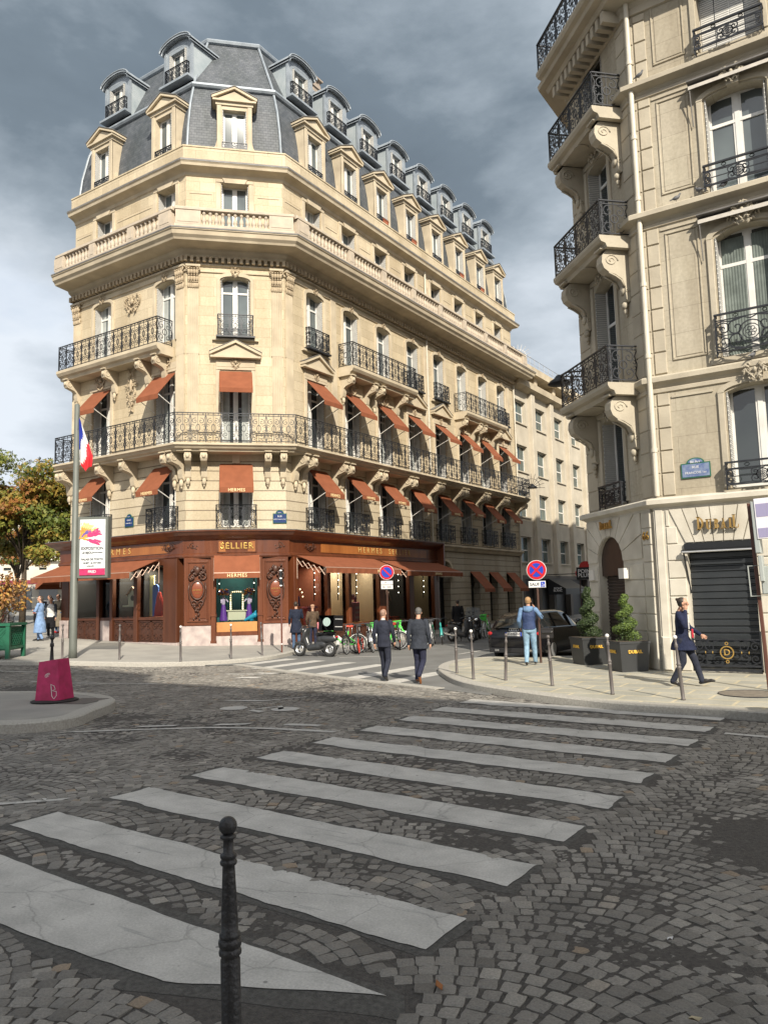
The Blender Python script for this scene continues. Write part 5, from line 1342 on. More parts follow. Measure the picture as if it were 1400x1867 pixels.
# long curtains behind the second floor window
cu = MB(); 
for s in (-1, 1):
    n = 16
    for i in range(n):
        a, b_ = s * (.08 + .5 * i / n), s * (.08 + .5 * (i + 1) / n); cu.poly([(a, .024 - .012 * (i % 2), .05), (b_, .024 - .012 * ((i + 1) % 2), .05), (b_, .024 - .012 * ((i + 1) % 2), 2.9), (a, .024 - .012 * (i % 2), 2.9)])
FE.put(cu, 'curtain', [mat('green_grey_curtain', (.17, .20, .185), .9, nscale=4, col2=(.10, .12, .11))], WE[0], .30, 7.3)
for z, a, b_, ar in ((4.25, 4.25, 6.6, 0), (7.3, 7.3, 10.35, 0), (11.3, 11.3, 13.75, 0)):
    put_window(FD, WDc[0], z, 1.12, b_ - a, .32, 'd%d' % int(z), 1.9 if z > 5 else None)
put_window(FD, WDc[0], 14.85, 1.12, 2.05, .32, 'd14')
# iron railings
def big_scrolls(w_, h, t=.012):
    r_ = MB(); r_.box(-w_ / 2, w_ / 2, -.03, .03, h - .04, h); r_.box(-w_ / 2, w_ / 2, -.015, .015, h - .17, h - .15); r_.box(-w_ / 2, w_ / 2, -.015, .015, .04, .065)
    for x in (-w_ / 2, w_ / 2 - .025): r_.box(x, x + .025, -.015, .015, -.06, h)
    zc = (.065 + h - .17) / 2; k = (h - .24)
    r_.ribbon(arc(0, zc, k * .36, k * .36, 0, 2 * PI, 18)[:-1], t, .012, closed=True); r_.ribbon(arc(0, zc, k * .24, k * .24, 0, 2 * PI, 12)[:-1], t * .8, .01, closed=True)
    for s in (-1, 1):
        r_.ribbon(spiral(s * k * .42, zc + k * .2, .015, k * .30, -.4, 2 * PI * 1.3, 20, s, 1), t, .012); r_.ribbon(spiral(s * k * .42, zc - k * .2, .015, k * .30, -.4, 2 * PI * 1.3, 20, s, -1), t, .012)
        for q in (-1, 1):
            r_.ribbon(spiral(s * (w_ / 2 - k * .26), zc + q * k * .22, .012, k * .22, 0, 2 * PI * 1.4, 18, -s, q), t, .012)
            r_.ribbon([(s * w_ * .48, zc + q * k * .45), (s * w_ * .38, zc + q * k * .48), (s * k * .55, zc + q * k * .42), (s * k * .2, zc + q * k * .5), (0, zc + q * k * .42)], t, .01)
        r_.ribbon([(s * k * .36, zc), (s * w_ * .46, zc)], t * .8, .008)
        for q in (-1, 1): r_.ribbon(arc(s * w_ * .20, h - .095, .05, .035, 0, 2 * PI, 8)[:-1], .007, .008, closed=True)
    for a in range(6): r_.ribbon(arc(k * .10 * math.cos(a * PI / 3), zc + k * .10 * math.sin(a * PI / 3), k * .06, k * .06, 0, 2 * PI, 7)[:-1], .007, .01, closed=True)
    return r_
BS = {}
for h in (.95, .58):
    r_ = big_scrolls(1.5, h); 
    for s in (-1, 1): railing_side(r_, 0, .22, s * .74, 0.02, h - .02, False)
    BS[h] = r_.mesh('balconette', [IRON])
for u in WE:
    FE.put(None, 'balconette', None, u, -.24, 4.24, me=BS[.58]); FE.put(None, 'balconette', None, u, -.24, 7.3, me=BS[.95]); FE.put(None, 'balconette', None, u, -.24, 11.3, me=BS[.58] if 0 else BS[.58]); FE.put(None, 'balconette', None, u, -.24, 14.75, me=BS[.58])
r_ = big_scrolls(1.2, .62); railing_side(r_, 0, .16, .59, 0.02, .58, False); railing_side(r_, 0, .16, -.59, 0.02, .58, False); FD.put(r_, 'balconette', [IRON], WDc[0], -.18, 4.16)
# corner balconies on big scrolled consoles
CP2 = [(0, 0), (0, -1.62), (-.05, -1.66), (-.12, -1.58), (-.14, -1.38), (-.14, -1.15), (-.22, -.92), (-.42, -.78), (-.60, -.72), (-.74, -.60), (-.80, -.42), (-.78, -.2), (-.68, -.05), (-.62, 0)]
cm = MB(); cm.prismx(CP2, -.17, .17); cm.sm = True
for s in (-1, 1):
    cm.tube([(s * .17, y, z) for y, z in [(-.52 + r * math.cos(a), -.34 + r * math.sin(a)) for a, r in [(t * .5, .20 - t * .008) for t in range(22)]]], .024, 5)
    cm.tube([(s * .17, y, z) for y, z in [(-.08 + r * math.cos(a), -1.30 + r * math.sin(a)) for a, r in [(t * .6, .085 - t * .006) for t in range(13)]]], .018, 5)
    cm.tube([(s * .15, -.60, -.74), (s * .15, -.40, -.84), (s * .15, -.24, -.96), (s * .15, -.16, -1.16)], .03, 5)
cm.ell((0, -.10, -1.74), (.12, .09, .13), 8, 6); cm.ell((0, -.08, -1.92), (.07, .06, .12), 8, 6); cm.ell((0, -.06, -2.05), (.04, .04, .07), 6, 5); cm.ell((0, -.16, -1.25), (.13, .05, .16), 8, 6)
cm.sm = False; cm.box(-.2, .2, -.84, 0, 0, .06)
CORB2 = cm.mesh('console', [STONE_R2])
def corner_balcony(z, h=.95, corb=True, dep=.86, x0=.28, x1=LD - .28):
    s_ = MB(); s_.prismx([(0, z - .3), (-dep + .2, z - .3), (-dep + .16, z - .2), (-dep + .05, z - .16), (-dep, z - .08), (-dep, z + .0), (0, z)][::-1], x0, x1)
    s_.lathe([(.2, -.02), (.2, 0)], ((x0 + x1) / 2, -.5, z - .305), 14)
    o = FD.put(s_, 'balcony', [STONE_R2]); r_ = MB(); railing(r_, x0 + .04, x1 - .04, z, h, -dep + .06, .72, True, t=.013); railing_side(r_, -dep + .06, 0, x0 + .04, z, h); railing_side(r_, -dep + .06, 0, x1 - .04, z, h)
    r_.build('railing', [IRON], o)
    if corb:
        for u in (x0 + .32, x1 - .32): q_ = add_mesh('console', CORB2, o, (u, 0, z - .30)); q_.scale = (.88, .92, .80)
corner_balcony(7.08); corner_balcony(10.85); corner_balcony(14.3); corner_balcony(17.3, .9, False, .95, .0, LD)
dd = MB()
for i in range(12): dd.box(.1 + i * .27, .24 + i * .27, -.5, -.05, 16.52, 16.82)
FD.put(dd, 'dentil_band', [STONE_R2])
for z in (6.65, 10.42, 13.85):
    FD.put(None, 'keystone', None, WDc[0], -.08, z, me=KEY)
for z0, z1, a, b_, ar in LEV[:3]:
    m_ = MB(); u = WDc[0]
    for s in (-1, 1): m_.bbox(min(u + s * .58, u + s * .72), max(u + s * .58, u + s * .72), -.05, .01, a, b_, .012)
    m_.bbox(u - .72, u + .72, -.05, .01, b_ + .02, b_ + .16, .012); FD.put(m_, 'window_surround', [STONE_R2])
# long drainpipe
p_ = MB(); p_.tube([(.12, -.13, 4.2), (.12, -.13, 17.0)], .062, 10)
for z in (5.3, 7.6, 9.4, 11.6, 13.2, 15.2): p_.tube([(.12, -.13, z - .05), (.12, -.13, z + .05)], .078, 10)
FE.put(p_, 'drainpipe', [PIPE])
# retracted canvas blinds over the windows
CANV = mat('grey_white_canvas', (.50, .47, .42), .85, nscale=5, col2=(.4, .37, .33), bump=.3)
for u in WE:
    for z in (10.62, 13.98):
        b_ = MB(); b_.prismx([(-.02, z + .1), (-.24, z - .02), (-.26, z - .12), (-.02, z + .04)][::-1], u - .95, u + .95); o = FE.put(b_, 'rolled_blind', [CANV])
        b_ = MB(); b_.box(u - .98, u + .98, -.27, -.02, z + .09, z + .12); b_.tube([(u - .92, -.24, z - .1), (u - .92, -.05, z - .95)], .014, 5); b_.tube([(u + .92, -.24, z - .1), (u + .92, -.05, z - .95)], .014, 5); b_.build('blind_arm', [LEAD], o)
b_ = MB(); b_.box(1.55, 1.75, -.01, .02, 6.72, 6.8); FE.put(b_, 'wall_vent', [DARKIN])

# ---- ground floor: blocks with real joints and voussoirs --------------------
YB = -.14
core = MB(); wall(core, 0, LE, 0, 3.95, [(1.40, 1.40, .12, 3.05, 0), (4.9, 1.5, .12, 3.05, 0), (8.5, 1.5, .12, 3.05, 0)], YB + .03, .5)
FE.put(core, 'ground_floor_wall', [STONE_W])
core = MB(); wall(core, 0, LD, 0, 3.95, [(1.25, 1.34, .12, 3.42, .67)], YB + .03, .5); FD.put(core, 'ground_floor_wall', [STONE_W])
bl = MB(); J = .012
def block(x0, x1, z0, z1): bl.bbox(x0 + J, x1 - J, YB, YB + .04, z0 + J, z1 - J, .012)
def blocks(x0, x1, zs):
    for a, b_ in zip(zs, zs[1:]): block(x0, x1, a, b_)
cz = [.14, 1.02, 1.43, 1.84, 2.25, 2.66, 3.05]
blocks(0.02, .22, [.14, .75, 3.88]); blocks(.26, .66, cz)
def vous(cx, zspring, hw, ztop, half, n=7, x0=None, x1=None):
    """flat-arch wedge blocks above a square opening"""
    for i in range(n):
        t0, t1 = -1 + 2 * i / n, -1 + 2 * (i + 1) / n
        bl.prism([(cx + t0 * hw + J, zspring), (cx + t1 * hw - J, zspring), (cx + t1 * half - J, ztop), (cx + t0 * half + J, ztop)], YB, YB + .04)
vous(1.40, 3.07, .72, 3.86, 1.05)
block(.26, .36, 3.46, 3.86); block(.26, .52, 3.05, 3.46)
blocks(2.14, 4.1, cz); block(2.44, 3.9, 3.05, 3.86); vous(4.9, 3.07, .76, 3.86, 1.05); blocks(5.7, 7.7, cz); vous(8.5, 3.07, .76, 3.86, 1.05)
FE.put(bl, 'rusticated_blocks', [STONE_W])
bl = MB()
ax = 1.25; ar = .67; zs_ = 2.75
blocks(0.02, ax - ar - .02, [.14, 1.02, 1.43, 1.84, 2.25, 2.66]); blocks(ax + ar + .04, LD - .42, [.14, 1.02, 1.43, 1.84, 2.25, 2.66]); blocks(LD - .40, LD - .0, [.14, 1.02, 1.43, 1.84, 2.25, 2.66, 3.07, 3.47, 3.86])
n = 9
for i in range(n):
    t0, t1 = PI - PI * i / n, PI - PI * (i + 1) / n
    def outp(t):
        c, s_ = math.cos(t), math.sin(t); k = 1.12 / max(s_, .0001) if abs(c) * 1.12 < s_ * (ax - .03 if c < 0 else LD - .42 - ax) else (ax - .03 if c < 0 else LD - .44 - ax) / max(abs(c), 1e-4)
        return (ax + c * k, zs_ + s_ * k)
    a = .012
    i0 = (ax + .69 * math.cos(t0 - a), zs_ + .69 * math.sin(t0 - a)); i1 = (ax + .69 * math.cos(t1 + a), zs_ + .69 * math.sin(t1 + a))
    o0, o1 = outp(t0 - a), outp(t1 + a); pts = [i0, i1, o1]
    if abs(o0[0] - o1[0]) > .02 and abs(o0[1] - o1[1]) > .02:
        pts.append((o0[0] if abs(o0[0] - ax) > abs(o1[0] - ax) else o1[0], max(o0[1], o1[1])))
    pts.append(o0)
    bl.prism(pts, YB, YB + .04)
FD.put(bl, 'rusticated_blocks', [STONE_W])
# steel shutters
def shutter(fr, x0, x1, z0, z1, y, m__, step=.155, name='roller_shutter'):
    s_ = MB(); z = z0
    prof = []
    while z < z1: prof += [(y, z), (y - .0, z + .01), (y - .028, z + .03), (y - .03, z + step - .03), (y - .006, z + step - .01)]; z += step
    for a, b_ in zip(prof, prof[1:]): s_.poly([(x0, a[0], a[1]), (x1, a[0], a[1]), (x1, b_[0], b_[1]), (x0, b_[0], b_[1])])
    return fr.put(s_, name, [m__])
SHB = mat('black_shutter', (.022, .026, .030), .38, nscale=2, col2=(.032, .036, .04), spec=.6)
shutter(FE, .70, 2.10, .2, 3.0, .12, SHB); shutter(FE, 4.15, 5.65, .2, 3.0, .12, SHB); shutter(FE, 7.75, 9.25, .2, 3.0, .12, SHB)
shutter(FD, ax - ar, ax + ar, .14, 2.42, .14, mat('bronze_shutter', (.060, .045, .038), .42, nscale=2, col2=(.045, .033, .028), spec=.5), .09)
m_ = MB(); pts = [(x, z) for x, z in arc(ax, zs_, ar - .004, ar - .004, 0, PI, 18)]; m_.prism([(ax - ar + .004, 2.4), (ax + ar - .004, 2.4)] + pts, -.02, .1); FD.put(m_, 'bronze_fanlight_panel', [mat('dark_bronze', (.045, .030, .024), .4, metal=.3, nscale=4, col2=(.06, .04, .03))])
m_ = MB(); m_.box(.66, 2.12, -.20, .10, 2.90, 3.04); m_.tube([(.60, -.25, 2.86), (2.2, -.25, 2.86)], .03, 8); m_.tube([(.64, -.22, 2.9), (.72, -.06, 1.9)], .02, 5); FE.put(m_, 'blind_box', [BLACKM])
m_ = MB(); m_.tube([(.62, -.28, 2.84), (2.16, -.28, 2.84)], .022, 8); FE.put(m_, 'blind_rod', [mat('steel_rod', (.55, .55, .55), .35, metal=.7)])
# door grille with the gilt ring monogram
gm = MB(); gm.box(.68, 2.12, -.02, .02, .26, .30); gm.box(.68, 2.12, -.02, .02, .84, .87); gm.box(.68, 2.12, -.03, .03, .16, .2); gm.box(.68, 2.12, -.02, .02, 1.02, 1.04)
for x in (.68, 2.09): gm.box(x, x + .03, -.03, .03, .16, 1.04)
for s in (-1, 1):
    for q in (-1, 1):
        gm.ribbon(spiral(1.4 + s * .34, .57 + q * .12, .015, .14, 0, 2 * PI * 1.4, 18, s, q), .009, .012); gm.ribbon(spiral(1.4 + s * .58, .57 + q * .13, .01, .11, 0, 2 * PI * 1.5, 18, -s, q), .009, .012)
        gm.ribbon([(1.4 + s * .16, .57 + q * .26), (1.4 + s * .3, .57 + q * .24), (1.4 + s * .5, .57 + q * .27), (1.4 + s * .7, .57 + q * .2)], .009, .012)
    gm.ribbon([(1.4 + s * .2, .57), (1.4 + s * .7, .57)], .007, .01)
go = FE.put(gm, 'door_grille', [IRON], 0, -.10, 0)
gg_ = MB(); gg_.ribbon(arc(1.4, .57, .135, .135, 0, 2 * PI, 24)[:-1], .012, .016, closed=True); 
for q in (-1, 1): gg_.ribbon(arc(1.4, .57 + q * .20, .03, .03, 0, 2 * PI, 10)[:-1], .008, .014, closed=True)
for s in (-1, 1):
    for x in (.30, .45): gg_.lathe([(.004, -.03), (.018, 0), (.004, .03)], (1.4 + s * x, 0, .57), 6)
gg_.build('gilt_ring', [GOLD], go)
me = text_mesh('D', .19, .012, 'lettering', 1, bevel=.003); me.materials.append(GOLD); add_mesh('lettering', me, go, (1.4, -.01, .57))
# gilt serif letters
def serif_word(fr, txt, u, z, h, y, depth=.05, parent=None):
    """capitals drawn as thick and thin strokes with slab serifs; first and last letter taller"""
    k = h; W_ = {'D': .78, 'U': .80, 'B': .66, 'A': .80, 'I': .34, 'L': .62}
    tall = lambda i: 1.28 if i in (0, len(txt) - 1) else 1.0
    adv = [W_[c] * (1.15 if i in (0, len(txt) - 1) else 1) * k * .92 for i, c in enumerate(txt)]; x = u - sum(adv) / 2
    root_ = None
    for i, c in enumerate(txt):
        H = h * tall(i); w_ = adv[i] * .80; T = .17 * h; t = .07 * h; mb = MB(); b0 = z - (h * .22 if i == len(txt) - 1 else 0) * 0; ys = (-depth, 0)
        P = lambda pts: mb.prism([(x + a, b0 + b) for a, b in pts], y - depth, y)
        R = lambda a, b, c_, d: mb.box(x + a, x + b, y - depth, y, b0 + c_, b0 + d)
        if c == 'D':
            R(.10 * k, .10 * k + T, 0, H); R(0, .34 * k, 0, t); R(0, .34 * k, H - t, H)
            o_ = [(.12 * k + (w_ - .12 * k) * math.cos(a), H / 2 + H / 2 * math.sin(a)) for a in np.linspace(-PI / 2, PI / 2, 13)]; q = [(.12 * k + (w_ - T - .12 * k) * math.cos(a), H / 2 + (H / 2 - t) * math.sin(a)) for a in np.linspace(-PI / 2, PI / 2, 13)]
            for j in range(12): P([q[j], o_[j], o_[j + 1], q[j + 1]])
        elif c == 'U':
            R(.08 * k, .08 * k + T, H * .25, H); R(w_ - .10 * k - t, w_ - .10 * k, H * .25, H); R(0, .08 * k + T + .08 * k, H - t, H); R(w_ - .24 * k, w_, H - t, H)
            a0, a1 = .08 * k, w_ - .10 * k; cx = (a0 + a1) / 2
            for j in range(8):
                q0, q1 = PI + PI * j / 8, PI + PI * (j + 1) / 8; f = lambda a, dx, dz: (cx + ((a1 - a0) / 2 - dx) * math.cos(a), H * .25 + (H * .25 - dz) * math.sin(a))
                d0 = T if j < 4 else t * 1.2
                P([f(q0, 0, 0), f(q1, 0, 0), f(q1, T + (t - T) * (j + 1) / 8, t), f(q0, T + (t - T) * j / 8, t)])
        elif c == 'B':
            R(.10 * k, .10 * k + T, 0, H); R(0, .28 * k, 0, t); R(0, .28 * k, H - t, H)
            for zc, hh, ww in ((H * .27, H * .27, w_), (H * .75, H * .25, w_ * .9)):
                o_ = [(.2 * k + (ww - .2 * k) * math.cos(a), zc + hh * math.sin(a)) for a in np.linspace(-PI / 2, PI / 2, 9)]; q = [(.2 * k + (ww - T * .9 - .2 * k) * math.cos(a), zc + (hh - t) * math.sin(a)) for a in np.linspace(-PI / 2, PI / 2, 9)]
                for j in range(8): P([q[j], o_[j], o_[j + 1], q[j + 1]])
        elif c == 'A':
            P([(.08 * k, 0), (.08 * k + t, 0), (w_ * .48 + t * .5, H), (w_ * .48 - t * .5, H)]); P([(w_ - .10 * k - T, 0), (w_ - .10 * k, 0), (w_ * .5 + T * .1, H), (w_ * .5 - T * .7, H)])
            R(.18 * k, w_ - .28 * k, H * .32, H * .32 + t); R(0, .24 * k, 0, t * .9); R(w_ - .36 * k, w_, 0, t * .9)
        elif c == 'I': R(.06 * k, .06 * k + T, 0, H); R(0, .12 * k + T, 0, t); R(0, .12 * k + T, H - t, H)
        elif c == 'L':
            R(.08 * k, .08 * k + T, 0, H); R(0, .16 * k + T, H - t, H); R(0, w_, 0, t * 1.1); P([(w_ - .04 * k, t), (w_ + .02 * k, t), (w_ + .06 * k, .34 * k), (w_ + .02 * k, .34 * k)])
        x += adv[i]
        if parent is None: fr.put(mb, 'letter', [LETG])
        else: mb.build('letter', [LETG], parent)
LETG = mat('brushed_bronze_gilt', (.62, .40, .14), .35, metal=.75, nscale=3, col2=(.40, .24, .07))
serif_word(FE, 'DUBAIL', 1.42, 3.33, .235, YB - .05, .05)
for x in (0,): pass
serif_word(FD, 'DUBAIL', ax, 3.62, .17, YB - .04, .04)
me = text_mesh('66', .29, .012, 'lettering', 1.0); me.materials.append(BRASS); FD.put(None, 'house_number', None, LD - .2, YB - .02, 3.28, me=me)
m_ = MB(); m_.box(ax + .73, ax + 1.0, YB - .16, YB, 2.30, 2.56); FD.put(m_, 'wall_light', [mat('white_box', (.66, .64, .6), .5)])
m_ = MB(); m_.box(.12, .40, YB - .05, YB, 2.3, 2.58); FD.put(m_, 'wall_light', [MATS['white_box']])
m_ = MB(); m_.bbox(.02, .24, YB - .04, YB + .1, .14, .92, .03); FE.put(m_, 'pier_plinth', [STONE_W])
# blue crested street plate
o = plate(FE, 1.0, 4.74, -.02, .60, .30, ('8e Arr', .085), [('RUE', .085, .07), ('FRANCOIS 1er', .075, -.06)], 'blue arched street name plate on tan wall above the gilt shop letters', base=mat('worn_blue_enamel', (.06, .10, .26), .45, nscale=9, col2=(.22, .27, .38)))

# ================================================================ concrete office building further down
rootK = empty('concrete_office_building', (-20.9, 49, 0), 0, 'pale concrete office block with square sash windows down the side street', 'building')
FK = FR(-20.95, 48.2, PI / 2, rootK); LK = 40
KW = [1.15 + k * 3.62 for k in range(11)]
KR = [(13.74, 15.37), (10.34, 12.2), (7.2, 9.0), (4.1, 5.85)]
m_ = MB(); wall(m_, 0, LK, 3.2, 16.1, [(u, 1.95, a, b_, 0) for u in KW for a, b_ in KR], 0, .32); FK.put(m_, 'wall', [CONC])
m_ = MB(); m_.prismx([(0, 16.1), (-.2, 16.15), (-.55, 16.3), (-.6, 16.7), (0, 16.75)][::-1], -.1, LK); FK.put(m_, 'cornice', [STONE_PLAIN])
m_ = MB(); m_.box(0, LK, 1.0, 9, 16.7, 17.7); m_.box(-.1, LK, -.3, 9, 17.7, 18.2)
for u in np.arange(.6, LK, 3.6): m_.box(u, u + .5, .05, 1.0, 16.7, 17.7)
FK.put(m_, 'attic', [STONE_PLAIN])
pm = MB(); pm.bbox(-.33, .33, -.28, 0, 3.2, 16.1, .03); PM = pm.mesh('pilaster', [CONC])
KF = MB(); t = .06
for a in ((-.95, -.95 + t, 0, 1.8), (.95 - t, .95, 0, 1.8), (-.95, .95, 0, t), (-.95, .95, 1.8 - t, 1.8), (-.95, .95, .82, .9)): KF.box(a[0], a[1], 0, .05, a[2], a[3])
KF.box(-.2, -.16, 0, .05, 0, 1.8); KFm = KF.mesh('window', [WHITE]); KG = MB(); KG.poly([(-.93, .03, .02), (.93, .03, .02), (.93, .03, 1.78), (-.93, .03, 1.78)]); KGm = KG.mesh('glass', [mat('greenish_pane', (.10, .15, .15), .06, spec=.9, nscale=.7, col2=(.03, .045, .05))])
KS = MB(); KS.box(-1.05, 1.05, -.10, .05, -.08, 0); KSm = KS.mesh('sill', [CONC])
for i, u in enumerate(KW[:7]):
    FK.put(None, 'pilaster', None, u + 1.81, 0, 0, me=PM)
    for a, b_ in KR:
        o = FK.put(None, 'window', None, u, .26, a, me=KFm); o.scale = (1, 1, (b_ - a) / 1.8); add_mesh('glass', KGm, o); FK.put(None, 'sill', None, u, 0, a, me=KSm)
m_ = MB(); m_.box(0, LK, .3, .4, 0, 3.2); FK.put(m_, 'dark_shop_front', [BLACKM])
m_ = MB(); m_.box(0, LK, -.12, .4, 2.95, 3.2)
for u in (0, 2.9, 5.6, 9, 13): m_.box(u, u + .5, -.1, .4, 0, 2.95)
FK.put(m_, 'shop_frame', [mat('dark_stone', (.13, .115, .10), .7)])
m_ = MB()
for i in range(28): x = i * .9; m_.tube([(x, .1, 18.2), (x, .1, 19.1)], .02, 4)
m_.tube([(0, .1, 19.1), (25, .1, 19.1)], .022, 4); m_.tube([(0, .1, 18.7), (25, .1, 18.7)], .012, 4); FK.put(m_, 'roof_railing', [mat('grey_rail', (.35, .37, .4), .5)])
# spiked fan guards against climbers
for nm, y_, z_, lab, x_ in (('a', 47.9, 17.9, 'pale spiked iron fan guard where the balustrade meets the office block', -20.3), ('b', 48.2, 9.0, 'dark spiked iron fan guard at the end of the long balcony', -19.9)):
    o = empty('spiked_fan_guard', (x_, y_, z_), 0, lab, 'spiked guard'); m_ = MB()
    for i in range(11): a = -.1 + i * .33; m_.tube([(0, .1 * 0, 0), (.95 * math.cos(a), 0, .95 * math.sin(a))], .014, 4)
    m_.build('spikes', [IRON if nm == 'b' else WHITE], o); m_ = MB(); m_.ribbon(arc(0, 0, .6, .6, -.1, 3.3, 14), .012, .012); m_.build('rim', [IRON if nm == 'b' else WHITE], o)
def shop_canopy():
    pass
# black canopy shop
o = empty('black_canopy', (-20.6, 54.0, 0), PI / 2, 'black canopy with white lettering over a shop down the side street', 'canopy'); 
m_ = MB(); m_.prismx([(-.0, 3.0), (-1.3, 2.2), (-1.3, 1.75), (0, 1.75)][::-1], -1.9, 2.3); 
me = MB(); me.poly([(-1.9, -.02, 3.0), (-1.9, -1.3, 2.25), (2.3, -1.3, 2.25), (2.3, -.02, 3.0)]); me.poly([(-1.9, -1.3, 2.25), (-1.9, -1.3, 1.85), (2.3, -1.3, 1.85), (2.3, -1.3, 2.25)]); me.poly([(-1.9, -.02, 3.0), (-1.9, -.02, 1.85), (-1.9, -1.3, 1.85), (-1.9, -1.3, 2.25)]); me.build('canvas', [BLACKM], o)
for t, x, z, ln in (('MONT', 0, 2.12, 0), ('BLANC', 0, 1.96, 0)):
    q = text_mesh(t, .2, .002, 'lettering', 1.0, bevel=.004); q.materials.append(WHITEP); add_mesh('lettering', q, o, (-1.93, -.72, z + .15), (0, 0, -PI / 2)); q = text_mesh(t, .2, .002, 'lettering', 1.0); q.materials.append(WHITEP); add_mesh('lettering', q, o, (1.2, -1.32, z))
o = empty('pen_shop_sign', (-17.8, 52.0, 3.25), R_(25), 'black square shop sign with red disc hanging over the side street', 'shop sign')
m_ = MB(); m_.box(-.62, .62, -.06, .06, -.42, .42); m_.build('board', [BLACKM], o)
m_ = MB(); m_.prism([(x, z) for x, z in arc(0, .42, .42, .42, 0, PI, 14)], -.05, .05); m_.build('red_disc', [mat('sign_red', (.42, .02, .02), .5)], o)
for t, z in (('POINT', .14), ('PLUME', -.14)):
    q = text_mesh(t, .36, .003, 'lettering', 1.0, bevel=.006); q.materials.append(WHITEP); add_mesh('lettering', q, o, (0, -.068, z))
m_ = MB(); m_.tube([(0, 0, 0), (-2.9, 1.4, 0)], .03, 5); m_.build('bracket', [BLACKM], o)
# street lamps carried on wall brackets
def wall_lamp(x, y, z, dx, lab, rz=0):
    o = empty('street_lamp', (x, y, z), rz, lab, 'street lamp', None)
    m_ = MB(); m_.tube([(-dx, 0, -.1), (-dx * .6, 0, .15), (-dx * .2, 0, .2), (0, 0, .1)], .03, 6); m_.build('bracket', [BLACKM], o)
    m_ = MB(); m_.sm = True; m_.lathe([(.05, .16), (.10, .12), (.16, .04), (.30, -.05), (.36, -.13), (.34, -.14)], n=16); m_.build('lamp_shade', [BLACKM], o)
wall_lamp(-19.3, 46.9, 8.9, 1.5, 'black bell street lamp on a bracket beside the end of the long balcony')
wall_lamp(-8.25, 22.6, 8.55, 1.2, 'dark street lamp just left of the lowest corner balcony at right', PI)

# ================================================================ building behind the photographer whose shadow covers the cobbles
rootS = empty('building_across_the_place', (10, -9, 0), 0, 'stone apartment building across the junction, outside the photograph', 'building')
FS = FR(30, -7.0, PI, rootS); HS = 20.4
m_ = MB(); wall(m_, 0, 32.8, 0, HS, [(2 + i * 3.2, 1.3, z, z + 2.3, 0) for i in range(10) for z in (1, 5, 9, 13, 17)], 0, .3); FS.put(m_, 'wall', [STONE_R])
m_ = MB(); m_.poly([(x, .29, z) for x, z in ((.5, .6), (32.3, .6), (32.3, HS - .6), (.5, HS - .6))]); FS.put(m_, 'glass', [PANE])
m_ = MB(); m_.box(-2.8, 30, -25, -7.3, 0, HS - .02); m_.box(-3.2, 30, -25, -6.6, HS - .02, HS + .3); m_.prismz([(-1.9, -7.4), (6.5, -7.4), (6.5, -24), (-1.9, -24)], HS + .3, HS + 2.6); rt_ = m_.build('roof', [STONE_R], rootS, (-10, 9, 0))
# ================================================================ people
SKIN = mat('skin', (.50, .29, .20), .55, nscale=14, col2=(.44, .235, .16), spec=.4); SKIN2 = mat('tan_skin', (.34, .19, .12), .55)
def J(**k):
    """standing joints, facing +y, right side +x, 1.78 m tall"""
    d = dict(hipL=(-.09, 0, .94), hipR=(.09, 0, .94), kneeL=(-.10, .02, .50), kneeR=(.10, .02, .50), ankL=(-.10, -.02, .09), ankR=(.10, -.02, .09), toeL=(-.12, .16, .03), toeR=(.12, .16, .03),
             pel=(0, 0, .97), che=(0, 0, 1.28), shoL=(-.185, -.01, 1.44), shoR=(.185, -.01, 1.44), elbL=(-.24, -.02, 1.15), elbR=(.24, -.02, 1.15), wriL=(-.25, .06, .90), wriR=(.25, .06, .90),
             neck=(0, -.01, 1.50), head=(0, .02, 1.665), hy=0, hx=0, fistL=0, fistR=0)
    d.update(k); return d
def V3(t): return Vector(t)
def hand(pr, wri, elb, side, point=None, k=1):
    w = V3(wri); d = (w - V3(elb)).normalized() if point is None else V3(point).normalized()
    a = V3((1, 0, 0)) * side; n = d.cross(V3((0, 1, 0))); n = n.normalized() if n.length > .2 else V3((1, 0, 0)); q = d.cross(n).normalized()
    pr.append(('c', w, .024, w + d * .05, .028)); pr.append(('c', w + d * .05 + q * .015, .024, w + d * .085 + q * .012, .020)); pr.append(('c', w + d * .05 - q * .018, .024, w + d * .085 - q * .02, .018))
    for i, L_ in enumerate((.058, .070, .066, .050)):
        o = w + d * .09 + q * (.030 - i * .020); pr.append(('c', o, .0088, o + d * L_ * .55 - n * side * .012, .0082)); pr.append(('c', o + d * L_ * .55 - n * side * .012, .0082, o + d * L_ * .85 - n * side * .034, .007))
    o = w + d * .03 + q * .032; pr.append(('c', o, .012, o + d * .045 + q * .022 - n * side * .01, .009))
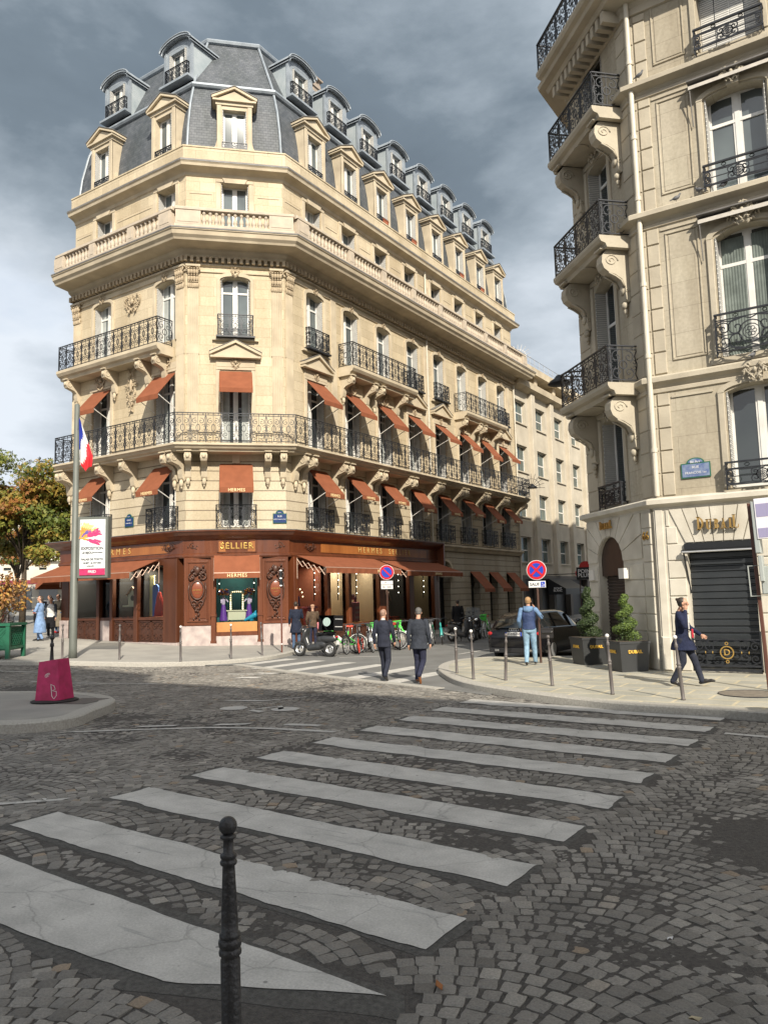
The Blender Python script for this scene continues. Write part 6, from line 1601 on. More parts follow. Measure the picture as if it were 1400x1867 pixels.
def person(label, x, y, z, rz, j, jacket=None, coat=None, trousers=None, shoes=None, hair=None, skirt=None, scale=1., extra=(), vox=.0095, collar=None, slim=1., hairstyle='short', group=None, skin=None, jlen=.86, sleeves=None):
    root = empty('person', (x, y, z), rz, label, 'person', group); root.scale = (scale,) * 3; sk = skin or SKIN
    hd = V3(j['head']); R = Matrix.Rotation(j['hy'], 4, 'Z') @ Matrix.Rotation(j['hx'], 4, 'X')
    def hp(p): return hd + (R @ V3(p))
    e = (j['hx'], 0, j['hy'])
    b = [('e', hd + R @ V3((0, -.008, .018)), (.074, .094, .098), e), ('e', hp((0, .022, -.045)), (.054, .064, .068), e), ('c', hp((0, .055, -.092)), .020, hp((0, .05, -.08)), .026),
         ('c', hp((0, .086, .012)), .0095, hp((0, .104, -.022)), .0135), ('c', hp((-.016, .084, -.052)), .008, hp((.016, .084, -.052)), .008), ('e', hp((-.076, -.005, -.006)), (.011, .018, .030), e), ('e', hp((.076, -.005, -.006)), (.011, .018, .030), e),
         ('e', hp((-.03, .076, .022)), (.022, .014, .008), e), ('e', hp((.03, .076, .022)), (.022, .014, .008), e),
         ('c', j['neck'], .056, hp((0, -.02, -.06)), .052)]
    pe, ch = V3(j['pel']), V3(j['che']); s_ = slim
    b += [('o', [(pe.x, pe.y, pe.z - .10, .13 * s_, .09), (pe.x, pe.y, pe.z, .155 * s_, .105), ((pe.x + ch.x) / 2, (pe.y + ch.y) / 2, (pe.z + ch.z) / 2 - .02, .135 * s_, .095), (ch.x, ch.y, ch.z, .165 * s_, .11), (ch.x, ch.y - .005, ch.z + .12, .165 * s_, .09), (j['neck'][0], j['neck'][1], ch.z + .19, .09, .065)])]
    for S in 'LR':
        b += [('c', j['hip' + S], .082, j['knee' + S], .055), ('c', j['knee' + S], .055, j['ank' + S], .036), ('c', j['ank' + S], .03, j['toe' + S], .018),
              ('c', j['sho' + S], .052, j['elb' + S], .040), ('c', j['elb' + S], .040, j['wri' + S], .026)]
        hand(b, j['wri' + S], j['elb' + S], 1 if S == 'R' else -1, j.get('hd' + S))
    add_mesh('body', blob(b, vox, 2, 'body', [sk]), root)
    ey = MB(); ey.sm = True
    for s in (-1, 1): ey.ell(hp((s * .030, .079, .008)), (.012, .009, .008), 8, 6)
    ey.build('eyes', [mat('eye', (.05, .04, .035), .2)], root)
    gv = vox * 1.35
    if trousers:
        t = [('o', [(pe.x, pe.y, pe.z - .12, .135 * s_, .105), (pe.x, pe.y, pe.z - .02, .165 * s_, .118), (pe.x, pe.y, pe.z + .08, .15 * s_, .108)])]
        for S in 'LR':
            kn, an = V3(j['knee' + S]), V3(j['ank' + S]); an2 = an + (kn - an) * .06
            t += [('c', j['hip' + S], .098, kn, .072), ('c', kn, .072, an2, .058), ('c', an2, .058, an2 - (kn - an).normalized() * .03, .06)]
        add_mesh('trousers', blob(t, gv, 2, 'trousers', [trousers]), root)
    if shoes:
        t = []
        for S in 'LR':
            an, to = V3(j['ank' + S]), V3(j['toe' + S]); d = (to - an); h = V3((an.x, an.y, an.z)) - d.normalized() * .03 + V3((0, 0, -.045)) 
            t += [('c', h, .036, to + V3((0, 0, .005)), .034), ('c', an + V3((0, 0, -.01)), .045, an.lerp(to, .45), .038), ('c', to, .034, to + d.normalized() * .05, .024)]
        add_mesh('shoes', blob(t, vox, 1, 'shoes', [shoes]), root)
    if jacket:
        L0 = jlen
        dn = [(pe.x, pe.y, L0, .185 * s_, .135), (pe.x, pe.y, (L0 + pe.z) / 2 + .02, .178 * s_, .13)] if L0 < pe.z - .02 else []
        if coat: dn = [(pe.x + coat.get('sx', 0), pe.y + coat.get('sy', 0), coat['z'], coat.get('rx', .24), coat.get('ry', .19)), (pe.x + coat.get('sx', 0) * .5, pe.y + coat.get('sy', 0) * .5, (coat['z'] + pe.z) / 2, coat.get('rx', .24) * .88, coat.get('ry', .19) * .88)]
        t = [('o', dn + [(pe.x, pe.y, pe.z + .02, .176 * s_, .128), ((pe.x + ch.x) / 2, (pe.y + ch.y) / 2, (pe.z + ch.z) / 2, .160 * s_, .120), (ch.x, ch.y, ch.z, .188 * s_, .135), (ch.x, ch.y - .008, ch.z + .12, .185 * s_, .112), (j['neck'][0], j['neck'][1], ch.z + .185, .115, .085), (j['neck'][0], j['neck'][1], ch.z + .225, .078, .070)])]
        slv = []
        for S in 'LR':
            sh, el, wr = V3(j['sho' + S]), V3(j['elb' + S]), V3(j['wri' + S]); slv += [('e', sh, (.072, .07, .068)), ('c', sh, .069, el, .055), ('c', el, .055, wr - (wr - el) * .06, .041)]
        if sleeves is None: t += slv
        else: add_mesh('sleeves', blob(slv, gv, 2, 'sleeves', [sleeves]), root)
        add_mesh('jacket', blob(t, gv, 2, 'jacket', [jacket]), root)
    if skirt:
        t = [('o', [(pe.x + skirt.get('sx', 0), pe.y + skirt.get('sy', 0), skirt['z'], skirt.get('rx', .25), skirt.get('ry', .2)), (pe.x, pe.y, .7, .21, .16), (pe.x, pe.y, pe.z, .172, .125)])]
        add_mesh('skirt', blob(t, gv, 2, 'skirt', [skirt['m']]), root)
    if collar:
        t = [('c', V3(j['neck']) + V3((0, -.005, -.005)), .060, V3(j['neck']) + V3((0, .004, .030)), .056)]
        add_mesh('shirt_collar', blob(t, vox, 1, 'shirt_collar', [collar]), root)
    if hair:
        t = []
        if hairstyle in ('short', 'bun', 'long', 'thin'):
            k = .001 if hairstyle == 'thin' else (.012 if hairstyle == 'bun' else .007)
            t += [('e', hd + R @ V3((0, -.036, .032 if k > .005 else .024)), (.075 + k, .082 + k, .082 + k), e), ('e', hd + R @ V3((0, -.055, -.02)), (.060 + k, .046 + k, .055), e)]
        if hairstyle == 'bun': t += [('e', hp((0, -.125, .075)), (.032, .032, .032)), ('c', hp((0, -.09, .06)), .02, hp((0, -.12, .075)), .02)]
        if hairstyle == 'long': t += [('c', hp((.03, -.06, 0)), .06, hp((.04, -.09, -.28)), .035), ('c', hp((-.03, -.06, 0)), .06, hp((-.03, -.09, -.22)), .035), ('c', hp((0, -.05, .0)), .075, hp((0, -.08, -.2)), .05)]
        if hairstyle == 'cap': t += [('e', hp((0, -.01, .055)), (.092, .105, .060), e), ('e', hp((0, .09, .03)), (.055, .055, .012), e)]
        add_mesh('hat' if hairstyle == 'cap' else 'hair', blob(t, vox, 1, 'hair', [hair]), root)
    for nm, prims, m__, vv in extra: add_mesh(nm, blob(prims, vv, 1, nm, [m__]), root)
    return root
def cl(name, c, r=.85): return mat(name, c, r, nscale=9, col2=tuple(x * .62 for x in c), bump=1.0, bscale=13, spec=.2)
NAVY = cl('navy_suiting', (.030, .034, .052)); NAVYT = cl('navy_trousers', (.030, .033, .062)); BRSH = mat('brown_leather', (.22, .085, .03), .4); BKSH = mat('black_leather', (.02, .018, .018), .35)
WSH = cl('white_cotton', (.7, .7, .68)); GREYH = mat('grey_hair', (.13, .125, .12), .7, nscale=60, col2=(.07, .065, .06)); BLONDH = mat('blond_hair', (.40, .25, .12), .7, nscale=60, col2=(.26, .15, .07)); DARKH = mat('dark_hair', (.022, .015, .012), .55, nscale=60, col2=(.045, .03, .02))
STUB = mat('shaved_hair', (.33, .20, .145), .6, nscale=60, col2=(.24, .15, .11))
# two men in suits crossing away from us
walkA = J(hipL=(-.09, 0, .93), kneeL=(-.085, .16, .53), ankL=(-.09, .20, .12), toeL=(-.10, .38, .05), kneeR=(.10, .04, .50), ankR=(.11, -.24, .16), toeR=(.12, -.14, .03), elbL=(-.24, -.05, 1.16), wriL=(-.25, .0, .92), elbR=(.25, .02, 1.17), wriR=(.24, .14, .96), head=(0, .04, 1.66), hy=-.1, hx=-.12)
person('man in navy suit with shaved head walking away across the side street', -10.47, 15.75, .0, R_(12), walkA, scale=.96, jacket=NAVY, trousers=NAVY, shoes=BKSH, hair=STUB, hairstyle='thin', collar=WSH, jlen=.83)
walkB = J(kneeL=(-.09, .12, .52), ankL=(-.08, .05, .10), toeL=(-.10, .22, .04), kneeR=(.085, .03, .52), ankR=(.075, -.30, .22), toeR=(.08, -.24, .06), elbL=(-.25, -.04, 1.15), wriL=(-.27, .03, .90), elbR=(.25, -.02, 1.15), wriR=(.26, .05, .92), head=(-.01, .06, 1.65), hy=.35, hx=-.35)
person('grey-haired man in dark overcoat and brown shoes walking away with head bowed', -9.40, 15.62, .0, R_(14), walkB, jacket=cl('charcoal_blue_coat', (.040, .046, .060)), trousers=NAVYT, shoes=BRSH, hair=GREYH, coat=dict(z=.80, rx=.235, ry=.17), scale=.975, slim=1.12)
# fair-haired man in quilted vest, phone at his right ear
JEAN = cl('light_blue_denim', (.27, .42, .56)); VEST = cl('quilted_navy_vest', (.045, .07, .16), .6); HOOD = cl('pale_blue_hoodie', (.17, .28, .46))
ph = J(kneeL=(-.09, .08, .51), ankL=(-.09, -.12, .12), toeL=(-.10, .02, .03), kneeR=(.10, .10, .52), ankR=(.11, .20, .10), toeR=(.12, .36, .05), elbR=(.33, .06, 1.24), wriR=(.155, .05, 1.50), hdR=(-.55, .15, .8), elbL=(-.26, -.02, 1.16), wriL=(-.24, .16, .98), head=(.0, .02, 1.665))
person('fair-haired man in navy quilted vest and pale jeans, phone at his ear', -8.18, 19.22, .12, R_(18), ph, jacket=VEST, sleeves=HOOD, trousers=JEAN, shoes=BKSH, hair=BLONDH, jlen=.93, collar=HOOD,
       extra=[('hood', [('e', (0, -.10, 1.46), (.13, .075, .09)), ('c', (-.10, -.04, 1.50), .04, (.10, -.04, 1.50), .04)], HOOD, .012), ('phone', [('b', (.115, .035, 1.66), (.008, .035, .07))], BLACKM, .006)])
o = empty('shoulder_bag', (-7.72, 19.30, .95), R_(10), 'black leather shoulder bag at the hip of the fair-haired man', 'bag')
m_ = blob([('b', (0, 0, .0), (.16, .06, .13)), ('c', (-.12, -.06, .02), .03, (.12, -.06, .02), .03)], .012, 3, 'bag', [BKSH]); add_mesh('bag_body', m_, o)
q = MB(); q.tube([(-.12, 0, .12), (-.2, -.02, .35), (-.26, -.1, .55)], .012, 5); q.tube([(.12, 0, .12), (.0, -.12, .30), (-.10, -.15, .48)], .012, 5); q.build('strap', [BKSH], o)
# man with tied-back hair striding right in an open navy overcoat
pw = J(kneeR=(.10, .02, .50), ankR=(.10, -.20, .11), toeR=(.11, -.06, .03), kneeL=(-.09, .19, .53), ankL=(-.09, .31, .12), toeL=(-.10, .49, .12), shoR=(.19, .02, 1.44), elbR=(.24, .14, 1.20), wriR=(.12, .13, 1.52), hdR=(-.15, .15, .9), elbL=(-.24, .08, 1.17), wriL=(-.20, .32, 1.02), che=(0, .02, 1.28), head=(0, .07, 1.66), hx=-.05, hy=0)
person('man with tied-back dark hair striding right in a long navy overcoat, phone to ear', -3.62, 16.0, .12, R_(-92), pw, jacket=cl('navy_wool_overcoat', (.020, .026, .060)), trousers=NAVY, shoes=BKSH, hair=DARKH, hairstyle='bun', coat=dict(z=.72, rx=.21, ry=.26, sy=.02), collar=None, scale=.965,
       extra=[('phone', [('b', (.098, .045, 1.645), (.006, .022, .055))], BLACKM, .005), ('red_lining', [('b', (.10, .235, 1.06), (.015, .02, .09))], mat('crimson_cloth', (.45, .02, .04), .7), .01), ('shirt_front', [('c', (.04, .155, 1.40), .02, (.07, .165, 1.15), .016)], WSH, .01)])
# couple at the shop window
cp = J(elbR=(.25, .06, 1.18), wriR=(.12, .22, 1.28), elbL=(-.25, -.02, 1.16), wriL=(-.24, .10, .95), hy=-.3)
person('tall man in dark navy coat with bag, looking into the shop window', -18.9, 22.55, .13, R_(50), cp, jacket=cl('dark_navy_coat', (.022, .028, .05)), coat=dict(z=.62, rx=.25, ry=.19), trousers=JEAN if 0 else cl('blue_denim', (.08, .13, .22)), shoes=BKSH, hair=DARKH, vox=.012)
person('woman in brown jacket and beige cap beside the tall man at the shop window', -18.75, 23.35, .13, R_(40), cp, jacket=cl('olive_brown_jacket', (.11, .075, .05)), trousers=NAVYT, shoes=BKSH, hair=cl('beige_cap', (.50, .30, .20)), hairstyle='cap', scale=.93, vox=.012, jlen=.84,
       extra=[('pink_scarf_end', [('c', (.22, .14, 1.0), .05, (.22, .12, .8), .06)], cl('pink_cloth', (.70, .25, .28)), .014)])
person('dark silhouetted person waiting in front of the stone side doorway', -16.9, 31.6, .0, R_(30), J(), jacket=cl('black_cloth', (.012, .012, .014)), coat=dict(z=.7, rx=.25, ry=.2), trousers=MATS['black_cloth'], shoes=BKSH, hair=DARKH, vox=.014, skin=SKIN2)
# pedestrians at far left, rising pavement
LB_ = cl('powder_blue_knit', (.22, .34, .56)); st = J(elbL=(-.24, .08, 1.18), wriL=(-.10, .22, 1.20), elbR=(.24, .10, 1.18), wriR=(.14, .24, 1.12), hy=.6, kneeR=(.10, .12, .51), ankR=(.10, .1, .1), toeR=(.1, .28, .04), ankL=(-.1, -.14, .12), toeL=(-.1, .0, .03))
def hgt(x): return .12 + hz(x)
person('dark-haired woman in long powder-blue cardigan dress facing left', -30.3, 19.45, hgt(-30.3), R_(120), st, jacket=LB_, coat=dict(z=.32, rx=.26, ry=.24), shoes=BKSH, hair=DARKH, hairstyle='long', vox=.013, scale=1.06, trousers=LB_)
person('woman in white top with open dark jacket, behind the woman in blue', -31.6, 20.8, hgt(-31.6), R_(210), J(elbL=(-.26, .05, 1.16)), jacket=WSH, sleeves=cl('slate_jacket', (.06, .07, .09)), skirt=dict(z=.45, rx=.22, ry=.18, m=MATS['black_cloth']), shoes=WSH, hair=DARKH, vox=.014, trousers=MATS['black_cloth'])
person('person in belted beige trench coat near the shop corner', -34.2, 22.9, hgt(-34.2), R_(190), J(elbL=(-.2, .12, 1.18), wriL=(.0, .2, 1.18)), jacket=cl('beige_trench', (.22, .185, .135)), coat=dict(z=.30, rx=.25, ry=.2), trousers=cl('blue_denim', (.08, .13, .22)), shoes=mat('red_shoe', (.4, .03, .03), .4), hair=DARKH, vox=.014, scale=1.05)
person('person in black looking down at a phone beside the trench coat', -33.9, 23.4, hgt(-33.9), R_(170), J(elbL=(-.22, .10, 1.16), wriL=(-.05, .26, 1.22), elbR=(.22, .10, 1.16), wriR=(.05, .26, 1.22), hx=-.3), jacket=MATS['black_cloth'], trousers=MATS['black_cloth'], shoes=BKSH, hair=DARKH, vox=.014)
person('person in white hooded sweatshirt with back turned, behind the green planter', -28.7, 16.4, hgt(-28.7), R_(80), J(), jacket=cl('white_fleece', (.66, .66, .64)), trousers=MATS['black_cloth'], shoes=BKSH, hair=WSH, vox=.013, extra=[('hood', [('e', (0, -.09, 1.50), (.15, .10, .13)), ('e', (0, -.02, 1.62), (.11, .12, .13))], MATS['white_fleece'], .014)], scale=1.0)
person('person in black strolling at the left edge of the pavement', -35.5, 18.6, hgt(-35.5), R_(100), J(), jacket=MATS['black_cloth'], trousers=cl('blue_denim', (.08, .13, .22)), shoes=BKSH, hair=DARKH, vox=.016)
for nm, x, y, rz in (('person in pale coat crossing between the far trees', -44.5, 30.5, 30), ('distant walker in black beside the low shop row', -47.5, 33.0, 200), ('distant walker in grey to the left of the far black car', -37.5, 24.6, 120), ('far pedestrian right beside the trench coat figure', -37.8, 26.6, 80)):
    person(nm, x, y, hgt(x), R_(rz), J(), jacket=cl('pale_coat', (.40, .37, .32)) if 'pale' in nm else cl('mid_grey_coat', (.12, .12, .13)) if 'grey' in nm else MATS['black_cloth'], coat=dict(z=.7, rx=.24, ry=.19), trousers=MATS['black_cloth'], shoes=BKSH, hair=DARKH, vox=.02)
person('person in dark red jacket among the parked cars at far left', -38.6, 22.0, hgt(-38.6), R_(60), J(), jacket=cl('maroon_jacket', (.12, .02, .03)), trousers=MATS['black_cloth'], shoes=BKSH, hair=DARKH, vox=.016)
# ================================================================ street furniture
BGREY = mat('bollard_grey_brown', (.13, .115, .11), .5, nscale=6, col2=(.09, .08, .078), spec=.5); BBLK = mat('bollard_black_paint', (.016, .016, .018), .38, nscale=9, col2=(.042, .040, .040), bump=.4, bscale=60, spec=.5)
WCAP = mat('white_cap_paint', (.72, .70, .68), .4)
def bollard(label, x, y, z, H=1.12, m__=BGREY, cap=WCAP, tilt=(0, 0), k=1., group=None, n=12):
    o = empty('bollard', (x, y, z), 0, label, 'bollard', group); o.rotation_euler = (tilt[0], tilt[1], 0)
    b = MB(); b.sm = True; r = .033 * k; t = H - .08
    b.lathe([(r * 1.15, 0), (r * 1.15, .02), (r, .03), (r, t * .52), (r * 1.25, t * .53), (r * 1.25, t * .545), (r * 1.02, t * .555), (r * 1.02, t * .57), (r * 1.25, t * .58), (r * 1.25, t * .595), (r * .98, t * .61), (r * .62, t * .86), (r * .95, t * .87), (r * 1.0, t * .89), (r * .9, t * .905), (r * 1.0, t * .92), (r * .62, t * .935), (r * .58, t * .985), (r * .8, t)], n=n)
    b.build('post', [m__], o)
    c = MB(); c.sm = True; c.ell((0, 0, H - .038 * k), (.038 * k,) * 3, n, 8); c.build('cap', [cap or m__], o); return o
G = 'slim bollards along the pavements'
for i, (x, y, cp_, tl, lab) in enumerate(((-9.06, 16.78, WCAP, (0, .0), 'leftmost white-capped bollard on the rounded pavement corner'), (-8.07, 15.72, WCAP, (0, -.02), 'white-capped bollard second from the rounded corner, left of the dark-capped pair'),
        (-7.31, 15.76, BGREY, (.01, .06), 'dark-capped leaning bollard in front of the parked black car'), (-6.01, 15.17, BGREY, (0, -.045), 'dark-capped bollard in front of the fair-haired man and left planter'),
        (-4.51, 14.28, WCAP, (0, -.04), 'white-capped bollard in front of the sunlit lettered planter'), (-3.21, 14.0, WCAP, (0, -.07), 'white-capped leaning bollard in front of the man in the long coat'))):
    bollard(lab, x, y, .12, 1.10 if cp_ is WCAP else 1.02, BGREY, cp_, tl, 1., G)
for x, y, cp_, tl, lab in ((-22.66, 15.35, BGREY, (0, 0), 'slim bollard just left of the tall poster pole'), (-21.0, 16.27, BGREY, (0, .01), 'slim dark bollard between the poster pole and the corner window'), (-18.86, 16.9, WCAP, (0, 0), 'white-capped bollard below the left carved cartouche'),
        (-18.32, 18.55, WCAP, (0, 0), 'white-capped bollard in front of the corner display window'), (-18.26, 19.98, BGREY, (0, -.05), 'brown leaning bollard right of the corner display window'), (-33.0, 19.6, BGREY, (0, 0), 'slim bollard left of the woman in blue, far pavement edge'), (-32.2, 18.4, BGREY, (0, 0), 'slim bollard right above the green planter corner')):
    bollard(lab, x, y, hgt(x), 1.12, BGREY, cp_, tl, 1.05, G)
# the near cast-iron bollard
o = empty('bollard', (-1.99, 2.02, .12), 0, 'large black cast-iron bollard with ball top in the foreground', 'bollard'); o.rotation_euler = (0, R_(-1.2), 0)
b = MB(); b.sm = True; H = 1.065; r = .032
b.lathe([(.037, 0), (.037, .03), (.034, .05), (.0335, H - .40), (.031, H - .395), (.031, H - .388), (.038, H - .383), (.039, H - .374), (.036, H - .366), (.031, H - .362), (.038, H - .357), (.040, H - .345), (.038, H - .335), (.031, H - .331), (.036, H - .326), (.036, H - .317), (.029, H - .312), (.0285, H - .26), (.0215, H - .103), (.0205, H - .095),
          (.028, H - .091), (.030, H - .083), (.027, H - .077), (.023, H - .073), (.028, H - .068), (.029, H - .060), (.026, H - .055), (.0185, H - .050), (.0175, H - .014), (.0185, H - .008), (.027, H - .004), (.028, H + .003), (.024, H + .008), (.014, H + .012)], n=28)
b.build('post', [BBLK], o); c = MB(); c.sm = True; c.ell((0, 0, H + .037), (.0318,) * 3, 24, 16); c.build('ball', [BBLK], o)
bollard('black cast-iron bollard standing behind the crimson box on the traffic island', -14.75, 9.75, .16, 1.22, BBLK, BBLK, (0, 0), 1.3)
# crimson traffic-island box
CR = mat('crimson_paint', (.52, .03, .13), .5, nscale=7, col2=(.36, .022, .085), spec=.4)
o = empty('traffic_island_box', (-13.72, 9.15, .165), R_(20), 'crimson tapering metal box with scribbles on the rounded traffic island', 'traffic box')
b = MB(); W0, W1, D0, D1, H = .27, .19, .22, .17, .80; b.T = Matrix.Rotation(R_(-3.5), 4, 'Y')
a = [b.v(p) for p in ((-W0, -D0, 0.03), (W0, -D0, .03), (W0, D0, .03), (-W0, D0, .03), (-W1, -D1, H - .03), (W1 + .03, -D1, H), (W1 + .03, D1, H), (-W1, D1, H - .03))]
for q in ((4, 5, 6, 7), (0, 1, 5, 4), (1, 2, 6, 5), (2, 3, 7, 6), (3, 0, 4, 7)): b.f([a[i] for i in q])
b.build('shell', [CR], o)
b = MB(); b.lathe([(.42, 0), (.44, .02), (.40, .035), (.2, .04)], n=28); b.build('base_ring', [mat('black_rubber', (.02, .02, .02), .8)], o)
b = MB(); T_ = Matrix.Rotation(R_(-3.5), 4, 'Y'); b.T = T_
b.ribbon([(.10, .12), (.09, .34), (.16, .30), (.18, .24), (.11, .22), (.20, .20), (.20, .12), (.14, .06), (.10, .12)], .006, .002, -D0 + .004)
for k in range(3): b.ribbon(arc(-.02 + k * .02, .50 + k * .01, .035, .03, 0, 5, 7), .003, .002, -D0 + .03)
b.build('scribble', [WCAP], o)
b = MB(); b.box(.3, .9, -.35, .45, -.002, .004); b.build('cover_plate', [mat('steel_cover', (.10, .095, .09), .6, nscale=20, col2=(.07, .065, .06))], o)
# tall pole with illuminated poster panel
PX, PY = -22.67, 15.74; PZ = hgt(PX)
o = empty('poster_pole', (PX, PY, PZ), R_(33), 'tall grey-green pole carrying a framed exhibition poster', 'pole')
PG = mat('pole_grey_green', (.13, .14, .125), .5, nscale=3, col2=(.11, .12, .105)); b = MB(); b.sm = True; b.lathe([(.135, 0), (.125, .3), (.12, 3.1), (.105, 3.12), (.085, 8.45), (.03, 8.5)], n=18); b.build('shaft', [PG], o)
b = MB(); b.bbox(.14, 1.16, -.16, .14, 2.58, 4.62, .02); fr_ = b.build('frame', [PG], o); 
b = MB(); b.box(.24, 1.08, -.185, -.155, 2.68, 4.52); b.build('poster', [mat('poster_paper', (.66, .69, .70), .4)], o)
b = MB(); b.box(.24, 1.08, -.192, -.185, 2.68, 2.90); b.build('crimson_band', [CR], o)
rr = random.Random(9); b = MB(); PC = [mat('poster_%s' % n, c, .6) for n, c in (('ochre', (.75, .36, .04)), ('orange', (.80, .22, .05)), ('violet', (.12, .09, .32)), ('magenta', (.52, .04, .16)), ('straw', (.80, .55, .22)))]
for i in range(420):
    t = rr.random(); ang = rr.choice((.35, .6, .85, 1.15, 1.4, -.4)) + rr.uniform(-.16, .16); L0 = t * .72; cx = .27 + L0 * math.cos(ang) * .98; cz = 3.92 + L0 * math.sin(ang) * .66; l = rr.uniform(.03, .09); w_ = rr.uniform(.010, .03); a2 = ang + rr.uniform(-.5, .5)
    if not (.25 < cx < 1.02 and 3.5 < cz < 4.46): continue
    b.mi = (2 if abs(ang - .9) < .2 and t < .6 else 3 if ang < .7 and t > .35 else 4 if t > .7 else rr.choice((0, 1))); yy = -.193 - i * .00002
    dx, dz = math.cos(a2) * l, math.sin(a2) * l; nx, nz = -math.sin(a2) * w_, math.cos(a2) * w_
    b.poly([(cx - dx, yy, cz - dz), (cx + nx, yy, cz + nz), (cx + dx, yy, cz + dz), (cx - nx, yy, cz - nz)][::-1])
b.build('flower_artwork', PC, o)
INK = mat('poster_ink', (.05, .05, .06), .6)
for t, sz, x, z, mm in (('EXPOSITION', .135, .66, 3.56, INK), ('LE BIJOU', .10, .50, 3.42, INK), ('RELATION ARTISTIQUE', .032, .84, 3.42, INK), ('PALAIS DE TOKYO', .09, .66, 3.20, INK), ('28 SEPT - 26 OCT 2022', .062, .66, 3.08, INK), ('ENTREE LIBRE', .04, .60, 2.98, INK), ('FRED', .12, .66, 2.79, WHITEP)):
    me = text_mesh(t, sz, .001, 'lettering', .95, bevel=.0022); me.materials.append(mm); add_mesh('lettering', me, o, (x, -.1945, z))
# tricolour hanging limp from the pole
o = empty('french_flag', (PX + .09, PY - .02, PZ), R_(33), 'limp blue white and red flag hanging beside the poster pole top', 'flag')
b = MB(); rows, colsn = 18, 15
def fp(i, k):
    u = k / colsn; v = i / rows; w_ = .05 + .40 * min(1, v * 1.25) * (1 - .25 * max(0, v - .8) * 5 * .4); x = .02 + u * w_ + .04 * v; zz = 8.05 - 1.72 * v - .12 * u * (1 - v) + .06 * math.sin(u * 9) * v
    if v > .8: zz += (.5 - abs(u - .62)) * -.28 * (v - .8) * 5
    return (x, .05 * math.sin(u * 13 + v * 2) * (.3 + v), zz)
for i in range(rows):
    for k in range(colsn):
        s_ = (k + .5) / colsn * .55 + (i + .5) / rows * .85; b.mi = 0 if s_ < .60 else (1 if s_ < .95 else 2); b.sm = True
        b.poly([fp(i, k), fp(i + 1, k), fp(i + 1, k + 1), fp(i, k + 1)])
b.build('cloth', [mat('flag_blue', (.012, .03, .30), .7), mat('flag_white', (.66, .66, .66), .7), mat('flag_red', (.58, .02, .03), .7)], o)
b = MB(); b.tube([(0, 0, 7.6), (.02, 0, 8.15)], .015, 5); b.build('staff', [PG], o)
# round traffic signs
SR_ = mat('sign_red_enamel', (.50, .012, .02), .35); SB_ = mat('sign_blue_enamel', (.015, .05, .42), .35)
def round_sign(x, y, z0, zc, r, label, rz, cross=False, post=BROWNP if 'BROWNP' in globals() else None, plates=(), tilt=0):
    o = empty('no_parking_sign', (x, y, z0), rz, label, 'road sign'); P_ = mat('brown_post', (.07, .035, .025), .5)
    b = MB(); b.tube([(0, .04, 0), (0, .04, zc - z0 + r * .9)], .032, 8); b.build('post', [P_], o); h = zc - z0
    def disc(rr, y0, m__, nm): q = MB(); q.prism([(rr * math.cos(t * PI / 14), h + rr * math.sin(t * PI / 14)) for t in range(28)], y0 - .006, y0); q.build(nm, [m__], o)
    disc(r, -.0, WHITEP, 'white_rim'); disc(r * .95, -.007, SR_, 'red_ring'); disc(r * .70, -.014, SB_, 'blue_field')
    for a in ((PI / 4, -PI / 4) if cross else (-PI / 4,)):
        q = MB(); c, s_ = math.cos(a), math.sin(a); L_ = r * .72; w_ = r * .10
        q.prism([(-L_ * c + w_ * s_, h - L_ * s_ - w_ * c), (L_ * c + w_ * s_, h + L_ * s_ - w_ * c), (L_ * c - w_ * s_, h + L_ * s_ + w_ * c), (-L_ * c - w_ * s_, h - L_ * s_ + w_ * c)], -.027 - (.003 if a > 0 else 0), -.0205); q.build('red_bar', [SR_], o)
    for (w_, hh, dz, txt, sz) in plates:
        q = MB(); q.bbox(-w_ / 2, w_ / 2, -.01, .01, h - r - dz - hh, h - r - dz, .008); pl_ = q.build('plate', [WHITEP], o)
        q = MB()
        if txt:
            me = text_mesh(txt, sz, .001, 'lettering', 1.0, bevel=.002); me.materials.append(INK); add_mesh('lettering', me, o, (-w_ * .14 if txt == 'SAUF' else 0, -.013, h - r - dz - hh / 2))
        if txt == 'SAUF':
            q.box(w_ * .22, w_ * .46, -.014, -.0105, h - r - dz - hh + .02, h - r - dz - .02); q.mi = 1; zc_ = h - r - dz - hh / 2; cx = w_ * .33
            q.ribbon(arc(cx, zc_ - .02, .03, .03, -2.6, .8, 8), .005, .002, -.018); q.ribbon([(cx - .005, zc_ + .045), (cx, zc_), (cx + .03, zc_), (cx + .045, zc_ - .035)], .006, .002, -.018); q.build('wheelchair_symbol', [SB_, WHITEP], o)
    return o
round_sign(-18.7, 28.5, .12, 3.07, .325, 'round blue and red no-parking sign on brown post behind the two suited men', R_(33), plates=((.52, .17, .05, 'P --', .12), (.52, .17, .24, '0h - 24h', .11)))
round_sign(-8.2, 19.95, .12, 2.62, .27, 'large round no-stopping sign with red cross above the fair-haired man', R_(14), True, plates=((.46, .18, .03, 'SAUF', .115),))
round_sign(-18.75, 53.5, .12, 3.3, .33, 'small far round no-parking sign beneath the pen shop sign', R_(22))
# slender brown signal post at the corner
o = empty('signal_post', (-18.4, 21.15, .13), R_(33), 'thin brown post with small black and white signal head before the right cartouche', 'signal post')
b = MB(); b.tube([(0, 0, 0), (0, 0, 2.95)], .03, 8); b.build('post', [mat('rust_post', (.13, .045, .03), .5)], o)
b = MB(); b.bbox(-.05, .05, -.10, .06, 2.35, 2.92, .015); b.build('signal_head', [BLACKM], o); b = MB()
for z in (2.36, 2.62, 2.9): b.ell((0, -.09, z), (.055, .03, .03), 8, 6)
b.tube([(0, 0, .28), (0, 0, .32)], .034, 8); b.build('white_ring', [WHITEP], o)
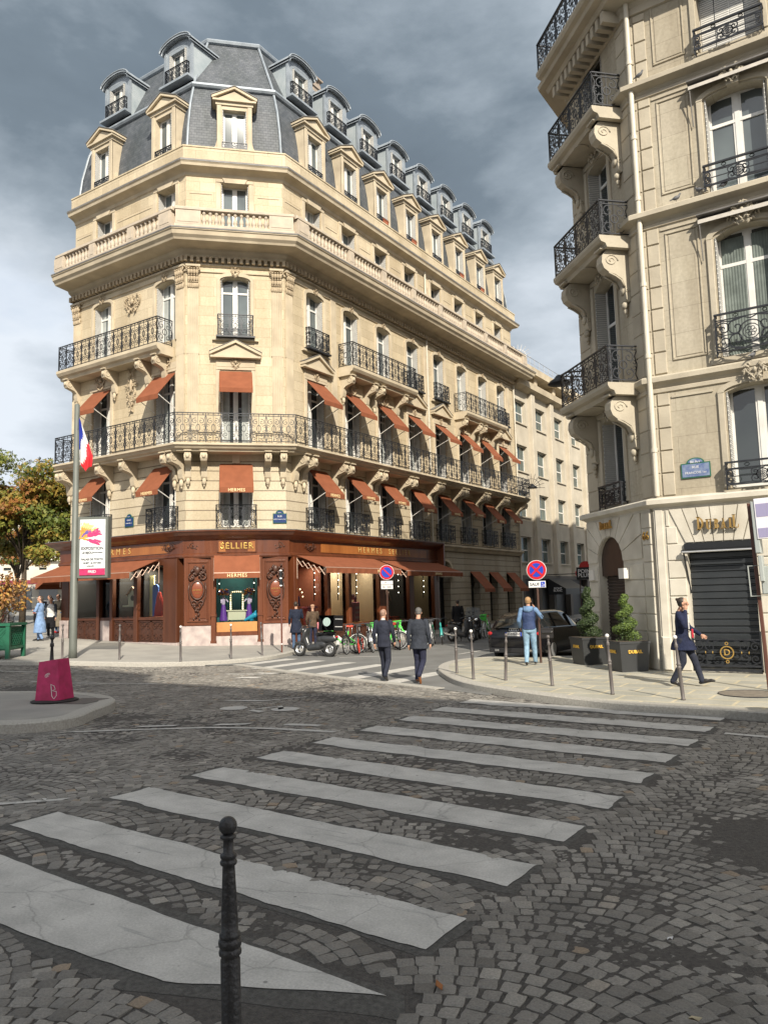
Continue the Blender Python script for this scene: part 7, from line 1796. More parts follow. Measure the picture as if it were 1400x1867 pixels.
# leaning post with sign panels at the right edge
o = empty('sign_post', (-2.12, 15.9, .12), 0, 'leaning brown post with grey boxes and white and violet sign panel at right edge', 'sign post'); o.rotation_euler = (0, R_(-1.8), R_(0))
b = MB(); b.bbox(-.032, .032, -.03, .03, 0, 3.46, .01); b.build('post', [mat('dark_brown_post', (.10, .04, .028), .5)], o)
b = MB(); b.bbox(.12, .9, -.30, -.26, 2.75, 3.5, .01); pn_ = b.build('sign_panel', [mat('panel_white', (.72, .70, .76), .4)], o); b = MB(); b.box(.15, .88, -.305, -.301, 2.78, 2.95); b.box(.15, .88, -.305, -.301, 3.16, 3.40); b.build('violet_band', [mat('violet_grey', (.30, .28, .44), .5)], o)
b = MB(); b.bbox(.06, .15, -.28, .04, 2.5, 3.46, .01); b.bbox(.08, .15, -.22, .02, 1.98, 2.46, .01); b.tube([(-.12, -.1, 1.72), (.32, -.1, 1.72), (.32, -.1, 2.28), (-.12, -.1, 2.28)], .015, 5, closed=True); b.bbox(.08, .30, -.14, -.02, 1.74, 2.26, .02); b.build('grey_boxes', [mat('grey_box', (.36, .39, .38), .45)], o)
# planters with spiral topiary
PLK = mat('black_planter_paint', (.028, .030, .032), .45, nscale=2, col2=(.04, .042, .044)); LEAFD = mat('box_leaves', (.13, .19, .035), .6, nscale=3, col2=(.11, .16, .04), spec=.3); BARK = mat('bark', (.10, .075, .05), .9, nscale=9, col2=(.05, .04, .03))
def leafcloud(mb, centre, rad, n, size, rng, mi=None, shell=.55, lobes=1):
    c = Vector(centre)
    for i in range(n):
        v = Vector((rng.gauss(0, 1), rng.gauss(0, 1), rng.gauss(0, 1))).normalized(); rr = shell + (1 - shell) * rng.random() ** .6
        p = c + Vector((v.x * rad[0], v.y * rad[1], v.z * rad[2])) * rr
        nrm = (v + Vector((rng.uniform(-1, 1), rng.uniform(-1, 1), rng.uniform(-.6, 1)))).normalized(); a = nrm.cross(Vector((0, 0, 1))); a = a.normalized() if a.length > .1 else Vector((1, 0, 0)); b_ = nrm.cross(a); th = rng.uniform(0, 6.28); a, b_ = a * math.cos(th) + b_ * math.sin(th), b_ * math.cos(th) - a * math.sin(th)
        s = size * rng.uniform(.6, 1.3)
        if mi: mb.mi = rng.choice(mi)
        if lobes == 1: mb.poly([p - a * s, p - b_ * s * .55, p + a * s, p + b_ * s * .55])
        else:
            for k in range(lobes):
                t = (k - (lobes - 1) / 2) * .75; d = a * math.cos(t) + b_ * math.sin(t); e = b_ * math.cos(t) - a * math.sin(t); mb.poly([p, p + d * s * .6 - e * s * .2, p + d * s * 1.15, p + d * s * .6 + e * s * .2])
for i, (x, y, lab) in enumerate(((-5.48, 18.64, 'sunlit black square planter with gilt lettering beside the corner door'), (-6.87, 20.08, 'shaded black square planter behind, at the left of the corner door'))):
    o = empty('planter', (x, y, .12), PI / 4, lab, 'planter', 'black planters by the jeweller'); b = MB(); w0, w1, h = .33, .39, .70
    a = [b.v(p) for p in ((-w0, -w0, .0), (w0, -w0, 0), (w0, w0, 0), (-w0, w0, 0), (-w1, -w1, h), (w1, -w1, h), (w1, w1, h), (-w1, w1, h))]
    for q in ((0, 1, 5, 4), (1, 2, 6, 5), (2, 3, 7, 6), (3, 0, 4, 7)): b.f([a[k] for k in q])
    b.box(-w1 - .012, w1 + .012, -w1 - .012, w1 + .012, h - .05, h - .01); b.build('box', [PLK], o); b = MB(); b.box(-w1 + .03, w1 - .03, -w1 + .03, w1 - .03, h - .009, h); b.build('soil', [BARK], o)
    for sd_ in (0, 1):
        pe = empty('lettering', (0, 0, 0)); bpy.data.objects.remove(pe)
        me = text_mesh('DUBAIL', .105, .003, 'lettering', 1.0, bevel=.003); me.materials.append(mat('gold_leaf_paint', (.75, .45, .06), .4)); add_mesh('lettering', me, o, (0, -.385, .46), (R_(-5), 0, 0)) if sd_ == 0 else add_mesh('lettering', me.copy(), o, (-.385, 0, .46), (R_(-5), 0, -PI / 2))
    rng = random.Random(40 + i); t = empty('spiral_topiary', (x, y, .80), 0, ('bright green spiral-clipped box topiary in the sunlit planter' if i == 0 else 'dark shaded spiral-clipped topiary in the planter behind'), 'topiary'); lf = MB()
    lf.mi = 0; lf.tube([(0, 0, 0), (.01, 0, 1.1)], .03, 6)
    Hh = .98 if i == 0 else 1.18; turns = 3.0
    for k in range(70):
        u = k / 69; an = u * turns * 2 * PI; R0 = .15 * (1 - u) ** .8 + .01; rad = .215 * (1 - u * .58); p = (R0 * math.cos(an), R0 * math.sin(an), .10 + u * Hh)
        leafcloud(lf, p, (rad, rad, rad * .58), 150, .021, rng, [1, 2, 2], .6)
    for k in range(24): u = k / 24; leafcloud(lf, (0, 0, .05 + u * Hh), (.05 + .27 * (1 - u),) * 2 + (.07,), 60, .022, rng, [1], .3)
    lf.build('foliage', [BARK, mat('box_leaf_dark', (.045, .075, .02), .6), LEAFD if i == 0 else mat('box_leaf_shaded', (.030, .050, .018), .6)], t)  # rear topiary: its shade is put into a darker leaf colour
# green tub with autumn shrub
GRN = mat('green_tub_paint', (.010, .115, .060), .45, nscale=4, col2=(.008, .085, .045)); gx, gy = -24.75, 14.35; gz = hgt(gx)
o = empty('green_planter', (gx, gy, gz), R_(37), 'dark green square trellis planter tub on legs at left edge', 'planter')
b = MB(); w = .62
for sx in (-1, 1):
    for sy in (-1, 1): b.box(sx * w - .06, sx * w + .06, sy * w - .06, sy * w + .06, 0, 1.06)
b.box(-w, w, -w, w, .26, 1.0); b.box(-w - .08, w + .08, -w - .08, w + .08, 1.04, 1.12); b.box(-w - .04, w + .04, -w - .04, w + .04, .30, .37)
for T0 in (0, PI / 2, -PI / 2):
    b.T = Matrix.Rotation(T0, 4, 'Z')
    for k in range(-7, 8):
        for s in (-1, 1):
            x0, x1 = k * .16 - .28 * s, k * .16 + .28 * s
            def cl_(x): return max(-w + .06, min(w - .06, x))
            if abs(k * .16) < w - .1: b.ribbon([(cl_(x0), .40 if abs(x0) < w else .45), (cl_(x1), .96 if abs(x1) < w else .9)], .012, .008, -w - .01)
b.build('tub', [GRN], o)
t = empty('autumn_shrub', (gx, gy, gz + 1.08), 0, 'sparse orange-leaved shrub growing from the green tub', 'shrub'); rng = random.Random(5); b = MB(); b.mi = 0; tips = []
for k in range(16):
    a = rng.uniform(0, 6.28); r = rng.uniform(.3, .85); hh = rng.uniform(.55, 1.55); p1 = (r * .4 * math.cos(a), r * .4 * math.sin(a), hh * .5); p2 = (r * math.cos(a), r * math.sin(a), hh); b.tube([(0, 0, 0), p1, p2], [.03, .02, .008], 5); tips += [p2, Vector(p1).lerp(Vector(p2), .6)]
for p in tips: leafcloud(b, p, (.28, .28, .24), 42, .07, rng, [1, 2, 3], .2)
b.build('foliage', [mat('pale_bark', (.26, .19, .12), .8), mat('rust_leaf', (.36, .15, .04), .7), mat('ochre_leaf', (.42, .25, .06), .7), mat('brown_leaf', (.20, .10, .04), .7)], t)
# ================================================================ trees
def tree(label, x, y, z, H, cr_, cz, rad, n, mats_, seed, leaf=.16, trunk=.22):
    t = empty('chestnut_tree', (x, y, z), 0, label, 'tree', 'avenue trees'); rng = random.Random(seed); b = MB(); b.sm = True; cen = []
    b.tube([(0, 0, 0), (.05, .03, cz * .35), (.0, .05, cz * .75), (.1, 0, cz)], [trunk, trunk * .8, trunk * .6, trunk * .35], 8)
    for k in range(46):
        a = rng.uniform(0, 6.28); e = rng.uniform(-.55, 1.25); r = rng.uniform(.35, .92); p = Vector((math.cos(a) * math.cos(e) * rad[0] * r, math.sin(a) * math.cos(e) * rad[1] * r, cz + math.sin(e) * rad[2] * r)); cen.append(p)
        if k < 22: b.tube([(0, 0, cz * rng.uniform(.45, .9)), p * .5 + Vector((0, 0, cz * .42)), p], [trunk * .35, trunk * .2, .02], 5)
    b.build('trunk', [BARK], t); b = MB()
    for p in cen:
        q = rng.uniform(.16, .30); leafcloud(b, p, (rad[0] * q * 1.25, rad[1] * q * 1.25, rad[2] * q * .62), n // 46, leaf, rng, rng.choice(([0, 2], [0, 1], [2, 3], [0, 3], [2, 2, 0], [3, 3, 2])), .15, 3)
    b.build('crown', mats_, t); return t
def lm_(n, c): 
    return mat(n, c, .6, nscale=.6, col2=tuple(v * .7 for v in c), spec=.3)
AUT = [lm_('autumn_ochre', (.27, .18, .03)), lm_('autumn_rust', (.26, .105, .025)), lm_('autumn_yellowgreen', (.19, .20, .035)), lm_('autumn_olive', (.10, .135, .026))]
GRE = [lm_('leaf_green', (.075, .15, .025)), lm_('leaf_deep', (.05, .10, .02)), lm_('leaf_fresh', (.13, .20, .035)), lm_('leaf_olive', (.14, .16, .03))]
tree('dark green chestnut tree at the left edge of the photo', -39.0, 19.3, .65, 9, 2.6, 6.0, (2.6, 2.6, 3.3), 8500, GRE, 3, .15)
tree('large rust and ochre autumn chestnut tree left of the corner building', -42.6, 26.2, .85, 9.4, 3, 5.9, (4.4, 4.4, 4.3), 24000, AUT, 8, .17, .2)
tree('autumn chestnut tree close behind the shop corner, mostly rust and yellow', -50.5, 37.5, 1.1, 8.5, 3, 5.2, (3.6, 3.6, 3.0), 8000, AUT, 21, .17)
tree('distant yellow-green tree further down the avenue', -66, 40, 1.6, 8, 3, 5.4, (4.2, 4.2, 3.0), 6000, AUT[::-1], 33, .2)
# ================================================================ far buildings at left
def farbuilding(label, px, Z, wid, H, m__, floors, bays, z0=1.5, base=None, sh=0):
    la = (px - 700) / 1410.5 * Z; x, y = -.5497 * Z + .8353 * la, .8353 * Z + .5497 * la; rz = R_(33 + 22)
    o = empty('far_building', (x, y, 0), rz, label, 'building'); b = MB(); fh = (H - z0 - 3.5) / floors
    ops = [(-wid / 2 + wid * (k + .5) / bays, wid / bays * .42, z0 + 4 + f * fh, z0 + 4 + f * fh + fh * .6, 0) for k in range(bays) for f in range(floors)]
    wall(b, -wid / 2, wid / 2, 0, H, ops, 0, .3); b.box(-wid / 2, wid / 2, .31, 12, 0, H); b.build('wall', [m__], o)
    wf = MB(); [wf.poly([(u - w_ / 2, .28, a), (u + w_ / 2, .28, a), (u + w_ / 2, .28, c_), (u - w_ / 2, .28, c_)]) for u, w_, a, c_, _ in ops[:1]]
    gm = MB(); w_, hh = ops[0][1], ops[0][3] - ops[0][2]; gm.poly([(-w_ / 2, 0, 0), (w_ / 2, 0, 0), (w_ / 2, 0, hh), (-w_ / 2, 0, hh)]); gme = gm.mesh('window', [PANE])
    for u, w_, a, c_, _ in ops: add_mesh('window', gme, o, (u, .28, a))
    for f in range(floors + 1):
        q = MB(); q.box(-wid / 2 - .2, wid / 2 + .2, -.6, -.005, z0 + 3.45 + f * fh, z0 + 3.6 + f * fh); q.build('balcony_slab', [m__], o)
    q = MB(); q.box(-wid / 2 + 1, wid / 2 - 1, 2, 9, H, H + 2.4); q.build('set_back_storey', [m__], o); return o
FW = mat('white_render', (.62, .58, .50), .85, nscale=.5, col2=(.52, .48, .41))
farbuilding('distant white stepped apartment block between the trees and the corner building', 108, 118, 17, 16.2, FW, 3, 7)
farbuilding('distant cream apartment block at far left behind the trees', -25, 130, 34, 14, mat('cream_render', (.50, .45, .36), .85), 3, 12)
la = (40 - 700) / 1410.5 * 78; bx_, by_ = -.5497 * 78 + .8353 * la, .8353 * 78 + .5497 * la
o = empty('far_shop_row', (bx_, by_, 1.5), R_(40), 'low pale shop row with maroon fascia behind the trees at far left', 'building'); b = MB(); b.box(-14, 9, 0, 6, -1, 4.1); b.build('wall', [FW], o); b = MB()
for k in range(9): b.box(-13.4 + k * 2.5, -11.6 + k * 2.5, -.03, .05, 0, 2.5)
b.build('shop_window', [PANE], o); b = MB(); b.box(-14, 9, -.08, -.0, 2.7, 3.1); b.build('fascia', [mat('maroon_fascia', (.20, .02, .05), .6)], o); 
for q_ in ((-9, -3), (1, 6)): b = MB(); b.box(q_[0], q_[1], -1.4, -.1, 2.35, 2.5); b.build('white_blind', [WCAP], o)
# ================================================================ small things on the ground
o = empty('utility_cover', (-2.35, 15.2, .124), 0, 'round utility cover set in the pavement slabs by the striding man', 'manhole cover'); b = MB(); b.prismz([(.52 * math.cos(t * PI / 16), .52 * math.sin(t * PI / 16)) for t in range(32)], 0, .004); b.build('cover', [mat('cast_cover', (.22, .19, .15), .7, nscale=8, col2=(.14, .12, .10))], o); b = MB(); b.ribbon([(0, 0)] * 0 or [(.52 * math.cos(t * PI / 16), .52 * math.sin(t * PI / 16)) for t in range(32)], .012, .003, 0, closed=True); b2 = MB(); b2.tube([(.52 * math.cos(t * PI / 16), .52 * math.sin(t * PI / 16), .003) for t in range(32)], .010, 5, closed=True); b2.build('rim', [IRON], o)
rng = random.Random(77)
for i, (x, y, lab, c, nm, s) in enumerate(((-2.12, 4.12 - .5, 'curled orange-brown dead leaf on the cobbles at lower right', (.30, .11, .03), 'leaf', .045), (-1.25, 4.75, 'small white scrap of paper on the cobbles at right', (.75, .75, .75), 'paper_scrap', .022), (-7.5, 4.9, 'white paper scrap by the left end of the zebra stripes', (.7, .68, .66), 'paper_scrap', .03), (-4.7, 6.85, 'dark twig lying on a zebra stripe', (.05, .04, .035), 'twig', .06), (-.95, 3.95, 'pale dry leaf stalk on the cobbles at lower right', (.45, .38, .25), 'leaf_stalk', .03))):
    b = MB(); b.sm = True; pts = [(-s, 0, .012), (-s * .4, s * .38, .02), (s * .5, s * .30, .008), (s * 1.1, 0, .022), (s * .5, -s * .34, .010), (-s * .4, -s * .33, .022)]
    if nm == 'twig': b.tube([(-s, 0, .01), (0, .006, .012), (s, -.004, .01)], .006, 5)
    else:
        b.poly(pts); b.poly([(p[0], p[1], p[2] - .002) for p in pts[::-1]])
    oo = b.build(nm, [mat('litter_%d' % i, c, .7)], None, (x, y, .006), rng.uniform(0, 3)); tag(oo, lab, nm.replace('_', ' '))
# pigeons
for i, (wx, wz, rz, lab) in enumerate(((-4.35, 14.68, 0, 'pigeon perched on the upper ledge right beside the drainpipe'), (-3.68, 11.24, .3, 'pigeon standing on the middle ledge, left of the pair'), (-3.16, 11.28, 2.6, 'pigeon on the middle ledge beside the arched window railing'), (-2.62, 11.24, .2, 'pigeon on the middle ledge near the canvas blind, rightmost'), (-2.3, 7.10, 1.0, 'pigeon on the lower ledge under the curtained window'))):
    yy = 18.85 - .18
    o = empty('pigeon', (wx, yy, wz), rz, lab, 'pigeon', 'pigeons on the ledges')
    me = blob([('e', (0, 0, .085), (.085, .048, .050), (0, -.35, 0)), ('c', (.055, 0, .11), .032, (.08, 0, .165), .022), ('e', (.088, 0, .175), (.024, .02, .021)), ('c', (.105, 0, .172), .008, (.125, 0, .165), .004), ('c', (-.07, 0, .07), .022, (-.15, 0, .035), .012), ('c', (0, .015, .04), .008, (.0, .018, .0), .006), ('c', (0, -.015, .04), .008, (0, -.018, 0), .006)], .009, 1, 'body', [mat('pigeon_grey', (.07, .075, .085), .6, nscale=25, col2=(.13, .13, .14))])
    add_mesh('body', me, o)
# ================================================================ bicycles, scooters, cars
RUB = mat('tyre_rubber', (.018, .018, .018), .75); ALU = mat('aluminium', (.55, .56, .57), .35, metal=.7); LIME = mat('lime_green_paint', (.10, .62, .09), .4); LWHITE = mat('bike_white', (.66, .67, .66), .4); RED = mat('coral_red_paint', (.62, .07, .04), .45); TEALB = mat('teal_paint', (.03, .30, .28), .4); GBLK = mat('gloss_black_plastic', (.015, .015, .017), .25, spec=.6); DG = mat('dark_grey_plastic', (.045, .047, .05), .5); CHR = mat('chrome', (.7, .7, .7), .12, metal=1)
def wheel(parent, x, z, r, tm, rimm, spokes=14, w=.022, steer=0, cover=None, name='wheel'):
    b = MB(); b.sm = True; b.tube([(r * math.cos(t * PI / 12), 0, r * math.sin(t * PI / 12)) for t in range(24)], w, 6, closed=True); o = b.build(name, [tm], parent, (x, 0, z), steer)
    b = MB(); b.tube([((r - w * 1.1) * math.cos(t * PI / 10), 0, (r - w * 1.1) * math.sin(t * PI / 10)) for t in range(20)], w * .6, 4, closed=True); b.tube([(0, -.04, 0), (0, .04, 0)], .02, 6)
    for k in range(spokes): a = k * 2 * PI / spokes; b.tube([(0, .02 * (-1) ** k, 0), ((r - w) * math.cos(a), 0, (r - w) * math.sin(a))], .003 if spokes > 8 else .012, 3, cap=False)
    if cover: b.mi = 1; b.prism([((r * .62) * math.cos(t * PI / 10), (r * .62) * math.sin(t * PI / 10)) for t in range(20)], -.012, .012)
    b.build('rim', [rimm, cover or rimm], o); return o
def bike(label, x, y, z, rz, frame, second, basket=None, spokecol=ALU, lean=.08, group='shared bicycles parked along the kerb', kick=True, covers=None):
    o = empty('bicycle', (x, y, z), rz, label, 'bicycle', group); o.rotation_euler = (lean, 0, rz)
    wheel(o, .53, .34, .32, RUB, spokecol, cover=covers); wheel(o, -.53, .34, .32, RUB, spokecol, cover=covers)
    b = MB(); b.sm = True; b.tube([(.40, 0, .86), (.30, 0, .62), (.0, 0, .36), (-.12, 0, .33)], .035, 8); b.tube([(-.12, 0, .33), (-.20, 0, .80)], .026, 8); b.tube([(.37, 0, .74), (.1, 0, .52), (-.16, 0, .48)], .024, 7)
    for s in (-1, 1): b.tube([(-.12, s * .03, .33), (-.53, s * .05, .34)], .014, 5); b.tube([(-.18, s * .02, .62), (-.53, s * .05, .34)], .012, 5)
    b.build('frame', [frame], o)
    b = MB(); b.sm = True; b.tube([(.40, 0, .9), (.45, 0, .68)], .024, 7)
    for s in (-1, 1): b.tube([(.45, s * .05, .68), (.53, s * .05, .34)], .014, 5)
    b.build('fork', [second], o)
    b = MB(); b.tube([(.40, 0, .86), (.36, 0, 1.04)], .018, 6); b.tube([(.20, -.30, 1.02), (.32, -.24, 1.06), (.36, 0, 1.05), (.32, .24, 1.06), (.20, .30, 1.02)], .014, 6); b.build('handlebar', [DG], o)
    b = MB(); b.tube([(-.20, 0, .78), (-.23, 0, .95)], .014, 6); b.build('seat_post', [ALU], o)
    me = blob([('c', (-.34, 0, .97), .06, (-.12, 0, .98), .025), ('e', (-.33, 0, .975), (.07, .085, .035))], .014, 2, 'saddle', [RED if frame in (LIME,) else DG]); add_mesh('saddle', me, o)
    b = MB(); b.prism([(x_, z_) for x_, z_ in [(.53 + .36 * math.cos(a), .34 + .36 * math.sin(a)) for a in np.linspace(.2, 2.4, 9)] + [(.53 + .345 * math.cos(a), .34 + .345 * math.sin(a)) for a in np.linspace(2.4, .2, 9)]], -.03, .03); b.prism([(x_, z_) for x_, z_ in [(-.53 + .36 * math.cos(a), .34 + .36 * math.sin(a)) for a in np.linspace(.4, 3.2, 10)] + [(-.53 + .345 * math.cos(a), .34 + .345 * math.sin(a)) for a in np.linspace(3.2, .4, 10)]], -.03, .03); b.build('mudguard', [second], o)
    b = MB(); b.tube([(-.12, -.06, .33), (-.12, .06, .33)], .05, 8); b.tube([(-.12, .07, .33), (-.02, .08, .20)], .01, 5); b.tube([(-.12, -.07, .33), (-.22, -.08, .46)], .01, 5); b.box(-.06, .02, .06, .14, .18, .2); b.build('crank', [DG], o)
    if basket:
        b = MB(); w0, w1 = .11, .17
        a = [b.v(p) for p in ((.46, -w0, .78), (.66, -w0, .80), (.66, w0, .80), (.46, w0, .78), (.42, -w1, 1.08), (.78, -w1, 1.05), (.78, w1, 1.05), (.42, w1, 1.08))]
        for q in ((0, 3, 2, 1), (0, 1, 5, 4), (1, 2, 6, 5), (2, 3, 7, 6), (3, 0, 4, 7)): b.f([a[k] for k in q])
        b.build('basket', [basket], o)
        me = blob([('c', (-.02, 0, .42), .07, (.20, 0, .62), .05)], .016, 2, 'battery_case', [LWHITE]); add_mesh('battery_case', me, o)
    return o
bike('green and white shared bicycle with green basket, next to the delivery scooter', -16.75, 22.6, 0, R_(232), LIME, LWHITE, LIME, covers=None)
bike('black bicycle with coral red wheel discs left of the second green bicycle', -16.35, 23.1, 0, R_(-62), GBLK, DG, None, RED, covers=RED)
bike('silver city bicycle leaning between the red-wheeled and green bicycles', -16.2, 23.9, 0, R_(-70), ALU, ALU, None)
bike('second green and white shared bicycle, green basket facing left', -16.15, 24.6, 0, R_(240), LIME, LWHITE, LIME)
bike('dark bicycle with coral red wheels beside the bald suited man', -16.0, 25.2, 0, R_(-58), GBLK, DG, None, RED, covers=RED)
bike('third green bicycle partly hidden behind the suited man', -16.0, 26.0, 0, R_(235), LIME, LWHITE, LIME)
bike('white city bicycle between the two suited men', -15.8, 27.3, 0, R_(-62), LWHITE, ALU, None)
bike('teal bicycle close behind the grey-haired man', -15.9, 28.3, 0, R_(-60), TEALB, TEALB, None)
bike('shaded green bicycle with basket in front of the stone pilaster', -16.2, 33.2, 0, R_(-75), LIME, LWHITE, LIME)
bike('farthest shaded green bicycle with basket, left of the black car', -15.9, 35.6, 0, R_(-80), LIME, LWHITE, LIME)
def scooter(label, x, y, z, rz, body, seat=DG, box=None, lean=0, shield=None, cat='scooter', group=None):
    o = empty(cat.replace(' ', '_'), (x, y, z), rz, label, cat, group); o.rotation_euler = (lean, 0, rz)
    wheel(o, .66, .26, .21, RUB, ALU, 6, .055); wheel(o, -.60, .26, .21, RUB, ALU, 6, .065)
    me = blob([('e', (-.50, 0, .62), (.40, .15, .15)), ('c', (-.75, 0, .70), .09, (-.2, 0, .60), .13), ('c', (-.15, 0, .35), .13, (.25, 0, .30), .12), ('e', (.42, 0, .72), (.09, .20, .30), (0, -.3, 0)), ('c', (.32, 0, .42), .12, (.48, 0, .86), .10), ('e', (.52, 0, .92), (.10, .15, .10)), ('c', (-.35, 0, .42), .12, (-.1, 0, .42), .12)], .022, 4, 'body_panels', [body]); add_mesh('body_panels', me, o)
    me = blob([('c', (-.72, 0, .80), .075, (-.10, 0, .76), .09), ('e', (-.62, 0, .82), (.22, .13, .06)), ('e', (-.25, 0, .79), (.2, .13, .06))], .02, 3, 'seat', [seat]); add_mesh('seat', me, o)
    me = blob([('c', (.50, 0, .45), .08, (.82, 0, .42), .05), ('e', (.68, 0, .47), (.22, .09, .05))], .02, 2, 'front_mudguard', [body]); add_mesh('front_mudguard', me, o)
    b = MB(); b.tube([(.50, 0, .85), (.44, 0, 1.02)], .03, 6); b.tube([(.34, -.34, 1.02), (.42, -.2, 1.05), (.44, 0, 1.04), (.42, .2, 1.05), (.34, .34, 1.02)], .018, 6)
    for s in (-1, 1): b.tube([(.42, s * .22, 1.05), (.46, s * .30, 1.22)], .008, 4); b.ell((.46, s * .32, 1.24), (.015, .055, .035), 8, 6); b.tube([(.58, s * .07, .55), (.66, s * .09, .26)], .022, 6)
    b.build('handlebar', [DG], o)
    b = MB(); b.tube([(-.1, -.17, .26), (-.5, -.19, .30), (-.85, -.19, .36)], .05, 8); b.build('exhaust', [ALU], o)
    b = MB(); b.ell((.61, 0, .90), (.03, .09, .06), 8, 6); b.build('headlight', [CHR], o); b = MB(); b.ell((-.88, 0, .68), (.03, .09, .035), 8, 6); b.build('tail_light', [SR_], o)
    b = MB(); b.tube([(-.1, -.1, .2), (-.25, -.2, .03)], .012, 5); b.tube([(-.1, .1, .2), (-.25, .2, .03)], .012, 5); b.build('stand', [DG], o)
    b = MB(); b.box(-.93, -.92, -.09, .09, .42, .56); b.build('number_plate', [WHITEP], o)
    if shield: b = MB(); b.poly([(.56, -.18, .98), (.56, .18, .98), (.40, .15, 1.42), (.40, -.15, 1.42)]); b.build('windscreen', [glassmat('smoked_screen', (.5, .55, .55))], o)
    if box:
        b = MB(); b.bbox(-.98, -.50, -.24, .24, .90, 1.32, .02); c_ = b.build('delivery_box', [GBLK], o, (.33, 0, -.24)); c_.scale = (1.3, 1.25, 1.25)
        b = MB(); b.box(-.99, -.982, -.18, .18, 1.0, 1.02); b.box(-.99, -.982, -.18, .18, 1.21, 1.225); b.build('label_stripe', [WHITEP], c_)
        b = MB(); b.prism([(-.76 + .12 * math.cos(t * PI / 8), 1.14 + .12 * math.sin(t * PI / 8)) for t in range(16)], -.246, -.241); b.prism([(-.76 + .12 * math.cos(t * PI / 8), 1.14 + .12 * math.sin(t * PI / 8)) for t in range(16)], .241, .246); b.build('emblem', [mat('pale_emblem', (.35, .45, .42), .5)], c_)
        b = MB(); b.box(-.94, -.6, -.248, -.242, .97, 1.0); b.build('red_label', [SR_], c_)
    return o
bike('dark grey bicycle wedged beside the delivery scooter', -16.6, 22.9, 0, R_(-75), DG, GBLK, None)
bike('black bicycle with pale handlebar behind the red-wheeled bicycle', -16.7, 24.2, 0, R_(-50), GBLK, ALU, None)
bike('silver and black bicycle in front of the display with the robed mannequin', -16.2, 26.7, 0, R_(-66), DG, ALU, None)
bike('dark green bicycle left of the teal one', -16.0, 27.8, 0, R_(-64), mat('bottle_green_paint', (.01, .10, .05), .4), DG, None)
scooter('grey and black delivery scooter with black top box at the corner kerb', -17.05, 21.35, 0, R_(184), mat('silver_grey_fairing', (.035, .037, .04), .3, spec=.6), GBLK, True, lean=.05)
scooter('black maxi scooter parked in shade left of the first shaded green bicycle', -15.8, 31.4, 0, R_(-70), GBLK, GBLK, shield=True)
scooter('dark motorcycle in the shade right of the grey-haired man', -15.7, 29.6, 0, R_(-20), DG, GBLK, cat='motorcycle')
scooter('black scooter in deep shade near the stone side doorway', -16.6, 32.4, 0, R_(-75), mat('charcoal_fairing', (.03, .032, .035), .3), GBLK, shield=True)
scooter('black motorcycle cut off by the right edge beside the kerb', -.62, 12.95, 0, R_(14), GBLK, GBLK, cat='motorcycle')
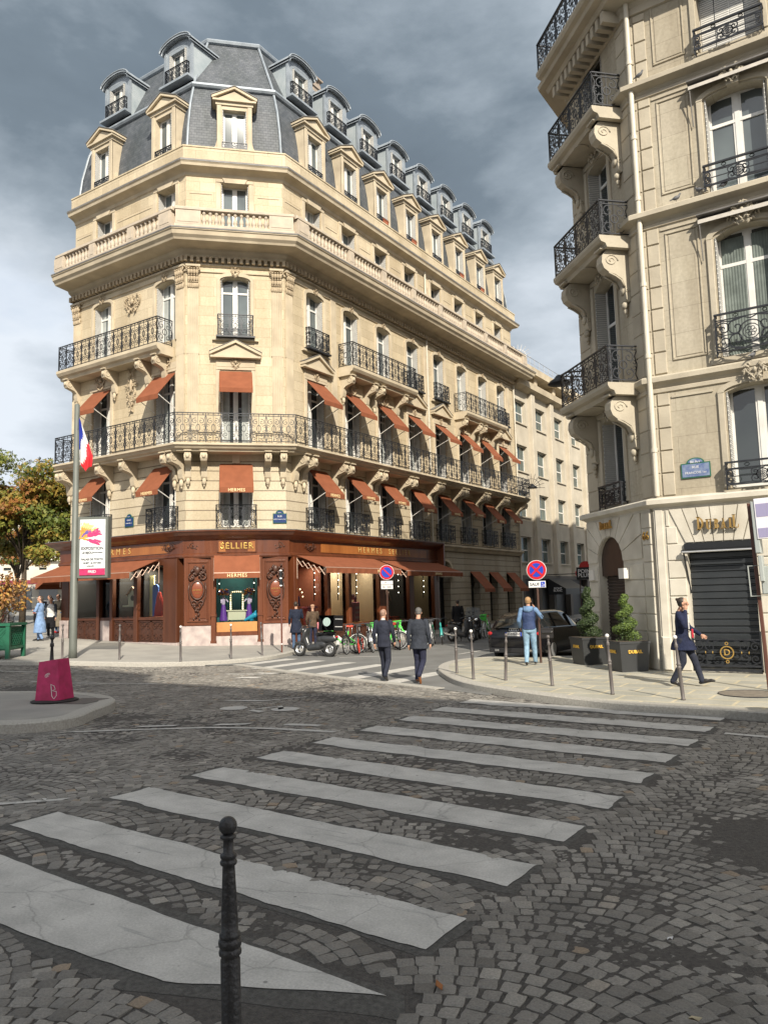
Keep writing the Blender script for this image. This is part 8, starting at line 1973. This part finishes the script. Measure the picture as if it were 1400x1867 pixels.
# ---- cars --------------------------------------------------------------
def car(label, x, y, z, rz, paint, L=4.2, Wd=1.78, H=1.44, plate_=None, hatch=True, simple=False, name='parked_car', group='cars'):
    """nose towards local +x"""
    o = empty(name, (x, y, z), rz, label, 'car', group); hw = Wd / 2; k = L / 4.2
    # stations: x, sill z, belt z, half width at sill, at belt, roof z, roof half width
    S = [(-2.08, .42, .80, .70, .72, None, 0), (-2.02, .28, .93, .84, .80, .96, .66), (-1.80, .22, .97, .88, .85, 1.22, .62), (-1.45, .20, .98, .89, .87, 1.38, .60), (-.9, .19, .97, .89, .88, 1.43, .60), (-.2, .19, .96, .89, .88, 1.44, .60), (.4, .19, .95, .89, .88, 1.40, .59), (.85, .19, .94, .89, .87, 1.20, .62), (1.15, .20, .93, .88, .86, .96, .70), (1.6, .21, .88, .87, .82, None, 0), (1.95, .28, .76, .80, .72, None, 0), (2.08, .38, .62, .66, .58, None, 0)]
    sc = hw / .89; b = MB(); b.sm = True; rows = []
    for (sx, zs, zb, ws, wb, zr, wr) in S:
        sx *= k; ws *= sc; wb *= sc; hz_ = H / 1.44; zb *= hz_
        m1 = (zs + zb) / 2 + .06
        rows.append([b.v((sx, s * a, zz)) for s, a, zz in ((-1, ws * .6, zs), (-1, ws * .97, zs + .03), (-1, ws, zs + .15), (-1, ws * 1.01, m1), (-1, wb * 1.0, zb - .06), (-1, wb * .95, zb), (-1, wb * .5, zb + (.02 if zr is None else .0)), (1, wb * .5, zb + (.02 if zr is None else .0)), (1, wb * .95, zb), (1, wb, zb - .06), (1, ws * 1.01, m1), (1, ws, zs + .15), (1, ws * .97, zs + .03), (1, ws * .6, zs))])
    for A, B in zip(rows, rows[1:]):
        for i in range(len(A) - 1): b.f([A[i], B[i], B[i + 1], A[i + 1]])
        b.f([A[-1], B[-1], B[0], A[0]])
    b.f(rows[0]); b.f(rows[-1][::-1]); b.build('body', [paint], o)
    # greenhouse
    G_ = [s for s in S if s[5]]; g = MB(); g.sm = True; rr = []
    for (sx, zs, zb, ws, wb, zr, wr) in G_:
        sx *= k; hz_ = H / 1.44; rr.append([g.v((sx, -wb * .93 * sc, zb * hz_ - .02)), g.v((sx, -wr * sc * 1.06, max(zb, zr - .06) * hz_)), g.v((sx, -wr * sc * .9, zr * hz_)), g.v((sx, wr * sc * .9, zr * hz_)), g.v((sx, wr * sc * 1.06, max(zb, zr - .06) * hz_)), g.v((sx, wb * .93 * sc, zb * hz_ - .02))])
    for j, (A, B) in enumerate(zip(rr, rr[1:])):
        for i in range(5):
            top = i == 2; g.mi = 1 if (i in (0, 4) or (top and (j <= 0 or j >= 5 or j == 1))) else 0
            if top and j == 1: g.mi = 0
            g.f([A[i], B[i], B[i + 1], A[i + 1]])
    g.mi = 1; g.build('greenhouse', [paint, mat('tinted_car_glass', (.012, .015, .017), .05, spec=.9)], o)
    p = MB()
    for s in (-1, 1):
        for j in (1, 3, 5):
            a, c_ = rr[j][0 if s < 0 else 5], rr[j][1 if s < 0 else 4]; va, vc = Vector(g.V[a]), Vector(g.V[c_]); p.tube([va + Vector((0, s * .004, 0)), vc + Vector((0, s * .004, 0))], .028, 4)
    p.build('pillar', [paint], o)
    for sx in (-1.30 * k, 1.30 * k):
        for s in (-1, 1):
            b = MB(); b.sm = True; b.T = Matrix.Translation((0, 0, 0)); b.tube([(0, -.10, 0), (0, -.09, 0), (0, .09, 0), (0, .10, 0)], [.28, .325, .325, .28], 20); w_ = b.build('wheel', [RUB], o, (sx, s * (hw - .10), .325)); b = MB(); b.tube([(0, -.105, 0), (0, .105, 0)], .21, 14); b.build('rim', [ALU], w_)
            b = MB(); b.prism([(.36 * math.cos(t * PI / 10), .36 * math.sin(t * PI / 10)) for t in range(11)], -.02, .02) if 0 else None
    xe = -2.06 * k
    for s in (-1, 1):
        me = blob([('e', (xe + .10, s * (hw - .17), .80 * H / 1.44 + .0), (.12, .17, .085))], .016, 2, 'tail_light', [mat('tail_light_red', (.38, .01, .012), .2, spec=.7)]); add_mesh('tail_light', me, o)
        me = blob([('e', (1.93 * k, s * (hw - .26), .66), (.12, .16, .06))], .02, 1, 'headlight', [CHR]); add_mesh('headlight', me, o)
        me = blob([('e', (.72 * k, s * (hw + .07), 1.0 * H / 1.44), (.07, .10, .06))], .018, 2, 'wing_mirror', [paint]); add_mesh('wing_mirror', me, o)
    b = MB(); b.box(xe - .06, xe + .3, -hw + .12, hw - .12, .26, .40); b.build('bumper', [GBLK], o)
    if plate_:
        T0 = Matrix.Translation((xe - .035, 0, .80)) @ Matrix.Rotation(-PI / 2, 4, 'Z'); b = MB(); b.T = T0; b.box(-.26, .26, -.012, .012, -.055, .055); b.build('number_plate', [WHITEP], o); b = MB(); b.T = T0
        for s in (-.26, .215): b.box(s, s + .045, -.016, .0, -.055, .055)
        b.build('plate_band', [SB_], o); me = text_mesh(plate_, .095, .001, 'lettering', 1.0, bevel=.001); me.materials.append(INK); add_mesh('lettering', me, o, (xe - .052, 0, .80), (0, 0, -PI / 2))
        b = MB(); b.T = Matrix.Translation((xe - .02, 0, .93)) @ Matrix.Rotation(-PI / 2, 4, 'Z')
        for q in range(4): b.tube([(-.105 + q * .07 + .045 * math.cos(t * PI / 8), 0, .045 * math.sin(t * PI / 8)) for t in range(16)], .006, 5, closed=True)
        b.build('badge', [CHR], o)
        for s in (-1, 1): b = MB(); b.tube([(xe - .07, s * .55 - .04, .33), (xe + .1, s * .55 - .04, .33)], .035, 8); b.tube([(xe - .07, s * .55 + .03, .33), (xe + .1, s * .55 + .03, .33)], .035, 8); b.build('exhaust', [CHR], o)
    return o
CBLK = mat('black_car_paint', (.006, .006, .008), .16, spec=.45, coat=.15); CDG = mat('dark_blue_grey_car_paint', (.02, .028, .036), .15, spec=.7, coat=.6); CRED = mat('dark_red_car_paint', (.09, .012, .015), .18, coat=.6)
car('black hatchback parked with its rear to the rounded pavement corner', -9.62, 23.55, 0, PI / 2, CBLK, plate_='FV-770-WB', L=4.25, Wd=1.82, H=1.46)
car('dark blue-grey saloon parked beyond the black hatchback', -8.95, 28.6, 0, -PI / 2 + .02, CDG, L=4.5, H=1.42)
car('black car seen end-on behind the woman in blue', -40.3, 26.8, .80, R_(140), CBLK, L=4.4, H=1.5)
car('dark red car partly hidden behind the shrub at far left', -42.5, 24.4, .86, R_(140), CRED, L=4.2)
# ================================================================ shop displays
def disp(nm, lab, cat, fr, u, y, z): w_ = fr.W(u, y, z); return empty(nm, w_, fr.phi, lab, cat)
PURP = mat('purple_satin', (.13, .04, .30), .35); LAV = mat('lavender_cloth', (.55, .45, .62), .7); CREAM = mat('cream_lacquer', (.62, .60, .45), .5); GLOW = mat('blue_wave_foam', (.02, .32, .52), .4)
for u, lab, s in ((1.50, 'purple-skirted mannequin with plumed headdress left of the display mirror', 1), (2.52, 'purple-skirted mannequin with orange flowers right of the display mirror', -1)):
    o = disp('mannequin', lab, 'mannequin', FC, u, .15, 1.18)
    add_mesh('skirt', blob([('o', [(0, 0, .02, .17, .15), (0, 0, .35, .12, .11), (0, 0, .68, .07, .06)])], .014, 2, 'skirt', [PURP]), o)
    add_mesh('torso', blob([('c', (0, 0, .70), .07, (0, 0, .92), .09), ('c', (s * .1, -.02, .9), .03, (s * .18, -.1, .78), .025), ('c', (-s * .1, 0, .92), .03, (-s * .08, -.12, .74), .025)], .014, 2, 'torso', [LAV]), o)
    add_mesh('head', blob([('e', (0, 0, 1.08), (.06, .07, .08)), ('c', (0, 0, .95), .03, (0, 0, 1.02), .03)], .012, 2, 'head', [CREAM]), o)
    q = MB(); rg = random.Random(3 + s); 
    for i in range(60): q.mi = rg.choice((0, 1)); q.ell((rg.uniform(-.2, .2), rg.uniform(-.1, .05), 1.14 + rg.uniform(-.08, .14)), (.05, .03, .04), 5, 4)
    q.build('headdress', [mat('orange_petals', (.55, .20, .04), .8), mat('plum_petals', (.16, .09, .30), .8)], o)
    if s < 0: q = MB(); q.prism([(-.10, .85), (-.04, .86), (.02, 1.5), (-.02, 1.52)], -.06, -.04); q.build('pointed_hat', [mat('ice_blue', (.35, .60, .68), .5)], o)
o = disp('dressing_table', 'cream dressing table with bulb-lit arched mirror in the corner display', 'dressing table', FC, 2.03, .25, 1.18)
q = MB(); q.bbox(-.36, .36, -.14, .14, .02, .40, .03); q.box(-.42, .42, -.17, .17, .40, .44); q.build('table', [CREAM], o)
q = MB(); q.ribbon([(-.24, .44), (-.25, 1.05), (-.20, 1.17), (0, 1.20), (.20, 1.17), (.25, 1.05), (.24, .44)], .035, .03); q.build('mirror_frame', [CREAM], o)
q = MB(); pts = [(-.24, z) for z in np.arange(.5, 1.1, .09)] + [(x, 1.18) for x in np.arange(-.16, .17, .08)] + [(.24, z) for z in np.arange(.5, 1.1, .09)]
for x, z in pts: q.ell((x, -.05, z), (.02, .02, .02), 6, 5)
bm_ = bpy.data.materials.new('lit_bulb'); bm_.use_nodes = True; bb = bm_.node_tree.nodes['Principled BSDF']; bb.inputs['Emission Color'].default_value = (1, .8, .45, 1); bb.inputs['Emission Strength'].default_value = 3; q.build('bulbs', [bm_], o)
q = MB(); q.prismx([(.0, .0), (-.25, .0), (-.1, .3)], 0, .01) if 0 else None
o = disp('blue_wave', 'bright blue moulded wave in the right corner of the corner display', 'display prop', FC, 2.6, .0, 1.18); add_mesh('wave', blob([('c', (-.25, 0, .03), .05, (.15, 0, .22), .12), ('c', (.0, .05, .05), .1, (.2, .1, .36), .06)], .02, 3, 'wave', [GLOW]), o)
# bird house, red coat, saxophone-like brass in the avenue windows
o = disp('bird_house', 'cream toy bird house on a ledge in the avenue display window', 'bird house', FA, 4.35, .15, 1.44)
q = MB(); q.box(-.55, .55, -.2, .25, .42, .48); q.prism([(-.28, .48), (.28, .48), (.30, .95), (0, 1.18), (-.30, .95)], -.12, .2); hb = q.build('house', [CREAM], o); q = MB(); q.prism([(.12 * math.cos(t * PI / 8), .78 + .12 * math.sin(t * PI / 8)) for t in range(16)], -.135, -.121); q.build('round_opening', [DARKIN], hb); q = MB(); q.prism([(-.38, .92), (-.34, .88), (0, 1.16), (.34, .88), (.38, .92), (0, 1.26)], -.18, .24); q.build('roof', [mat('peach_roof', (.45, .26, .15), .6)], o)
q = MB(); q.box(-.6, .6, .45, .5, 0, 1.65); q.build('backboard', [mat('slate_blue_board', (.10, .15, .17), .7)], o)
o = disp('draped_red_cloak', 'red cloak draped on a blue stand in the avenue display nearest the corner', 'cloak', FA, 6.0, .05, 1.44)
add_mesh('cloak', blob([('o', [(0, 0, .0, .30, .14), (0, 0, .4, .24, .12), (0, 0, .75, .16, .10), (0, 0, 1.0, .06, .05)])], .02, 2, 'cloak', [mat('scarlet_cloth', (.50, .035, .02), .6)]), o)
q = MB(); q.prism([(x, z) for x, z in [(-.55, 0), (-.2, 0), (-.2, 1.2)] + arc(-.375, 1.2, .175, .12, 0, PI, 6)], .1, .15); q.build('blue_stand', [mat('cobalt_board', (.08, .18, .60), .5)], o); q = MB(); q.sm = True; q.ell((.45, .1, .62), (.26, .05, .3), 14, 8); q.build('white_disc', [WHITE], o)
q = MB(); q.box(-.85, -.58, .2, .25, 0, 1.7); q.build('yellow_board', [mat('pale_yellow_board', (.62, .58, .30), .7)], o)
o = disp('metal_crane_sculpture', 'slender silver bird sculpture in the leftmost avenue display', 'sculpture', FA, 1.75, .1, 1.44)
q = MB(); q.tube([(-.1, 0, 1.9), (.0, 0, 1.96), (.08, 0, 1.8), (.15, 0, 1.4), (.25, 0, 1.0), (.45, 0, .8)], .025, 6); q.tube([(.45, 0, .8), (.4, 0, .0)], .03, 6); q.ell((.42, 0, .9), (.3, .08, .06), 10, 6); q.ell((.5, 0, 1.1), (.09, .06, .22), 8, 6); q.build('bird', [ALU], o); q = MB(); q.box(-.45, .7, .4, .46, 0, 1.4); q.build('rust_board', [BROWNB], o)
# side street displays
o = disp('pink_gift_box', 'pink perforated gift box with small toys in the side street display', 'gift box', FB, 4.55, .0, .90)
q = MB(); q.bbox(-.35, .35, -.15, .2, 0, .9, .03); pb = q.build('box', [mat('rose_pink', (.72, .24, .30), .5)], o); q = MB()
for i in range(4):
    for k in range(3): q.prism([(.02 + i * .09 + .022 * math.cos(t), .2 + k * .22 + .06 * math.sin(t)) for t in np.linspace(0, 2 * PI, 9)[:-1]], -.156, -.151)
q.build('slots', [WHITE], pb); q = MB(); rg = random.Random(1)
for i in range(16): q.ell((rg.uniform(-.25, .3), .0, .95 + rg.uniform(0, .3)), (.05, .05, .09), 6, 5)
q.build('toys', [mat('mixed_toys', (.45, .08, .12), .5, nscale=6, col2=(.05, .05, .09))], o)
o = disp('blue_dress_frame', 'small navy bag hung in a bulb-lit arch by the couple', 'display prop', FB, 1.3, .6, 1.5); q = MB(); q.prism([(-.18, .2), (.18, .2), (.12, .62), (-.12, .62)], -.05, .02); q.build('bag', [PURP if 0 else mat('navy_bag', (.02, .03, .12), .5)], o); q = MB()
for a in np.linspace(0, PI, 7): q.ell((.36 * math.cos(a), -.05, .6 + .36 * math.sin(a)), (.03, .03, .03), 6, 5)
q.build('bulbs', [bm_], o)
o = disp('pink_display_stand', 'pink stand beside the woman in the cap, inside the side window', 'display prop', FB, 1.6, .15, .9); q = MB(); q.bbox(-.2, .3, -.1, .15, 0, .7, .03); q.box(-.3, .4, -.15, .2, .7, .78); q.build('stand', [MATS['rose_pink']], o)
o = disp('robed_mannequin', 'white-robed mannequin against red in the side street window, above the bicycles', 'mannequin', FB, 7.8, .3, .9)
add_mesh('robe', blob([('o', [(0, 0, .05, .22, .14), (0, 0, .7, .17, .12), (0, 0, 1.25, .20, .11), (0, 0, 1.42, .08, .07)]), ('c', (-.2, 0, 1.3), .06, (-.42, -.1, 1.25), .05), ('c', (.2, 0, 1.3), .06, (.36, 0, .95), .05)], .02, 2, 'robe', [mat('dusty_white_cloth', (.50, .38, .33), .8)]), o); q = MB(); q.box(-.55, -.2, .3, .36, 0, 1.6); q.box(-.6, .7, -.3, .3, 0, .12); q.build('red_panel', [mat('scarlet_board', (.45, .04, .02), .6)], o)
# interior spot lamps of the shop (small lit bulbs in rows) and the light they give
def lampmat(s):
    m__ = bpy.data.materials.new('lit_spot'); m__.use_nodes = True; q_ = m__.node_tree.nodes['Principled BSDF']; q_.inputs['Emission Color'].default_value = (1, .9, .72, 1); q_.inputs['Emission Strength'].default_value = s; return m__
LS = lampmat(6)
for fr, us, zt in ((FC, (1.34, 2.72), 3.4), (FB, (1.9, 3.6, 5.0, 8.6, 11.1), 3.2)):
    for u in us:
        o = disp('spot_lamp_strip', {1.34: 'strip of small lit spots at the left jamb of the corner display', 2.72: 'strip of small lit spots at the right jamb of the corner display', 1.9: 'strip of lit spots in the first side street window, by the couple', 3.6: 'strip of lit spots in the beige second side street window', 5.0: 'strip of lit spots above the pink gift box', 8.6: 'strip of lit spots right of the robed mannequin', 11.1: 'strip of lit spots in the last side street window'}[u], 'lamp strip', fr, u, .1, zt)
        q = MB(); q.box(-.02, .02, 0, .03, -1.3, .05); q.build('rail', [BLACKM], o); q = MB()
        for k in range(4): q.ell((0, -.03, -.1 - k * .3), (.022, .022, .022), 6, 5)
        q.build('lit_spots', [LS], o)
for fr, u, e, w_ in ((FC, 2.03, 22, 1.2), (FA, 1.5, 60, 1.6), (FA, 4.2, 70, 1.2), (FA, 5.9, 80, 1.2), (FB, 1.2, 26, 1.6), (FB, 3.1, 30, 1.0), (FB, 5.1, 30, 2.0), (FB, 7.8, 20, 1.8), (FB, 10.4, 14, 1.8)):
    l_ = bpy.data.lights.new('shop_lamp', 'AREA'); l_.energy = e; l_.size = w_; l_.size_y = .5; l_.shape = 'RECTANGLE'; l_.color = (1, .86, .68); lo = bpy.data.objects.new('shop_lamp', l_); COL.objects.link(lo); p = fr.W(u, .35, 3.38); lo.location = p; lo.rotation_euler = (0, 0, fr.phi)
